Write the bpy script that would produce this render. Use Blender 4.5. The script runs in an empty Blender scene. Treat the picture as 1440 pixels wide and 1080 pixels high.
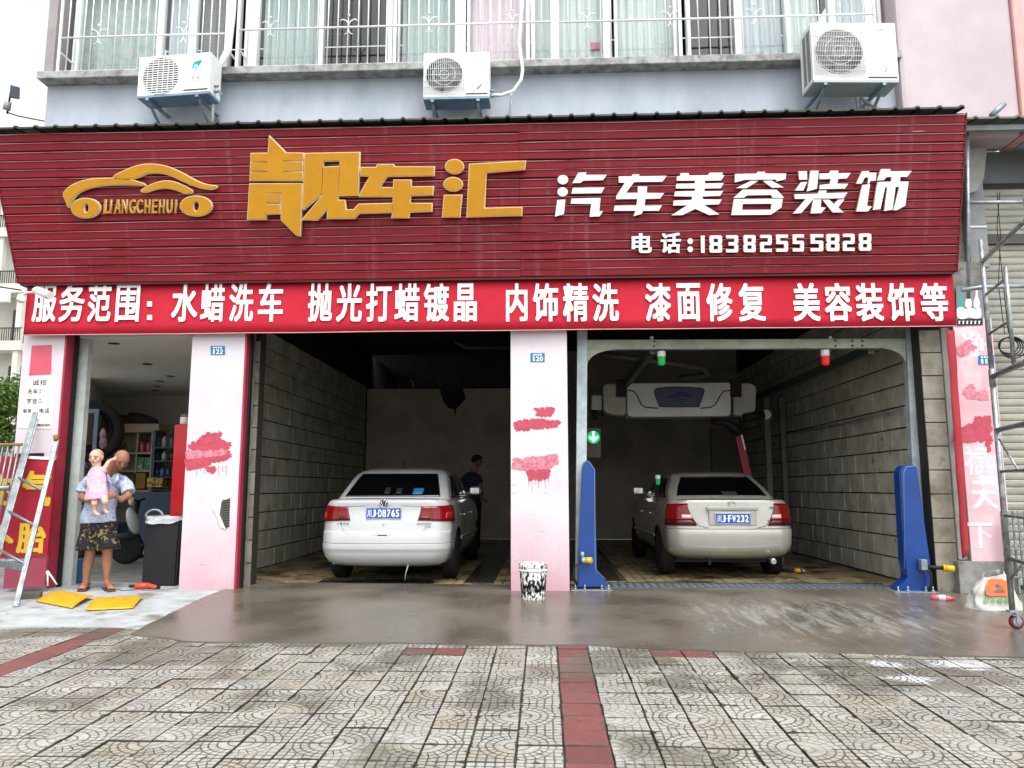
import bpy, bmesh, math, random
from mathutils import Vector, Matrix, Euler, noise
random.seed(7)
R = math.radians
SC = bpy.context.scene
COL = SC.collection

# ------------------------------------------------------------------ camera
cam_d = bpy.data.cameras.new('camera')
cam = bpy.data.objects.new('camera', cam_d)
COL.objects.link(cam)
SC.camera = cam
cam_d.sensor_width = 36.0
cam_d.lens = 27.0
cam_d.clip_start = 0.05
cam_d.clip_end = 600
PITCH, YAW, ROLL = R(7.7), R(2.43), R(-0.08)
cam.location = (0, 0, 1.2)
CR = Matrix.Rotation(YAW, 3, 'Z') @ Matrix.Rotation(math.pi/2+PITCH, 3, 'X') @ Matrix.Rotation(ROLL, 3, 'Z')
cam.rotation_euler = CR.to_euler()

# ------------------------------------------------------------------ light
world = bpy.data.worlds.new('World'); SC.world = world
world.use_nodes = True
wn = world.node_tree.nodes; wl = world.node_tree.links
for n in list(wn): wn.remove(n)
wo = wn.new('ShaderNodeOutputWorld'); bg = wn.new('ShaderNodeBackground')
sky = wn.new('ShaderNodeTexSky'); sky.sky_type = 'NISHITA'; sky.sun_disc = False
SUN_EL, SUN_AZ = R(62), R(158)          # high sun behind the camera, veiled by cloud
sky.sun_elevation = SUN_EL; sky.sun_rotation = SUN_AZ
sky.air_density = 1.0; sky.dust_density = 4.0; sky.ozone_density = 1.0
hs = wn.new('ShaderNodeHueSaturation'); hs.inputs['Saturation'].default_value = 0.14; hs.inputs['Value'].default_value = 1.55
wl.new(sky.outputs[0], hs.inputs['Color']); wl.new(hs.outputs[0], bg.inputs['Color'])
bg.inputs['Strength'].default_value = 0.15
wl.new(bg.outputs[0], wo.inputs['Surface'])
sun_d = bpy.data.lights.new('sun', 'SUN'); sun_d.energy = 0.6; sun_d.angle = R(28)
sun_d.color = (1, 0.97, 0.93)
sun = bpy.data.objects.new('sun', sun_d); COL.objects.link(sun)
sdir = Vector((math.sin(SUN_AZ)*math.cos(SUN_EL), math.cos(SUN_AZ)*math.cos(SUN_EL), math.sin(SUN_EL)))
sun.rotation_euler = sdir.to_track_quat('Z', 'Y').to_euler()
SC.view_settings.view_transform = 'Standard'
SC.view_settings.look = 'None'
SC.view_settings.exposure = 0.7
SC.view_settings.gamma = 1.0

# ------------------------------------------------------------------ measuring helpers
CL = Vector(cam.location)
def ray(px, py):
    return (CR @ Vector((px-720, 540-py, -1080))).normalized()
def P(px, py, Y):
    d = ray(px, py); return CL + d*((Y-CL.y)/d.y)
def G(px, py, z=0.0):
    d = ray(px, py); return CL + d*((z-CL.z)/d.z)
SLOPE = 0.024; YF = 9.2
def gz(y): return SLOPE*(y-YF) if y < YF else 0.0
def GP(px, py):
    z = 0.0
    for i in range(6):
        p = G(px, py, z); z = gz(p.y)
    return p
def on_plane(px, py, p0, n):
    d = ray(px, py); return CL + d*((Vector(p0)-CL).dot(n)/d.dot(n))

# ------------------------------------------------------------------ object helpers
def thing(name, label, cat, loc=(0, 0, 0), rotz=0, group=None):
    o = bpy.data.objects.new(name, None); COL.objects.link(o)
    o.empty_display_size = 0.2
    o.location = loc; o.rotation_euler = (0, 0, rotz)
    o['label'] = label; o['category'] = cat
    if group: o['group'] = group
    return o
def tag(o, label, cat, group=None):
    o['label'] = label; o['category'] = cat
    if group: o['group'] = group
    return o
def stuff(o): o['kind'] = 'stuff'; return o
def link(name, me, parent=None, loc=None, rot=None, scale=None):
    o = bpy.data.objects.new(name, me); COL.objects.link(o)
    if parent is not None: o.parent = parent
    if loc is not None: o.location = loc
    if rot is not None: o.rotation_euler = rot
    if scale is not None: o.scale = scale
    return o
def depth(o):
    k = 0
    while o.parent: o = o.parent; k += 1
    return k

class MB:
    """collects primitives, builds ONE mesh"""
    def __init__(s): s.bm = bmesh.new(); s.mi = 0
    def _set(s, geom):
        if s.mi:
            for f in geom:
                if isinstance(f, bmesh.types.BMFace): f.material_index = s.mi
        return s
    def box(s, c, d, bev=0.0, rot=None, mi=None):
        r = bmesh.ops.create_cube(s.bm, size=1.0)
        M = Matrix.Translation(Vector(c)) @ (rot.to_4x4() if rot is not None else Matrix.Identity(4)) @ Matrix.Diagonal((d[0], d[1], d[2], 1))
        bmesh.ops.transform(s.bm, matrix=M, verts=r['verts'])
        fs = list({f for v in r['verts'] for f in v.link_faces})
        m = s.mi if mi is None else mi
        for f in fs: f.material_index = m
        if bev > 0:
            es = list({e for v in r['verts'] for e in v.link_edges})
            rr = bmesh.ops.bevel(s.bm, geom=es, offset=min(bev, min(d)*0.45), segments=2, affect='EDGES', profile=0.6)
            for f in rr['faces']: f.material_index = m
        return s
    def bb(s, x0, x1, y0, y1, z0, z1, bev=0.0, mi=None):
        return s.box(((x0+x1)/2, (y0+y1)/2, (z0+z1)/2), (abs(x1-x0), abs(y1-y0), abs(z1-z0)), bev, mi=mi)
    def cyl(s, a, b, r, r2=None, n=12, caps=True, mi=None):
        a = Vector(a); b = Vector(b); d = b-a; L = d.length
        if L < 1e-6: return s
        q = bmesh.ops.create_cone(s.bm, cap_ends=caps, segments=n, radius1=r, radius2=(r if r2 is None else r2), depth=L)
        M = Matrix.Translation((a+b)/2) @ d.to_track_quat('Z', 'Y').to_matrix().to_4x4()
        bmesh.ops.transform(s.bm, matrix=M, verts=q['verts'])
        m = s.mi if mi is None else mi
        for f in {f for v in q['verts'] for f in v.link_faces}:
            f.material_index = m; f.smooth = len(f.verts) == 4
        return s
    def tube(s, pts, r, n=8, mi=None, closed=False):
        pts = [Vector(p) for p in pts]; m = s.mi if mi is None else mi
        rings = []; N = len(pts); up = Vector((0, 0, 1))
        prev = None
        for i, p in enumerate(pts):
            if closed: t = (pts[(i+1) % N]-pts[i-1]).normalized()
            else: t = (pts[min(i+1, N-1)]-pts[max(i-1, 0)]).normalized()
            if prev is None:
                a = t.orthogonal().normalized()
            else:
                a = (prev-t*prev.dot(t))
                a = a.normalized() if a.length > 1e-6 else t.orthogonal().normalized()
            prev = a; b = t.cross(a)
            rr = r[i] if isinstance(r, (list, tuple)) else r
            rings.append([s.bm.verts.new(p+a*math.cos(2*math.pi*k/n)*rr+b*math.sin(2*math.pi*k/n)*rr) for k in range(n)])
        rng = range(N if closed else N-1)
        for i in rng:
            A, B = rings[i], rings[(i+1) % N]
            for k in range(n):
                f = s.bm.faces.new((A[k], A[(k+1) % n], B[(k+1) % n], B[k])); f.smooth = True; f.material_index = m
        if not closed:
            f = s.bm.faces.new(rings[0][::-1]); f.material_index = m
            f = s.bm.faces.new(rings[-1]); f.material_index = m
        return s
    def lathe(s, prof, c=(0, 0, 0), n=20, mi=None, axis='Z'):
        c = Vector(c); m = s.mi if mi is None else mi; rings = []
        for (r, z) in prof:
            ring = []
            for k in range(n):
                a = 2*math.pi*k/n
                v = Vector((math.cos(a)*r, math.sin(a)*r, z))
                if axis == 'X': v = Vector((v.z, v.x, v.y))
                if axis == 'Y': v = Vector((v.x, v.z, v.y))
                ring.append(s.bm.verts.new(c+v))
            rings.append(ring)
        for i in range(len(rings)-1):
            for k in range(n):
                f = s.bm.faces.new((rings[i][k], rings[i][(k+1) % n], rings[i+1][(k+1) % n], rings[i+1][k])); f.smooth = True; f.material_index = m
        for ring in (rings[0][::-1], rings[-1]):
            try:
                f = s.bm.faces.new(ring); f.material_index = m
            except Exception: pass
        return s
    def sph(s, c, r, sc=(1, 1, 1), n=16, mi=None, rot=None):
        q = bmesh.ops.create_uvsphere(s.bm, u_segments=n, v_segments=max(6, n//2+2), radius=r)
        M = Matrix.Translation(Vector(c)) @ (rot.to_4x4() if rot is not None else Matrix.Identity(4)) @ Matrix.Diagonal((sc[0], sc[1], sc[2], 1))
        bmesh.ops.transform(s.bm, matrix=M, verts=q['verts'])
        m = s.mi if mi is None else mi
        for f in {f for v in q['verts'] for f in v.link_faces}: f.smooth = True; f.material_index = m
        return s
    def quad(s, pts, mi=None):
        f = s.bm.faces.new([s.bm.verts.new(Vector(p)) for p in pts]); f.material_index = s.mi if mi is None else mi
        return s
    def prism(s, pts, vec, mi=None):
        """closed prism: polygon pts extruded along vec"""
        m = s.mi if mi is None else mi; vec = Vector(vec)
        a = [s.bm.verts.new(Vector(p)) for p in pts]; b = [s.bm.verts.new(Vector(p)+vec) for p in pts]
        fs = [s.bm.faces.new(a), s.bm.faces.new(b[::-1])]
        n = len(a)
        for i in range(n): fs.append(s.bm.faces.new((a[i], b[i], b[(i+1) % n], a[(i+1) % n])))
        for f in fs: f.material_index = m
        return s
    def grid(s, fn, nu, nv, mi=None, smooth=True):
        m = s.mi if mi is None else mi
        V = [[s.bm.verts.new(Vector(fn(i/nu, j/nv))) for j in range(nv+1)] for i in range(nu+1)]
        for i in range(nu):
            for j in range(nv):
                f = s.bm.faces.new((V[i][j], V[i+1][j], V[i+1][j+1], V[i][j+1])); f.smooth = smooth; f.material_index = m
        return s
    def mesh(s, name, mats):
        bmesh.ops.recalc_face_normals(s.bm, faces=s.bm.faces[:])
        me = bpy.data.meshes.new(name); s.bm.to_mesh(me); s.bm.free()
        for m in (mats if isinstance(mats, (list, tuple)) else [mats]): me.materials.append(m)
        return me
    def build(s, name, mats, parent=None, loc=None, rot=None):
        return link(name, s.mesh(name, mats), parent, loc, rot)

def curve_mesh(cu, name):
    ob = bpy.data.objects.new('tmp', cu); COL.objects.link(ob)
    dg = bpy.context.evaluated_depsgraph_get()
    me = bpy.data.meshes.new_from_object(ob.evaluated_get(dg))
    me.name = name
    bpy.data.objects.remove(ob); bpy.data.curves.remove(cu)
    return me
def fit_mesh(me, x0, x1, y0, y1, z0=None, z1=None):
    xs = [v.co.x for v in me.vertices]; ys = [v.co.y for v in me.vertices]; zs = [v.co.z for v in me.vertices]
    ax, bx, ay, by = min(xs), max(xs), min(ys), max(ys)
    for v in me.vertices:
        v.co.x = x0+(v.co.x-ax)/max(bx-ax, 1e-9)*(x1-x0)
        v.co.y = y0+(v.co.y-ay)/max(by-ay, 1e-9)*(y1-y0)
def text_mesh(s, off=0.0, ext=0.0, shear=0.0, bevel=0.0):
    cu = bpy.data.curves.new('t', 'FONT'); cu.body = s
    cu.offset = off; cu.extrude = ext; cu.shear = shear; cu.resolution_u = 3; cu.bevel_depth = bevel
    cu.fill_mode = 'BOTH' if ext > 0 else 'FRONT'
    return curve_mesh(cu, 'glyphs')
def embolden(me, off, dz):
    """thicker strokes: shifted copies of the glyph, each a hair above the last"""
    b = bmesh.new()
    sh = [(a*off*1.25, c*off*0.75) for a in (-1, -0.34, 0.34, 1) for c in (-1, 1)]
    for i, (dx, dy) in enumerate(sh):
        t_ = me.copy(); t_.transform(Matrix.Translation((dx, dy, dz*i)) @ Matrix.Diagonal((1, 1, 1+0.012*i if dz == 0 else 1, 1)))
        b.from_mesh(t_); bpy.data.meshes.remove(t_)
    b.to_mesh(me); b.free(); return me
def poly_mesh(loops, ext=0.0, bevel=0.0):
    cu = bpy.data.curves.new('p', 'CURVE'); cu.dimensions = '2D'; cu.extrude = ext; cu.bevel_depth = bevel
    cu.fill_mode = 'BOTH' if ext > 0 else 'FRONT'
    for lp in loops:
        sp = cu.splines.new('POLY'); sp.points.add(len(lp)-1)
        for p, q in zip(sp.points, lp): p.co = (q[0], q[1], 0, 1)
        sp.use_cyclic_u = True
    return curve_mesh(cu, 'outline')
class Frame:
    """a flat frame in the world: origin o, unit vectors u (right) v (up), n = towards viewer"""
    def __init__(s, o, u, v):
        s.o = Vector(o); s.u = Vector(u).normalized(); s.v = Vector(v).normalized(); s.n = s.u.cross(s.v).normalized()
        s.M = Matrix((s.u, s.v, s.n)).transposed().to_4x4(); s.M.translation = s.o
    def uv(s, px, py):
        p = on_plane(px, py, s.o, s.n)-s.o
        return (p.dot(s.u), p.dot(s.v))
    def pt(s, a, b, c=0.0): return s.o+s.u*a+s.v*b+s.n*c
    def put(s, me, name, mats, parent=None, lift=0.0):
        M = Matrix.Translation(s.n*lift) @ s.M
        me.transform(M)
        me.materials.clear()
        for m in (mats if isinstance(mats, (list, tuple)) else [mats]): me.materials.append(m)
        me.name = name
        return link(name, me, parent)
    def glyph(s, ch, x0, y0, x1, y1, name, mats, parent=None, off=0.02, ext=0.0, shear=0.0, lift=0.003, side=None):
        """character ch fitted to the pixel rectangle; ext = metres of thickness"""
        me = text_mesh(ch, 0.0, 0.5 if ext else 0.0, shear)
        if off: me = embolden(me, off, 0.0 if ext else 0.0004)
        a = s.uv((x0+x1)/2-(x1-x0)/2, (y0+y1)/2); b = s.uv((x0+x1)/2+(x1-x0)/2, (y0+y1)/2)
        c = s.uv((x0+x1)/2, y1); d = s.uv((x0+x1)/2, y0)
        fit_mesh(me, a[0], b[0], c[1], d[1])
        if ext:
            for v in me.vertices: v.co.z = v.co.z*ext+ext/2
        o = s.put(me, name, mats, parent, lift)
        if side and ext:
            for p in o.data.polygons:
                if abs(p.normal.dot(s.n)) < 0.5: p.material_index = 1
        return o
    def poly(s, loops, name, mats, parent=None, ext=0.0, lift=0.003, side=None):
        L = [[s.uv(*q) for q in lp] for lp in loops]
        me = poly_mesh(L, ext/2)
        for v in me.vertices: v.co.z += ext/2
        o = s.put(me, name, mats, parent, lift)
        if side and ext:
            for p in o.data.polygons:
                if abs(p.normal.dot(s.n)) < 0.5: p.material_index = 1
        return o

def loft(mb_, pts, rad, n=16, xdir=Vector((1, 0, 0))):
    """closed tube with elliptical sections, rx along xdir"""
    pts = [Vector(p) for p in pts]; rings = []
    for i, p in enumerate(pts):
        t = (pts[min(i+1, len(pts)-1)]-pts[max(i-1, 0)]).normalized()
        a = (xdir-t*xdir.dot(t)).normalized(); b = t.cross(a); r = rad[i]; rx, ry = r if isinstance(r, tuple) else (r, r)
        rings.append([mb_.bm.verts.new(p+a*math.cos(2*math.pi*k/n)*rx+b*math.sin(2*math.pi*k/n)*ry) for k in range(n)])
    for A, B in zip(rings, rings[1:]):
        for k in range(n): mb_.bm.faces.new((A[k], A[(k+1) % n], B[(k+1) % n], B[k]))
    mb_.bm.faces.new(rings[0][::-1]); mb_.bm.faces.new(rings[-1])
    for p, r in ((pts[0], rad[0]), (pts[-1], rad[-1])):
        if not isinstance(r, tuple): mb_.sph(p, r, n=12)
def fuse(mb_, name, m, voxel=0.008, it=4):
    """melt overlapping forms into one continuous skin"""
    o = mb_.build(name, m)
    md = o.modifiers.new('r', 'REMESH'); md.mode = 'VOXEL'; md.voxel_size = voxel; md.use_smooth_shade = True
    if it:
        sm = o.modifiers.new('s', 'SMOOTH'); sm.factor = 0.6; sm.iterations = it
    bpy.context.view_layer.update(); apply_mods(o)
    for p in o.data.polygons: p.use_smooth = True
    if not o.data.materials: o.data.materials.append(m)
    return o
def set_smooth(o, angle=35):
    me = o.data
    for p in me.polygons: p.use_smooth = True
    try: me.set_sharp_from_angle(angle=R(angle))
    except Exception: pass
    return o
def apply_mods(o):
    dg = bpy.context.evaluated_depsgraph_get()
    me = bpy.data.meshes.new_from_object(o.evaluated_get(dg))
    old = o.data; o.modifiers.clear(); o.data = me
    return o

# ------------------------------------------------------------------ materials
def srgb(h):
    if isinstance(h, str):
        h = h.lstrip('#'); c = [int(h[i:i+2], 16)/255 for i in (0, 2, 4)]
        return tuple(((x/12.92) if x <= 0.04045 else ((x+0.055)/1.055)**2.4) for x in c)
    return tuple(h[:3])
MATS = {}
def mat(name, col, rough=0.6, metal=0.0, col2=None, nscale=4.0, nmix=0.5, bump=0.0, bscale=60.0, stretch=(1, 1, 1), spec=0.5,
        trans=0.0, ior=1.45, emis=None, estr=0.0, rvar=0.12, contrast=(0.4, 0.62), coat=0.0, space='pos', alpha=None, col3=None, c3s=25.0, c3t=(0.6, 0.7), c3st=None):
    if name in MATS: return MATS[name]
    m = bpy.data.materials.new(name); m.use_nodes = True; MATS[name] = m
    nt = m.node_tree; N = nt.nodes; L = nt.links
    b = N['Principled BSDF']
    c = srgb(col)
    b.inputs['Base Color'].default_value = (*c, 1); b.inputs['Roughness'].default_value = rough
    b.inputs['Metallic'].default_value = metal; b.inputs['Specular IOR Level'].default_value = spec
    b.inputs['IOR'].default_value = ior; b.inputs['Transmission Weight'].default_value = trans
    b.inputs['Coat Weight'].default_value = coat; b.inputs['Coat Roughness'].default_value = 0.05
    if emis is not None:
        b.inputs['Emission Color'].default_value = (*srgb(emis), 1); b.inputs['Emission Strength'].default_value = estr
    if alpha is not None: b.inputs['Alpha'].default_value = alpha
    if col2 is None and bump == 0: return m
    if space == 'pos': g = N.new('ShaderNodeNewGeometry'); vec = g.outputs['Position']
    else: g = N.new('ShaderNodeTexCoord'); vec = g.outputs['Object']
    mp = N.new('ShaderNodeMapping'); mp.inputs['Scale'].default_value = stretch
    L.new(vec, mp.inputs['Vector'])
    if col2 is not None:
        n1 = N.new('ShaderNodeTexNoise'); n1.inputs['Scale'].default_value = nscale; n1.inputs['Detail'].default_value = 8
        n1.inputs['Roughness'].default_value = 0.65
        L.new(mp.outputs[0], n1.inputs['Vector'])
        cr = N.new('ShaderNodeMapRange'); cr.inputs['From Min'].default_value = contrast[0]; cr.inputs['From Max'].default_value = contrast[1]
        cr.inputs['To Max'].default_value = nmix
        L.new(n1.outputs['Fac'], cr.inputs['Value'])
        mx = N.new('ShaderNodeMix'); mx.data_type = 'RGBA'
        mx.inputs['A'].default_value = (*c, 1); mx.inputs['B'].default_value = (*srgb(col2), 1)
        L.new(cr.outputs[0], mx.inputs['Factor'])
        out = mx.outputs['Result']
        if col3 is not None:
            n3 = N.new('ShaderNodeTexNoise'); n3.inputs['Scale'].default_value = c3s; n3.inputs['Detail'].default_value = 6
            if c3st:
                mp3 = N.new('ShaderNodeMapping'); mp3.inputs['Scale'].default_value = c3st; L.new(vec, mp3.inputs['Vector']); L.new(mp3.outputs[0], n3.inputs['Vector'])
            else: L.new(vec, n3.inputs['Vector'])
            r3 = N.new('ShaderNodeMapRange'); r3.inputs['From Min'].default_value = c3t[0]; r3.inputs['From Max'].default_value = c3t[1]
            L.new(n3.outputs['Fac'], r3.inputs['Value'])
            m3 = N.new('ShaderNodeMix'); m3.data_type = 'RGBA'; m3.inputs['B'].default_value = (*srgb(col3), 1)
            L.new(r3.outputs[0], m3.inputs['Factor']); L.new(out, m3.inputs['A']); out = m3.outputs['Result']
        L.new(out, b.inputs['Base Color'])
        rr = N.new('ShaderNodeMapRange'); rr.inputs['To Min'].default_value = max(0.02, rough-rvar); rr.inputs['To Max'].default_value = min(1, rough+rvar)
        L.new(n1.outputs['Fac'], rr.inputs['Value']); L.new(rr.outputs[0], b.inputs['Roughness'])
    if bump > 0:
        n2 = N.new('ShaderNodeTexNoise'); n2.inputs['Scale'].default_value = bscale; n2.inputs['Detail'].default_value = 6
        L.new(mp.outputs[0], n2.inputs['Vector'])
        bp = N.new('ShaderNodeBump'); bp.inputs['Strength'].default_value = bump; bp.inputs['Distance'].default_value = 0.01
        L.new(n2.outputs['Fac'], bp.inputs['Height']); L.new(bp.outputs[0], b.inputs['Normal'])
    return m

def pane_material():
    m = bpy.data.materials.new('clear_pane'); m.use_nodes = True; nt = m.node_tree; N = nt.nodes; L = nt.links; N.remove(N['Principled BSDF'])
    tr = N.new('ShaderNodeBsdfTransparent'); tr.inputs[0].default_value = (0.93, 0.96, 0.95, 1)
    gl = N.new('ShaderNodeBsdfGlossy'); gl.inputs['Roughness'].default_value = 0.02
    lw_ = N.new('ShaderNodeLayerWeight'); pw = N.new('ShaderNodeMath'); pw.operation = 'POWER'; pw.inputs[1].default_value = 4; L.new(lw_.outputs['Facing'], pw.inputs[0])
    fr = N.new('ShaderNodeMath'); fr.operation = 'MULTIPLY_ADD'; fr.inputs[1].default_value = 0.6; fr.inputs[2].default_value = 0.05; L.new(pw.outputs[0], fr.inputs[0]); mx = N.new('ShaderNodeMixShader')
    L.new(fr.outputs[0], mx.inputs[0]); L.new(tr.outputs[0], mx.inputs[1]); L.new(gl.outputs[0], mx.inputs[2]); L.new(mx.outputs[0], N['Material Output'].inputs[0]); return m
# ------------------------------------------------------------------ shared materials
M_pink = mat('pale_pink_paint', '#ecdde0', 0.55, col2='#e3bcc4', nscale=2.2, nmix=0.7, bump=0.15, bscale=35)
M_crimson = mat('crimson_paint', '#a83348', 0.5, col2='#8c2438', nscale=5, bump=0.1)
M_bluegrey = mat('blue_grey_render', '#b4bcc6', 0.8, col2='#9aa3ad', nscale=1.6, nmix=0.6, bump=0.2, bscale=50, col3='#8c949c', c3s=1.1, c3t=(0.62, 0.78), stretch=(1, 1, 0.35))
M_concrete = mat('grey_concrete', '#8d8d88', 0.85, col2='#62625c', nscale=3.5, nmix=0.9, bump=0.35, bscale=40, col3='#4c4a44', c3s=6, c3t=(0.6, 0.75))
M_sill = mat('weathered_sill', '#a5a6a3', 0.85, col2='#6c6d6a', nscale=7, nmix=0.9, bump=0.3, bscale=60)
M_dark = mat('dark_paint', '#141414', 0.6)
M_black = mat('black_rubber', '#0e0e0f', 0.65, col2='#1c1c1d', nscale=12)
M_galv = mat('galvanised_steel', '#9aa5ab', 0.45, metal=0.55, col2='#6d777d', nscale=9, nmix=0.7, bump=0.05)
M_steel = mat('scaffold_steel', '#a3a9aa', 0.42, metal=0.7, col2='#5d5a55', nscale=14, nmix=0.7, bump=0.1)
M_alu = mat('ladder_aluminium', '#878f91', 0.45, metal=0.6, col2='#555c5e', nscale=12, nmix=0.6)
M_white = mat('white_plastic', '#e6e8e6', 0.35, col2='#cfd2cf', nscale=3, nmix=0.5)
M_whitepaint = mat('white_enamel', '#e9ebea', 0.4, col2='#c6c8c5', nscale=8, nmix=0.5)
M_upvc = mat('window_frame_white', '#e2e6e6', 0.35, col2='#c4cac9', nscale=5, nmix=0.4)
M_glass = pane_material()
M_red = mat('sign_red_metal', '#7c0e19', 0.38, col2='#721a25', nscale=0.9, nmix=0.75, col3='#86404a', c3s=3.0, c3t=(0.58, 0.82), c3st=(3.5, 0.4, 0.3), spec=0.22, stretch=(1, 1, 2))
M_banner = mat('banner_red_cloth', '#bb2839', 0.75, spec=0.2, col2='#b02032', nscale=1.2, nmix=0.6, bump=0.35, bscale=4)
M_whiteface = mat('white_letter_face', '#fafbfa', 0.35, col2='#f0f3f0', nscale=8, nmix=0.4)
M_gold = mat('gold_letter_face', '#c98f10', 0.38, col2='#bd7f0c', nscale=4, nmix=0.6)
M_cream = mat('cream_letter_side', '#e9dcb8', 0.4, col2='#c8b48a', nscale=12, nmix=0.5)
M_greysteel = mat('grey_sheet', '#5b5d58', 0.5, metal=0.3, col2='#3a3c38', nscale=9)
M_mortar = mat('dirty_joint', '#262420', 0.9, col2='#35332b', nscale=20, bump=0.4)
M_block = mat('white_painted_block', '#c6c2b5', 0.6, col2='#9d9786', nscale=2.6, nmix=0.8, bump=0.2, bscale=45, col3='#6d6a58', c3s=5, c3t=(0.63, 0.74))
M_plaster = mat('bay_plaster', '#b9b0a4', 0.8, col2='#978e82', nscale=1.2, nmix=0.7, bump=0.15)
M_blockfloor = mat('beige_floor_block', '#9a8a66', 0.4, col2='#6f6146', nscale=9, nmix=0.8, bump=0.3, bscale=70, col3='#3a3327', c3s=2.2, c3t=(0.48, 0.62))

def expr(nt):
    """tiny helper that writes maths as nodes"""
    N = nt.nodes; L = nt.links
    def f(op, a, b=None, c=None, clamp=False):
        n = N.new('ShaderNodeMath'); n.operation = op; n.use_clamp = clamp
        for i, v in enumerate((a, b, c)):
            if v is None: continue
            if isinstance(v, (int, float)): n.inputs[i].default_value = v
            else: L.new(v, n.inputs[i])
        return n.outputs[0]
    return f

def paver_material(name, base, alt, groove, fan=True):
    m = bpy.data.materials.new(name); m.use_nodes = True; nt = m.node_tree; N = nt.nodes; L = nt.links
    b = N['Principled BSDF']; f = expr(nt)
    uv = N.new('ShaderNodeTexCoord'); geo = N.new('ShaderNodeNewGeometry'); oi = N.new('ShaderNodeObjectInfo')
    # slight wobble so that the cast lines are not ruler straight
    wob = N.new('ShaderNodeTexNoise'); wob.inputs['Scale'].default_value = 9; L.new(geo.outputs['Position'], wob.inputs['Vector'])
    sw = N.new('ShaderNodeSeparateColor'); L.new(wob.outputs['Color'], sw.inputs[0])
    sp = N.new('ShaderNodeSeparateXYZ'); L.new(uv.outputs['UV'], sp.inputs[0])
    u = f('ADD', sp.outputs[0], f('MULTIPLY', f('SUBTRACT', sw.outputs[0], 0.5), 0.05))
    v = f('ADD', sp.outputs[1], f('MULTIPLY', f('SUBTRACT', sw.outputs[1], 0.5), 0.05))
    def near(x, c, w):   # 1 on a line
        return f('SUBTRACT', 1.0, f('DIVIDE', f('ABSOLUTE', f('SUBTRACT', x, c)), w), clamp=True)
    gr = None
    def add(x):
        nonlocal gr
        gr = x if gr is None else f('MAXIMUM', gr, x)
    w = 0.036
    if fan:
        r = f('SQRT', f('ADD', f('MULTIPLY', u, u), f('MULTIPLY', v, v)))
        th = f('MULTIPLY', f('ARCTAN2', v, u), 12/math.pi*1.0)
        inside = f('LESS_THAN', r, 0.86)
        for rr in (0.27, 0.5, 0.68, 0.85): add(near(r, rr, w))
        tick = f('LESS_THAN', f('ABSOLUTE', f('SUBTRACT', f('FRACT', f('ADD', th, 0.5)), 0.5)), f('DIVIDE', 0.055, r))
        zone = f('MULTIPLY', f('GREATER_THAN', r, 0.5), inside)
        add(f('MULTIPLY', tick, zone))
        outside = f('SUBTRACT', 1.0, inside)
        for c in (0.2, 0.4, 0.6, 0.8):
            add(f('MULTIPLY', near(u, c, w), outside)); add(f('MULTIPLY', near(v, c, w), outside))
    # worn away in patches
    wn_ = N.new('ShaderNodeTexNoise'); wn_.inputs['Scale'].default_value = 3.1; wn_.inputs['Detail'].default_value = 5
    L.new(geo.outputs['Position'], wn_.inputs['Vector'])
    wear = N.new('ShaderNodeMapRange'); wear.inputs['From Min'].default_value = 0.33; wear.inputs['From Max'].default_value = 0.5
    wear.inputs['To Min'].default_value = 0.5
    L.new(wn_.outputs['Fac'], wear.inputs['Value'])
    rnd = N.new('ShaderNodeMath'); rnd.operation = 'FRACT'
    L.new(f('ADD', oi.outputs['Random'], geo.outputs['Random Per Island']), rnd.inputs[0])
    cr = N.new('ShaderNodeValToRGB'); e = cr.color_ramp.elements
    cols = base
    e[0].position = 0; e[0].color = (*srgb(cols[0]), 1); e[1].position = 1; e[1].color = (*srgb(cols[-1]), 1)
    for i, c in enumerate(cols[1:-1]):
        q = e.new((i+1)/(len(cols)-1)); q.color = (*srgb(c), 1)
    L.new(rnd.outputs[0], cr.inputs[0])
    n1 = N.new('ShaderNodeTexNoise'); n1.inputs['Scale'].default_value = 22; n1.inputs['Detail'].default_value = 8; n1.inputs['Roughness'].default_value = 0.7
    L.new(geo.outputs['Position'], n1.inputs['Vector'])
    mr = N.new('ShaderNodeMapRange'); mr.inputs['From Min'].default_value = 0.38; mr.inputs['From Max'].default_value = 0.68; mr.inputs['To Max'].default_value = 0.6
    L.new(n1.outputs['Fac'], mr.inputs['Value'])
    mx = N.new('ShaderNodeMix'); mx.data_type = 'RGBA'; mx.inputs['B'].default_value = (*srgb(alt), 1)
    L.new(mr.outputs[0], mx.inputs['Factor']); L.new(cr.outputs[0], mx.inputs['A'])
    # damp stains
    n4 = N.new('ShaderNodeTexNoise'); n4.inputs['Scale'].default_value = 1.35; n4.inputs['Detail'].default_value = 7; n4.inputs['Roughness'].default_value = 0.62
    L.new(geo.outputs['Position'], n4.inputs['Vector'])
    px = N.new('ShaderNodeSeparateXYZ'); L.new(geo.outputs['Position'], px.inputs[0])
    # nearer the wet apron the paving is dirtier
    ny = N.new('ShaderNodeMapRange'); ny.inputs['From Min'].default_value = 5.4; ny.inputs['From Max'].default_value = 6.9; ny.inputs['To Max'].default_value = 0.11
    L.new(px.outputs[1], ny.inputs['Value'])
    st = N.new('ShaderNodeMapRange'); st.inputs['From Min'].default_value = 0.53; st.inputs['From Max'].default_value = 0.62; st.inputs['To Max'].default_value = 0.62
    n5 = N.new('ShaderNodeTexNoise'); n5.inputs['Scale'].default_value = 6.5; n5.inputs['Detail'].default_value = 8; n5.inputs['Roughness'].default_value = 0.7
    L.new(geo.outputs['Position'], n5.inputs['Vector'])
    tot = f('ADD', n4.outputs['Fac'], ny.outputs[0])
    zones = None                       # spots where the run-off from the bays has soaked in
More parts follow.
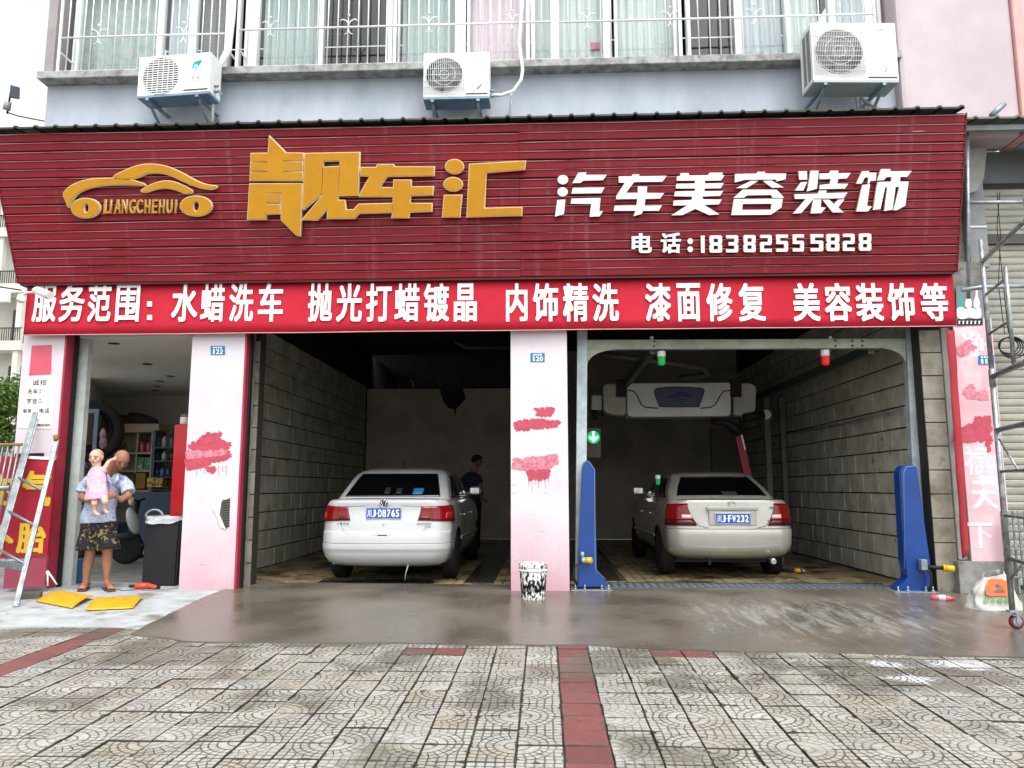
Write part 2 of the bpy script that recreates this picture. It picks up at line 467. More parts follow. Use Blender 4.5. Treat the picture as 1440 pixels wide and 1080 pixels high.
    for (qx, qy, rad) in ((1290, 952, 0.75), (1180, 938, 0.6), (990, 958, 0.7), (900, 938, 0.5), (250, 925, 0.6)):
        c_ = GP(qx, qy); dx = f('SUBTRACT', px.outputs[0], c_.x); dy = f('SUBTRACT', px.outputs[1], c_.y)
        z_ = f('SUBTRACT', 1.0, f('DIVIDE', f('SQRT', f('ADD', f('MULTIPLY', dx, dx), f('MULTIPLY', f('MULTIPLY', dy, dy), 1.6))), rad), clamp=True)
        zones = z_ if zones is None else f('MAXIMUM', zones, z_)
    tot = f('ADD', tot, f('MULTIPLY', zones, f('MULTIPLY', f('SUBTRACT', n5.outputs['Fac'], 0.26), 0.9)))
    L.new(tot, st.inputs['Value'])
    m2 = N.new('ShaderNodeMix'); m2.data_type = 'RGBA'; m2.inputs['B'].default_value = (*srgb('#59554a'), 1)
    L.new(st.outputs[0], m2.inputs['Factor']); L.new(mx.outputs['Result'], m2.inputs['A'])
    res = m2.outputs['Result']
    fz = None                          # white puddle sheen painted on as foamy patches
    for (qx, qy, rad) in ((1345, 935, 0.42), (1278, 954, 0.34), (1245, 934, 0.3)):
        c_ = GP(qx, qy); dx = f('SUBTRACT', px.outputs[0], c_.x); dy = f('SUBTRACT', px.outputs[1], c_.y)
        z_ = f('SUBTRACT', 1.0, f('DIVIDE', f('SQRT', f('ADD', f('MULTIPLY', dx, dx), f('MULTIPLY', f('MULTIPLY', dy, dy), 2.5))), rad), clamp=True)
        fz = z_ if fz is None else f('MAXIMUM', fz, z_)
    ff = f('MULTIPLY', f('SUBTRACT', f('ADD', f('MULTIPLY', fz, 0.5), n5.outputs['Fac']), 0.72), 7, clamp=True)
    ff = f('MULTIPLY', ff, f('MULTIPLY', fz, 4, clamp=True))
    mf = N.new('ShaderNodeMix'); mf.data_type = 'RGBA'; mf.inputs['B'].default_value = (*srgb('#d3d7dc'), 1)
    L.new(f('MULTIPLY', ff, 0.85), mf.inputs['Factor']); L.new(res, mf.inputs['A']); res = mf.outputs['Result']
    ro = N.new('ShaderNodeMapRange'); ro.inputs['To Min'].default_value = 0.6; ro.inputs['To Max'].default_value = 0.3
    L.new(st.outputs[0], ro.inputs['Value']); L.new(ro.outputs[0], b.inputs['Roughness'])
    hgt = f('MULTIPLY', n1.outputs['Fac'], 0.25)
    # chipped, crumbling rims
    n6 = N.new('ShaderNodeTexNoise'); n6.inputs['Scale'].default_value = 16; n6.inputs['Detail'].default_value = 6; L.new(geo.outputs['Position'], n6.inputs['Vector'])
    ed = f('MINIMUM', f('MINIMUM', sp.outputs[0], f('SUBTRACT', 1.0, sp.outputs[0])), f('MINIMUM', sp.outputs[1], f('SUBTRACT', 1.0, sp.outputs[1])))
    chip = f('MULTIPLY', f('SUBTRACT', f('MULTIPLY', f('SUBTRACT', n6.outputs['Fac'], 0.5), 0.55), ed), 45, clamp=True)
    gr = chip if gr is None else f('MAXIMUM', gr, chip)
    if gr is not None:
        g2 = f('MULTIPLY', gr, wear.outputs[0])
        mg = N.new('ShaderNodeMix'); mg.data_type = 'RGBA'; mg.inputs['B'].default_value = (*srgb(groove), 1)
        L.new(f('MULTIPLY', g2, 0.95), mg.inputs['Factor']); L.new(res, mg.inputs['A']); res = mg.outputs['Result']
        hgt = f('SUBTRACT', hgt, g2)
    L.new(res, b.inputs['Base Color'])
    bp = N.new('ShaderNodeBump'); bp.inputs['Strength'].default_value = 0.5; bp.inputs['Distance'].default_value = 0.004
    L.new(hgt, bp.inputs['Height']); L.new(bp.outputs[0], b.inputs['Normal'])
    return m
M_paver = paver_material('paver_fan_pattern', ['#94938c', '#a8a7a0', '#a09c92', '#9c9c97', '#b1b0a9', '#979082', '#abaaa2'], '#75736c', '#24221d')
M_paver_red = paver_material('paver_red', ['#6d3e3b', '#784643', '#643936'], '#553431', '#46433a', fan=False)

# ------------------------------------------------------------------ ground
M_subsoil = mat('dirt_and_grit', '#4b483f', 0.9, col2='#2f2d27', nscale=6, nmix=0.9, bump=0.5, bscale=80, col3='#59603a', c3s=3, c3t=(0.62, 0.75))
mb = MB()
ys = [-120, -12, YF, 300]
zz = [gz(-12)-0.03, gz(-12)-0.03, -0.03, -0.03]
for i in range(3):
    mb.quad([(-150, ys[i], zz[i]), (150, ys[i], zz[i]), (150, ys[i+1], zz[i+1]), (-150, ys[i+1], zz[i+1])])
g = mb.build('ground', mat('street_concrete', '#94938e', 0.85, col2='#7a7974', nscale=2, bump=0.2)); g['kind'] = 'structure'
mb = MB(); mb.quad([(-12, 2.0, gz(2.0)-0.017), (12, 2.0, gz(2.0)-0.017), (12, YF, -0.017), (-12, YF, -0.017)])
g = mb.build('paving_bed', M_subsoil); g['kind'] = 'structure'

# the wet concrete apron before the two bays, with its ragged edge
def wet_material():
    m = bpy.data.materials.new('wet_concrete'); m.use_nodes = True; nt = m.node_tree; N = nt.nodes; L = nt.links
    b = N['Principled BSDF']; f = expr(nt)
    g = N.new('ShaderNodeNewGeometry')
    mp = N.new('ShaderNodeMapping'); mp.inputs['Scale'].default_value = (1.1, 0.9, 1); mp.inputs['Rotation'].default_value = (0, 0, R(25))
    L.new(g.outputs['Position'], mp.inputs[0])
    a = N.new('ShaderNodeTexNoise'); a.inputs['Scale'].default_value = 1.1; a.inputs['Detail'].default_value = 7; L.new(mp.outputs[0], a.inputs['Vector'])
    c = N.new('ShaderNodeTexNoise'); c.inputs['Scale'].default_value = 30; c.inputs['Detail'].default_value = 6; L.new(g.outputs['Position'], c.inputs['Vector'])
    cr = N.new('ShaderNodeValToRGB'); e = cr.color_ramp.elements
    e[0].position = 0.3; e[0].color = (*srgb('#524d45'), 1); e[1].position = 0.7; e[1].color = (*srgb('#746d63'), 1)
    L.new(a.outputs['Fac'], cr.inputs[0])
    # sparse pale streaks of suds, drawn out along the run of the water
    mp2 = N.new('ShaderNodeMapping'); mp2.inputs['Scale'].default_value = (5.2, 1.0, 1); mp2.inputs['Rotation'].default_value = (0, 0, R(-22))
    L.new(g.outputs['Position'], mp2.inputs[0])
    d = N.new('ShaderNodeTexNoise'); d.inputs['Scale'].default_value = 1.7; d.inputs['Detail'].default_value = 9; d.inputs['Roughness'].default_value = 0.75; d.inputs['Distortion'].default_value = 0.6
    L.new(mp2.outputs[0], d.inputs['Vector'])
    sx = N.new('ShaderNodeSeparateXYZ'); L.new(g.outputs['Position'], sx.inputs[0])
    # distance from the spot where the foam runs out of the right bay
    dx = f('SUBTRACT', sx.outputs[0], 2.75); dy = f('SUBTRACT', sx.outputs[1], 7.7)
    rr = f('SQRT', f('ADD', f('MULTIPLY', f('MULTIPLY', dx, dx), 0.75), f('MULTIPLY', dy, dy)))
    zone = f('SUBTRACT', 1.0, f('DIVIDE', rr, 1.9), clamp=True)
    st = N.new('ShaderNodeMapRange'); st.inputs['From Min'].default_value = 0.5; st.inputs['From Max'].default_value = 0.68
    L.new(f('ADD', d.outputs['Fac'], f('MULTIPLY', f('SUBTRACT', zone, 0.45), 0.22)), st.inputs['Value'])
    sfac = f('MULTIPLY', f('MULTIPLY', st.outputs[0], f('MULTIPLY', zone, 1.6, clamp=True)), 0.5)
    mx = N.new('ShaderNodeMix'); mx.data_type = 'RGBA'; mx.inputs['B'].default_value = (*srgb('#b9bab6'), 1)
    L.new(sfac, mx.inputs['Factor']); L.new(cr.outputs[0], mx.inputs['A'])
    m3 = N.new('ShaderNodeMix'); m3.data_type = 'RGBA'; m3.blend_type = 'MULTIPLY'; m3.inputs['Factor'].default_value = 0.5
    L.new(mx.outputs['Result'], m3.inputs['A']); L.new(c.outputs['Color'], m3.inputs['B'])
    m4 = N.new('ShaderNodeMix'); m4.data_type = 'RGBA'; m4.inputs['Factor'].default_value = 0.35
    L.new(mx.outputs['Result'], m4.inputs['A']); L.new(m3.outputs['Result'], m4.inputs['B'])
    L.new(m4.outputs['Result'], b.inputs['Base Color'])
    ro = N.new('ShaderNodeMapRange'); ro.inputs['From Min'].default_value = 0.3; ro.inputs['From Max'].default_value = 0.75; ro.inputs['To Min'].default_value = 0.2; ro.inputs['To Max'].default_value = 0.42
    L.new(a.outputs['Fac'], ro.inputs['Value']); L.new(ro.outputs[0], b.inputs['Roughness'])
    bp = N.new('ShaderNodeBump'); bp.inputs['Strength'].default_value = 0.22; bp.inputs['Distance'].default_value = 0.006
    L.new(c.outputs['Fac'], bp.inputs['Height']); L.new(bp.outputs[0], b.inputs['Normal'])
    return m
M_wet = wet_material()
M_dry = mat('dry_concrete', '#a9aeb0', 0.8, col2='#8d9190', nscale=3, nmix=0.9, bump=0.3, bscale=60, col3='#6e6c62', c3s=2.3, c3t=(0.56, 0.68))
def ragged(pts, amp=0.03, step=0.12, seed=0):
    out = []
    n = len(pts)
    for i in range(n):
        a = Vector(pts[i]); b = Vector(pts[(i+1) % n]); L_ = (b-a).length; k = max(1, int(L_/step))
        for j in range(k):
            p = a.lerp(b, j/k)
            q = noise.noise_vector(Vector((p.x*3+seed, p.y*3, seed*1.7)))*amp
            out.append((p.x+q.x, p.y+q.y))
    return out
def ground_sheet(name, px, m, lift, thick=0.02, amp=0.03, seed=0, zfun=gz):
    pts = [(GP(*q).x, GP(*q).y) for q in px]
    pts = ragged(pts, amp, 0.12, seed)
    # fill with a triangulated outline, then drop each vertex on the slope
    me = poly_mesh([pts], 0)
    bm = bmesh.new(); bm.from_mesh(me)
    r = bmesh.ops.extrude_face_region(bm, geom=bm.faces[:])
    top = [v for v in r['geom'] if isinstance(v, bmesh.types.BMVert)]
    for v in bm.verts: v.co.z = zfun(v.co.y)+lift-thick
    for v in top: v.co.z = zfun(v.co.y)+lift
    bmesh.ops.recalc_face_normals(bm, faces=bm.faces[:])
    bm.to_mesh(me); bm.free(); me.materials.clear(); me.materials.append(m)
    return link(name, me)
A_edge = [(186, 893), (260, 903), (400, 905), (560, 906), (700, 908), (830, 909), (900, 912), (1010, 917), (1150, 918), (1300, 923), (1480, 926)]
ap = ground_sheet('wet_concrete_apron', A_edge + [(1560, 905), (1560, 800), (1350, 836), (1320, 829.5), (797, 824.5), (340, 819.5), (322, 828), (262, 852)], M_wet, 0.012, amp=0.035, seed=3)
ap['kind'] = 'structure'
dry = ground_sheet('dry_concrete_floor', [(-120, 884), (20, 883), (120, 882), (200, 886), (262, 853), (322, 829), (250, 822), (90, 818), (-120, 812)], M_dry, 0.008, amp=0.05, seed=5)
dry['kind'] = 'structure'

# paving
T = 0.2415; TY = 0.2385; TW = 0.2335
xs0 = GP(789.5, 1000).x            # left edge of the red strip
def tile_mesh(name, m):
    w = TW/2
    b = bmesh.new(); h = 0.02; ch = 0.003
    top = [b.verts.new((x*(w-ch), y*(w-ch), 0)) for x, y in ((-1, -1), (1, -1), (1, 1), (-1, 1))]
    mid = [b.verts.new((x*w, y*w, -ch)) for x, y in ((-1, -1), (1, -1), (1, 1), (-1, 1))]
    bot = [b.verts.new((x*w, y*w, -h)) for x, y in ((-1, -1), (1, -1), (1, 1), (-1, 1))]
    b.faces.new(top)
    for i in range(4):
        b.faces.new((mid[i], mid[(i+1) % 4], top[(i+1) % 4], top[i])); b.faces.new((bot[i], bot[(i+1) % 4], mid[(i+1) % 4], mid[i]))
    uvl = b.loops.layers.uv.new('uv')
    for f_ in b.faces:
        for l in f_.loops: l[uvl].uv = (l.vert.co.x/(2*w)+0.5, l.vert.co.y/(2*w)+0.5)
    for f_ in b.faces:
        if abs(f_.normal.z) < 0.3: f_.material_index = 1
    b.normal_update()
    for f_ in b.faces: f_.material_index = 0 if f_.normal.z > 0.9 else 1
    me = bpy.data.meshes.new(name); b.to_mesh(me); b.free(); me.materials.append(m); me.materials.append(M_subsoil); return me
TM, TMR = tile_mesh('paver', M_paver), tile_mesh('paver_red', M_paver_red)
pav = bpy.data.objects.new('paving', None); COL.objects.link(pav); pav['kind'] = 'structure'
def inside(pt, poly):
    x, y = pt; c = False; n = len(poly)
    for i in range(n):
        x1, y1 = poly[i]; x2, y2 = poly[(i+1) % n]
        if (y1 > y) != (y2 > y) and x < (x2-x1)*(y-y1)/(y2-y1)+x1: c = not c
    return c
near_edge = [(GP(*q).x, GP(*q).y) for q in [(-200, 884), (20, 883), (120, 882), (186, 893)] + A_edge[1:]]
def edge_y(x):
    for (a, b), (c, d) in zip(near_edge, near_edge[1:]):
        if a <= x <= c: return b+(d-b)*(x-a)/(c-a)
    return near_edge[0][1] if x < near_edge[0][0] else near_edge[-1][1]
tiles = []
row_red = int((GP(560, 914).y-3.0)/TY)
for i in range(-36, 30):
    for j in range(-3, 24):
        cx = xs0+(i+0.5)*T; cy = 3.0+(j+0.5)*TY
        if cy-TY/2 > edge_y(cx)+0.22: continue
        # in view?
        v = CR.transposed() @ (Vector((cx, cy, gz(cy)))-CL)
        if v.z > -0.5: continue
        sx_ = 720+1080*v.x/-v.z; sy_ = 540-1080*v.y/-v.z
        if not (-70 < sx_ < 1510 and sy_ < 1150): continue
        red = (i == 0) or (i == -12 and False) or (i == -17)
        if j == row_red and i in (-5, -4, 3, 4): red = True
        tiles.append((v.length, cx, cy, i, j, red))
tiles.sort()
rest = bmesh.new(); rest_n = 0
rot_of = {(0, 0): 2, (1, 0): 3, (1, 1): 0, (0, 1): 1}
for k, (dd, cx, cy, i, j, red) in enumerate(tiles):
    jx = random.uniform(-0.0025, 0.0025); tz = random.uniform(-0.004, 0.002)-(0.006 if random.random() < 0.06 else 0)
    tilt = Euler((SLOPE+random.gauss(0, 0.012), random.gauss(0, 0.010), rot_of[(i % 2, j % 2)]*math.pi/2+random.gauss(0, 0.010)))
    # rotation about Z is applied in the tile's own plane
    M = Matrix.Translation((cx+jx, cy+random.uniform(-0.002, 0.002), gz(cy)+tz)) @ Euler((tilt.x, tilt.y, 0)).to_matrix().to_4x4() @ Matrix.Rotation(tilt.z, 4, 'Z')
    if k < 296:
        o = link('paver', TMR if red else TM, pav); o.matrix_world = M
    elif not red:
        t_ = TM.copy(); t_.transform(M); rest.from_mesh(t_); bpy.data.meshes.remove(t_)
    else:
        o = link('paver', TMR, pav); o.matrix_world = M; 
me = bpy.data.meshes.new('far_pavers'); rest.to_mesh(me); rest.free(); me.materials.append(M_paver); me.materials.append(M_subsoil)
stuff(link('far_pavers', me, pav))

# ------------------------------------------------------------------ the shop building
Yp = 9.2
bld = thing('shop_building', 'shop building with pink pillars and a blue grey upper wall behind the red sign', 'building', (0, 9.6, 0))
def part(mb_, name, m, parent=None, label=None):
    o = mb_.build(name, m); p = parent or bld
    o.parent = p; o.matrix_parent_inverse = p.matrix_world.inverted() if p.matrix_world != Matrix.Identity(4) else Matrix.Translation(-p.location)
    if label: o['label'] = label
    return o
def adopt(o, p):
    o.parent = p
    o.matrix_parent_inverse = (Matrix.Translation(p.location) @ Matrix.Rotation(p.rotation_euler.z, 4, 'Z')).inverted()
    return o
def xa(px, py, Y): return P(px, py, Y).x

PIL = {}
M_pillar = M_pink
def pillar_material():
    # dirt splashes and a pink flush near the foot: real stains in the coating
    m = bpy.data.materials.new('stained_pink_pillar'); m.use_nodes = True; nt = m.node_tree; N = nt.nodes; L = nt.links
    b = N['Principled BSDF']; f = expr(nt); g = N.new('ShaderNodeNewGeometry'); s = N.new('ShaderNodeSeparateXYZ'); L.new(g.outputs['Position'], s.inputs[0])
    n = N.new('ShaderNodeTexNoise'); n.inputs['Scale'].default_value = 2.2; n.inputs['Detail'].default_value = 7; L.new(g.outputs['Position'], n.inputs['Vector'])
    n2 = N.new('ShaderNodeTexNoise'); n2.inputs['Scale'].default_value = 14; n2.inputs['Detail'].default_value = 8; n2.inputs['Roughness'].default_value = 0.7
    mp = N.new('ShaderNodeMapping'); mp.inputs['Scale'].default_value = (1.6, 1, 0.5); L.new(g.outputs['Position'], mp.inputs[0]); L.new(mp.outputs[0], n2.inputs['Vector'])
    low = f('SUBTRACT', 1.0, f('DIVIDE', s.outputs[2], 0.9), clamp=True)
    a = f('ADD', f('MULTIPLY', low, 0.75), f('MULTIPLY', f('SUBTRACT', n.outputs['Fac'], 0.44), 0.75), clamp=True)
    mx = N.new('ShaderNodeMix'); mx.data_type = 'RGBA'; mx.inputs['A'].default_value = (*srgb('#cfc8ce'), 1); mx.inputs['B'].default_value = (*srgb('#c38f9b'), 1)
    L.new(a, mx.inputs['Factor'])
    d = f('MULTIPLY', f('SUBTRACT', f('ADD', n2.outputs['Fac'], f('MULTIPLY', low, 0.10)), 0.60), 6, clamp=True)
    m2 = N.new('ShaderNodeMix'); m2.data_type = 'RGBA'; m2.inputs['B'].default_value = (*srgb('#b5a3a4'), 1)
    L.new(f('MULTIPLY', d, 0.6), m2.inputs['Factor']); L.new(mx.outputs['Result'], m2.inputs['A'])
    n7 = N.new('ShaderNodeTexNoise'); n7.inputs['Scale'].default_value = 3.0; n7.inputs['Detail'].default_value = 9; n7.inputs['Roughness'].default_value = 0.75
    mp7 = N.new('ShaderNodeMapping'); mp7.inputs['Scale'].default_value = (1.2, 1, 11); L.new(g.outputs['Position'], mp7.inputs[0]); L.new(mp7.outputs[0], n7.inputs['Vector'])
    half = f('SUBTRACT', 1.0, f('DIVIDE', s.outputs[2], 2.4), clamp=True)
    crk = f('MULTIPLY', f('SUBTRACT', f('ADD', n7.outputs['Fac'], f('MULTIPLY', half, 0.05)), 0.665), 22, clamp=True)
    m3 = N.new('ShaderNodeMix'); m3.data_type = 'RGBA'; m3.inputs['B'].default_value = (*srgb('#6f6466'), 1)
    L.new(f('MULTIPLY', crk, 0.8), m3.inputs['Factor']); L.new(m2.outputs['Result'], m3.inputs['A'])
    L.new(m3.outputs['Result'], b.inputs['Base Color']); b.inputs['Roughness'].default_value = 0.5
    bp = N.new('ShaderNodeBump'); bp.inputs['Strength'].default_value = 0.25; bp.inputs['Distance'].default_value = 0.01
    L.new(n2.outputs['Fac'], bp.inputs['Height']); L.new(bp.outputs[0], b.inputs['Normal'])
    return m
M_pillar = pillar_material()
specs = [('left', 34, 92), ('shop', 271, 345), ('centre', 718, 797), ('right', 1341, 1396)]
for nm, a, b_ in specs:
    x0, x1 = xa(a, 468, Yp), xa(b_, 468, Yp); PIL[nm] = (x0, x1)
    zb = 0.36 if nm == 'right' else 0.0
    part(MB().bb(x0, x1, Yp, Yp+0.02, zb, 3.2, 0.004), 'pillar_cladding', M_pillar if nm != 'right' else mat('faded_pink_board', '#d6b6bc', 0.5, col2='#cc9ea7', nscale=1.6, nmix=0.9, col3='#e0ccd2', c3s=3, c3t=(0.55, 0.7)))
    part(MB().bb(x0+0.004, x1-0.004, Yp+0.021, Yp+0.40, 0, 3.9), 'pillar', M_concrete)
# crimson reveals on the pillar sides
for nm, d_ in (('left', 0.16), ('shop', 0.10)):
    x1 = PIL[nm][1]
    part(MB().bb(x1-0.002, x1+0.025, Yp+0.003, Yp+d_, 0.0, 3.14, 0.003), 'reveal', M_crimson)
    part(MB().bb(x1+0.0, x1+0.05, Yp+d_+0.002, Yp+d_+0.07, 0.0, 3.14), 'reveal_shade_strip', M_dark)  # dark strip stands in for the shaded gap behind the reveal
# right pillar: grey block foot and door jambs
xr0, xr1 = PIL['right']
part(MB().bb(xr0-0.17, xr1+0.04, Yp-0.03, Yp+0.3, -0.01, 0.36, 0.01), 'pillar_foot', M_concrete)
# lintel wall behind the sign, upper wall
XL, XR = xa(34, 468, Yp), xa(1396, 468, Yp)
part(MB().bb(XL, XR, 9.42, 9.62, 3.35, 5.2), 'lintel', M_concrete)
XUR = xa(1262, 170, 9.25)
part(MB().bb(XL, XUR, 9.25, 9.45, 5.0, 6.46), 'upper_wall', M_bluegrey)
part(MB().bb(XL-0.02, XUR+0.02, 9.05, 9.55, 6.46, 6.56, 0.01), 'window_sill', M_sill)
part(MB().bb(XL-0.2, 5.0, 9.63, 9.8, 4.66, 6.2), 'back_beam', M_concrete)
part(MB().bb(XL, XUR, 9.4, 9.6, 8.2, 9.2), 'upper_wall', M_bluegrey)
# fin at the left end of the window band
xf = xa(82, 60, 9.1)
part(MB().bb(XL, XL+0.12, 9.15, 9.62, 6.561, 8.6), 'wall_fin', mat('beige_render', '#9a9494', 0.8, col2='#7f7a7c', nscale=3, bump=0.2))
part(MB().bb(XL+0.121, xf, 9.5, 9.6, 6.562, 8.6), 'wall_panel', mat('beige_render', '#9a9494'))
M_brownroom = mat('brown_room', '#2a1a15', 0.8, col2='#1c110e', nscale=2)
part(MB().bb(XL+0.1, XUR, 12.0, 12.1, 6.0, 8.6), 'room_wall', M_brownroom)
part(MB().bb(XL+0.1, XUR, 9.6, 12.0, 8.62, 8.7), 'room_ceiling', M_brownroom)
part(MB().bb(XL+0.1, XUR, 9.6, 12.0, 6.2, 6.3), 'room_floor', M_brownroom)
# roofs of the bays + ceiling + inner shell
CEIL = 4.5
part(MB().bb(-4.9, 5.2, 9.4, 18.8, CEIL, CEIL+0.15), 'bay_ceiling', mat('dark_ceiling', '#3c3a36', 0.9, col2='#262522', nscale=2, bump=0.2))  # ceiling in a mottled dark grey
part(MB().bb(-4.5, -0.26, 18.5, 18.7, 0, 3.6), 'back_wall', mat('pale_back_plaster', '#d9d0c4', 0.8, col2='#b9afa2', nscale=1.2, nmix=0.8, bump=0.15))
part(MB().bb(-0.24, 5.4, 18.5, 18.7, 0, CEIL), 'back_wall', M_plaster)
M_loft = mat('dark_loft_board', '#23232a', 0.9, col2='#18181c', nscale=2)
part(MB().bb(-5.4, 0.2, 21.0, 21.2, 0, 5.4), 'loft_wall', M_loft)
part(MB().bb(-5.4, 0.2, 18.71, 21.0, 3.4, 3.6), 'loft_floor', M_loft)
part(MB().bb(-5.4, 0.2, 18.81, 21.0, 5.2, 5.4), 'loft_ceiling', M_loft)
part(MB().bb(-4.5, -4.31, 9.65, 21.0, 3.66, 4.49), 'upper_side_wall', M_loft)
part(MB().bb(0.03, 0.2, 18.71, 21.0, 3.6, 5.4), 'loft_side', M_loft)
part(MB().bb(-4.475, -4.455, 9.64, 18.7, 0.0, 3.655), 'inner_wall', M_plaster)
part(MB().bb(4.78, 5.0, 9.45, 18.7, 0.0, 4.49), 'side_wall', M_concrete)
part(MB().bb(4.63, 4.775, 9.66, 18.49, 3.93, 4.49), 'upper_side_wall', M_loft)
part(MB().bb(-0.25, 0.02, 9.7, 18.5, 0, CEIL), 'dividing_wall', M_plaster)
M_palepink_wall = mat('pale_pink_render', '#c0b4b8', 0.8, col2='#b3a5ab', nscale=1.2, nmix=0.8, bump=0.1)
XP1 = xa(1418, 100, 9.25)
part(MB().bb(XUR+0.003, XP1, 9.1, 9.6, 5.44, 9.2, 0.05), 'pink_wall', M_palepink_wall)
part(MB().bb(XP1+0.003, XP1+0.13, 9.06, 9.6, 5.44, 9.2, 0.02), 'wall_edge', mat('salmon_paint', '#d9a6a0', 0.7, col2='#c8928d', nscale=3))
part(MB().bb(XP1+0.14, XP1+2.5, 9.3, 9.6, 5.44, 6.45), 'upper_wall', M_bluegrey)
part(MB().bb(XP1+0.14, XP1+2.5, 9.3, 9.6, 6.452, 9.2), 'pink_wall', M_palepink_wall)

# block walls of the bays
BW, BH = 0.5, 0.28
def brick_mesh(name, L_, H_, D_, m):
    return MB().box((0, 0, 0), (L_, D_, H_), 0.008).mesh(name, m)
def block_wall(label, o, u, length, height, seed, rows=None, nstart=0, tiles_h=BH, tiles_l=BW, thick=0.10, limit=300, mm=None):
    """wall of blocks standing on o, running along unit vector u"""
    rnd = random.Random(seed)
    u = Vector(u).normalized(); n = Vector((u.y, -u.x, 0))
    t = thing('block_wall', label, 'wall', o, math.atan2(u.y, u.x))
    t.matrix_world
    link('mortar', MB().bb(0, length, 0.022, thick+0.05, -0.01, height).mesh('mortar', M_mortar), t)
    full = brick_mesh('block', tiles_l-0.016, tiles_h-0.018, thick, mm or M_block)
    half = brick_mesh('block', tiles_l/2-0.016, tiles_h-0.018, thick, mm or M_block)
    nr = int(round(height/tiles_h)); cnt = 0
    for r in range(nr):
        x = 0.0; first = True
        while x < length-0.05:
            L_ = tiles_l/2 if (first and r % 2) else tiles_l
            if x+L_ > length+0.01: L_ = tiles_l/2
            if x+L_ > length+0.02: break
            me = full if L_ == tiles_l else half
            if cnt < limit:
                link('block', me, t, (x+L_/2, thick/2+rnd.uniform(-0.004, 0.004), (r+0.5)*tiles_h+rnd.uniform(-0.002, 0.002)), (rnd.gauss(0, 0.006), rnd.gauss(0, 0.004), rnd.gauss(0, 0.004)))
            cnt += 1
            x += L_; first = False
    return t
XW1, XW2 = -4.3, 4.62
# left bay: its left wall runs away from the street (faces +X): u = -Y direction gives normal... front face is at local -Y side
wl_ = block_wall('white painted block wall along the left side of the bay with the white car', (XW1, 9.75, 0), (0, 1, 0), 8.7, 3.64, 1)
wl_.scale = (1, 1, 1)
wr_ = block_wall('grimy block wall on the right side of the bay with the silver beige car', (XW2, 18.45, 0), (0, -1, 0), 9.0, 3.92, 2)
# ------------------------------------------------------------------ the long red sign
zb, zt = 3.735, 5.44
yb, yt = 9.04, 8.50
pBL, pBR = P(28, 391, yb), P(1344, 381, yb)
fo = Vector((0, yb, zb))
SF = Frame(fo, (1, 0, 0), (0, yt-yb, zt-zb))
HS = math.hypot(yt-yb, zt-zb)
def edge(side, v):
    # the sign gets longer towards its top
    t_ = v/HS
    a = pBL.x if side < 0 else pBR.x
    top = P(-14, 183, yt).x if side < 0 else P(1357, 158, yt).x
    return a+(top-a)*t_
sign = thing('fascia_sign', 'long red slatted shop sign leaning out over the bays with gold and white raised characters', 'sign', (0, yb, zb))
M_lip = mat('panel_edge_highlight', '#c99a9d', 0.45, col2='#8a3f47', nscale=1.6, nmix=1.0, contrast=(0.42, 0.66))  # pale ridge colour paints the bright highlight along each slat
NS = 17
hs = HS/NS
rnd = random.Random(11)
xmid = SF.uv(731, 300)[0]
for i in range(NS):
    v0, v1 = i*hs, (i+1)*hs
    prof = [(0.0, -0.008, 2), (0.0, 0.026, 2), (0.004, 0.028, 0), (hs-0.026, 0.010, 0), (hs-0.021, 0.019, 1), (hs-0.012, 0.0205, 1), (hs-0.009, 0.012, 2), (hs-0.003, -0.008, 2)]  # dark lip and slot faces paint the shadow gap between slats
    for half in (0, 1):
        xa0 = edge(-1, v0) if half == 0 else xmid+0.002
        xb0 = xmid-0.002 if half == 0 else edge(1, v0)
        xa1 = edge(-1, v1) if half == 0 else xmid+0.002
        xb1 = xmid-0.002 if half == 0 else edge(1, v1)
        seg = 26; b = bmesh.new(); rows = []
        dv = rnd.uniform(-0.0035, 0.0035); ph = rnd.uniform(0, 40)
        for k in range(seg+1):
            t_ = k/seg; row = []
            for (v, d, m_) in prof:
                w_ = v/hs
                x = (xa0+(xb0-xa0)*t_)*(1-w_)+(xa1+(xb1-xa1)*t_)*w_
                wob = noise.noise(Vector((x*0.9+ph, i*3.1, half*9)))*0.006
                row.append(b.verts.new(SF.pt(x, v0+v+wob+dv, d+noise.noise(Vector((x*1.7, i*5.0, 4)))*0.006)))
            rows.append(row)
        for k in range(seg):
            for q in range(len(prof)-1):
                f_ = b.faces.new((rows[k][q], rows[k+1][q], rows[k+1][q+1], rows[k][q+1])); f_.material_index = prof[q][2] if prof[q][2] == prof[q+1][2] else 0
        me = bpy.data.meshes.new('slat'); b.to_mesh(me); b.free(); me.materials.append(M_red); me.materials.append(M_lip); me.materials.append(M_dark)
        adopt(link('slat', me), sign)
mb = MB()
mb.prism([SF.pt(edge(-1, -0.02)+0.01, -0.02, -0.012), SF.pt(edge(1, -0.02)-0.01, -0.02, -0.012), SF.pt(edge(1, HS)-0.01, HS, -0.012), SF.pt(edge(-1, HS)+0.01, HS, -0.012)], SF.n*-0.03)
adopt(mb.build('backing_frame', M_dark), sign)
for sd in (-1, 1):
    mb = MB()
    a = SF.pt(edge(sd, 0), 0, 0.028); b_ = SF.pt(edge(sd, HS), HS, 0.028)
    q = [a, b_, b_+Vector((0, 0.62, 0.06)), Vector((a.x, 9.16, a.z))]
    mb.prism(q, (0.012*sd, 0, 0))
    adopt(mb.build('side_trim', mat('sign_side_red', '#7a1c28', 0.5, col2='#5b1620', nscale=5)), sign)
mb = MB(); mb.bb(pBL.x+0.02, pBR.x-0.02, yb-0.012, yb+0.12, zb-0.035, zb-0.008)
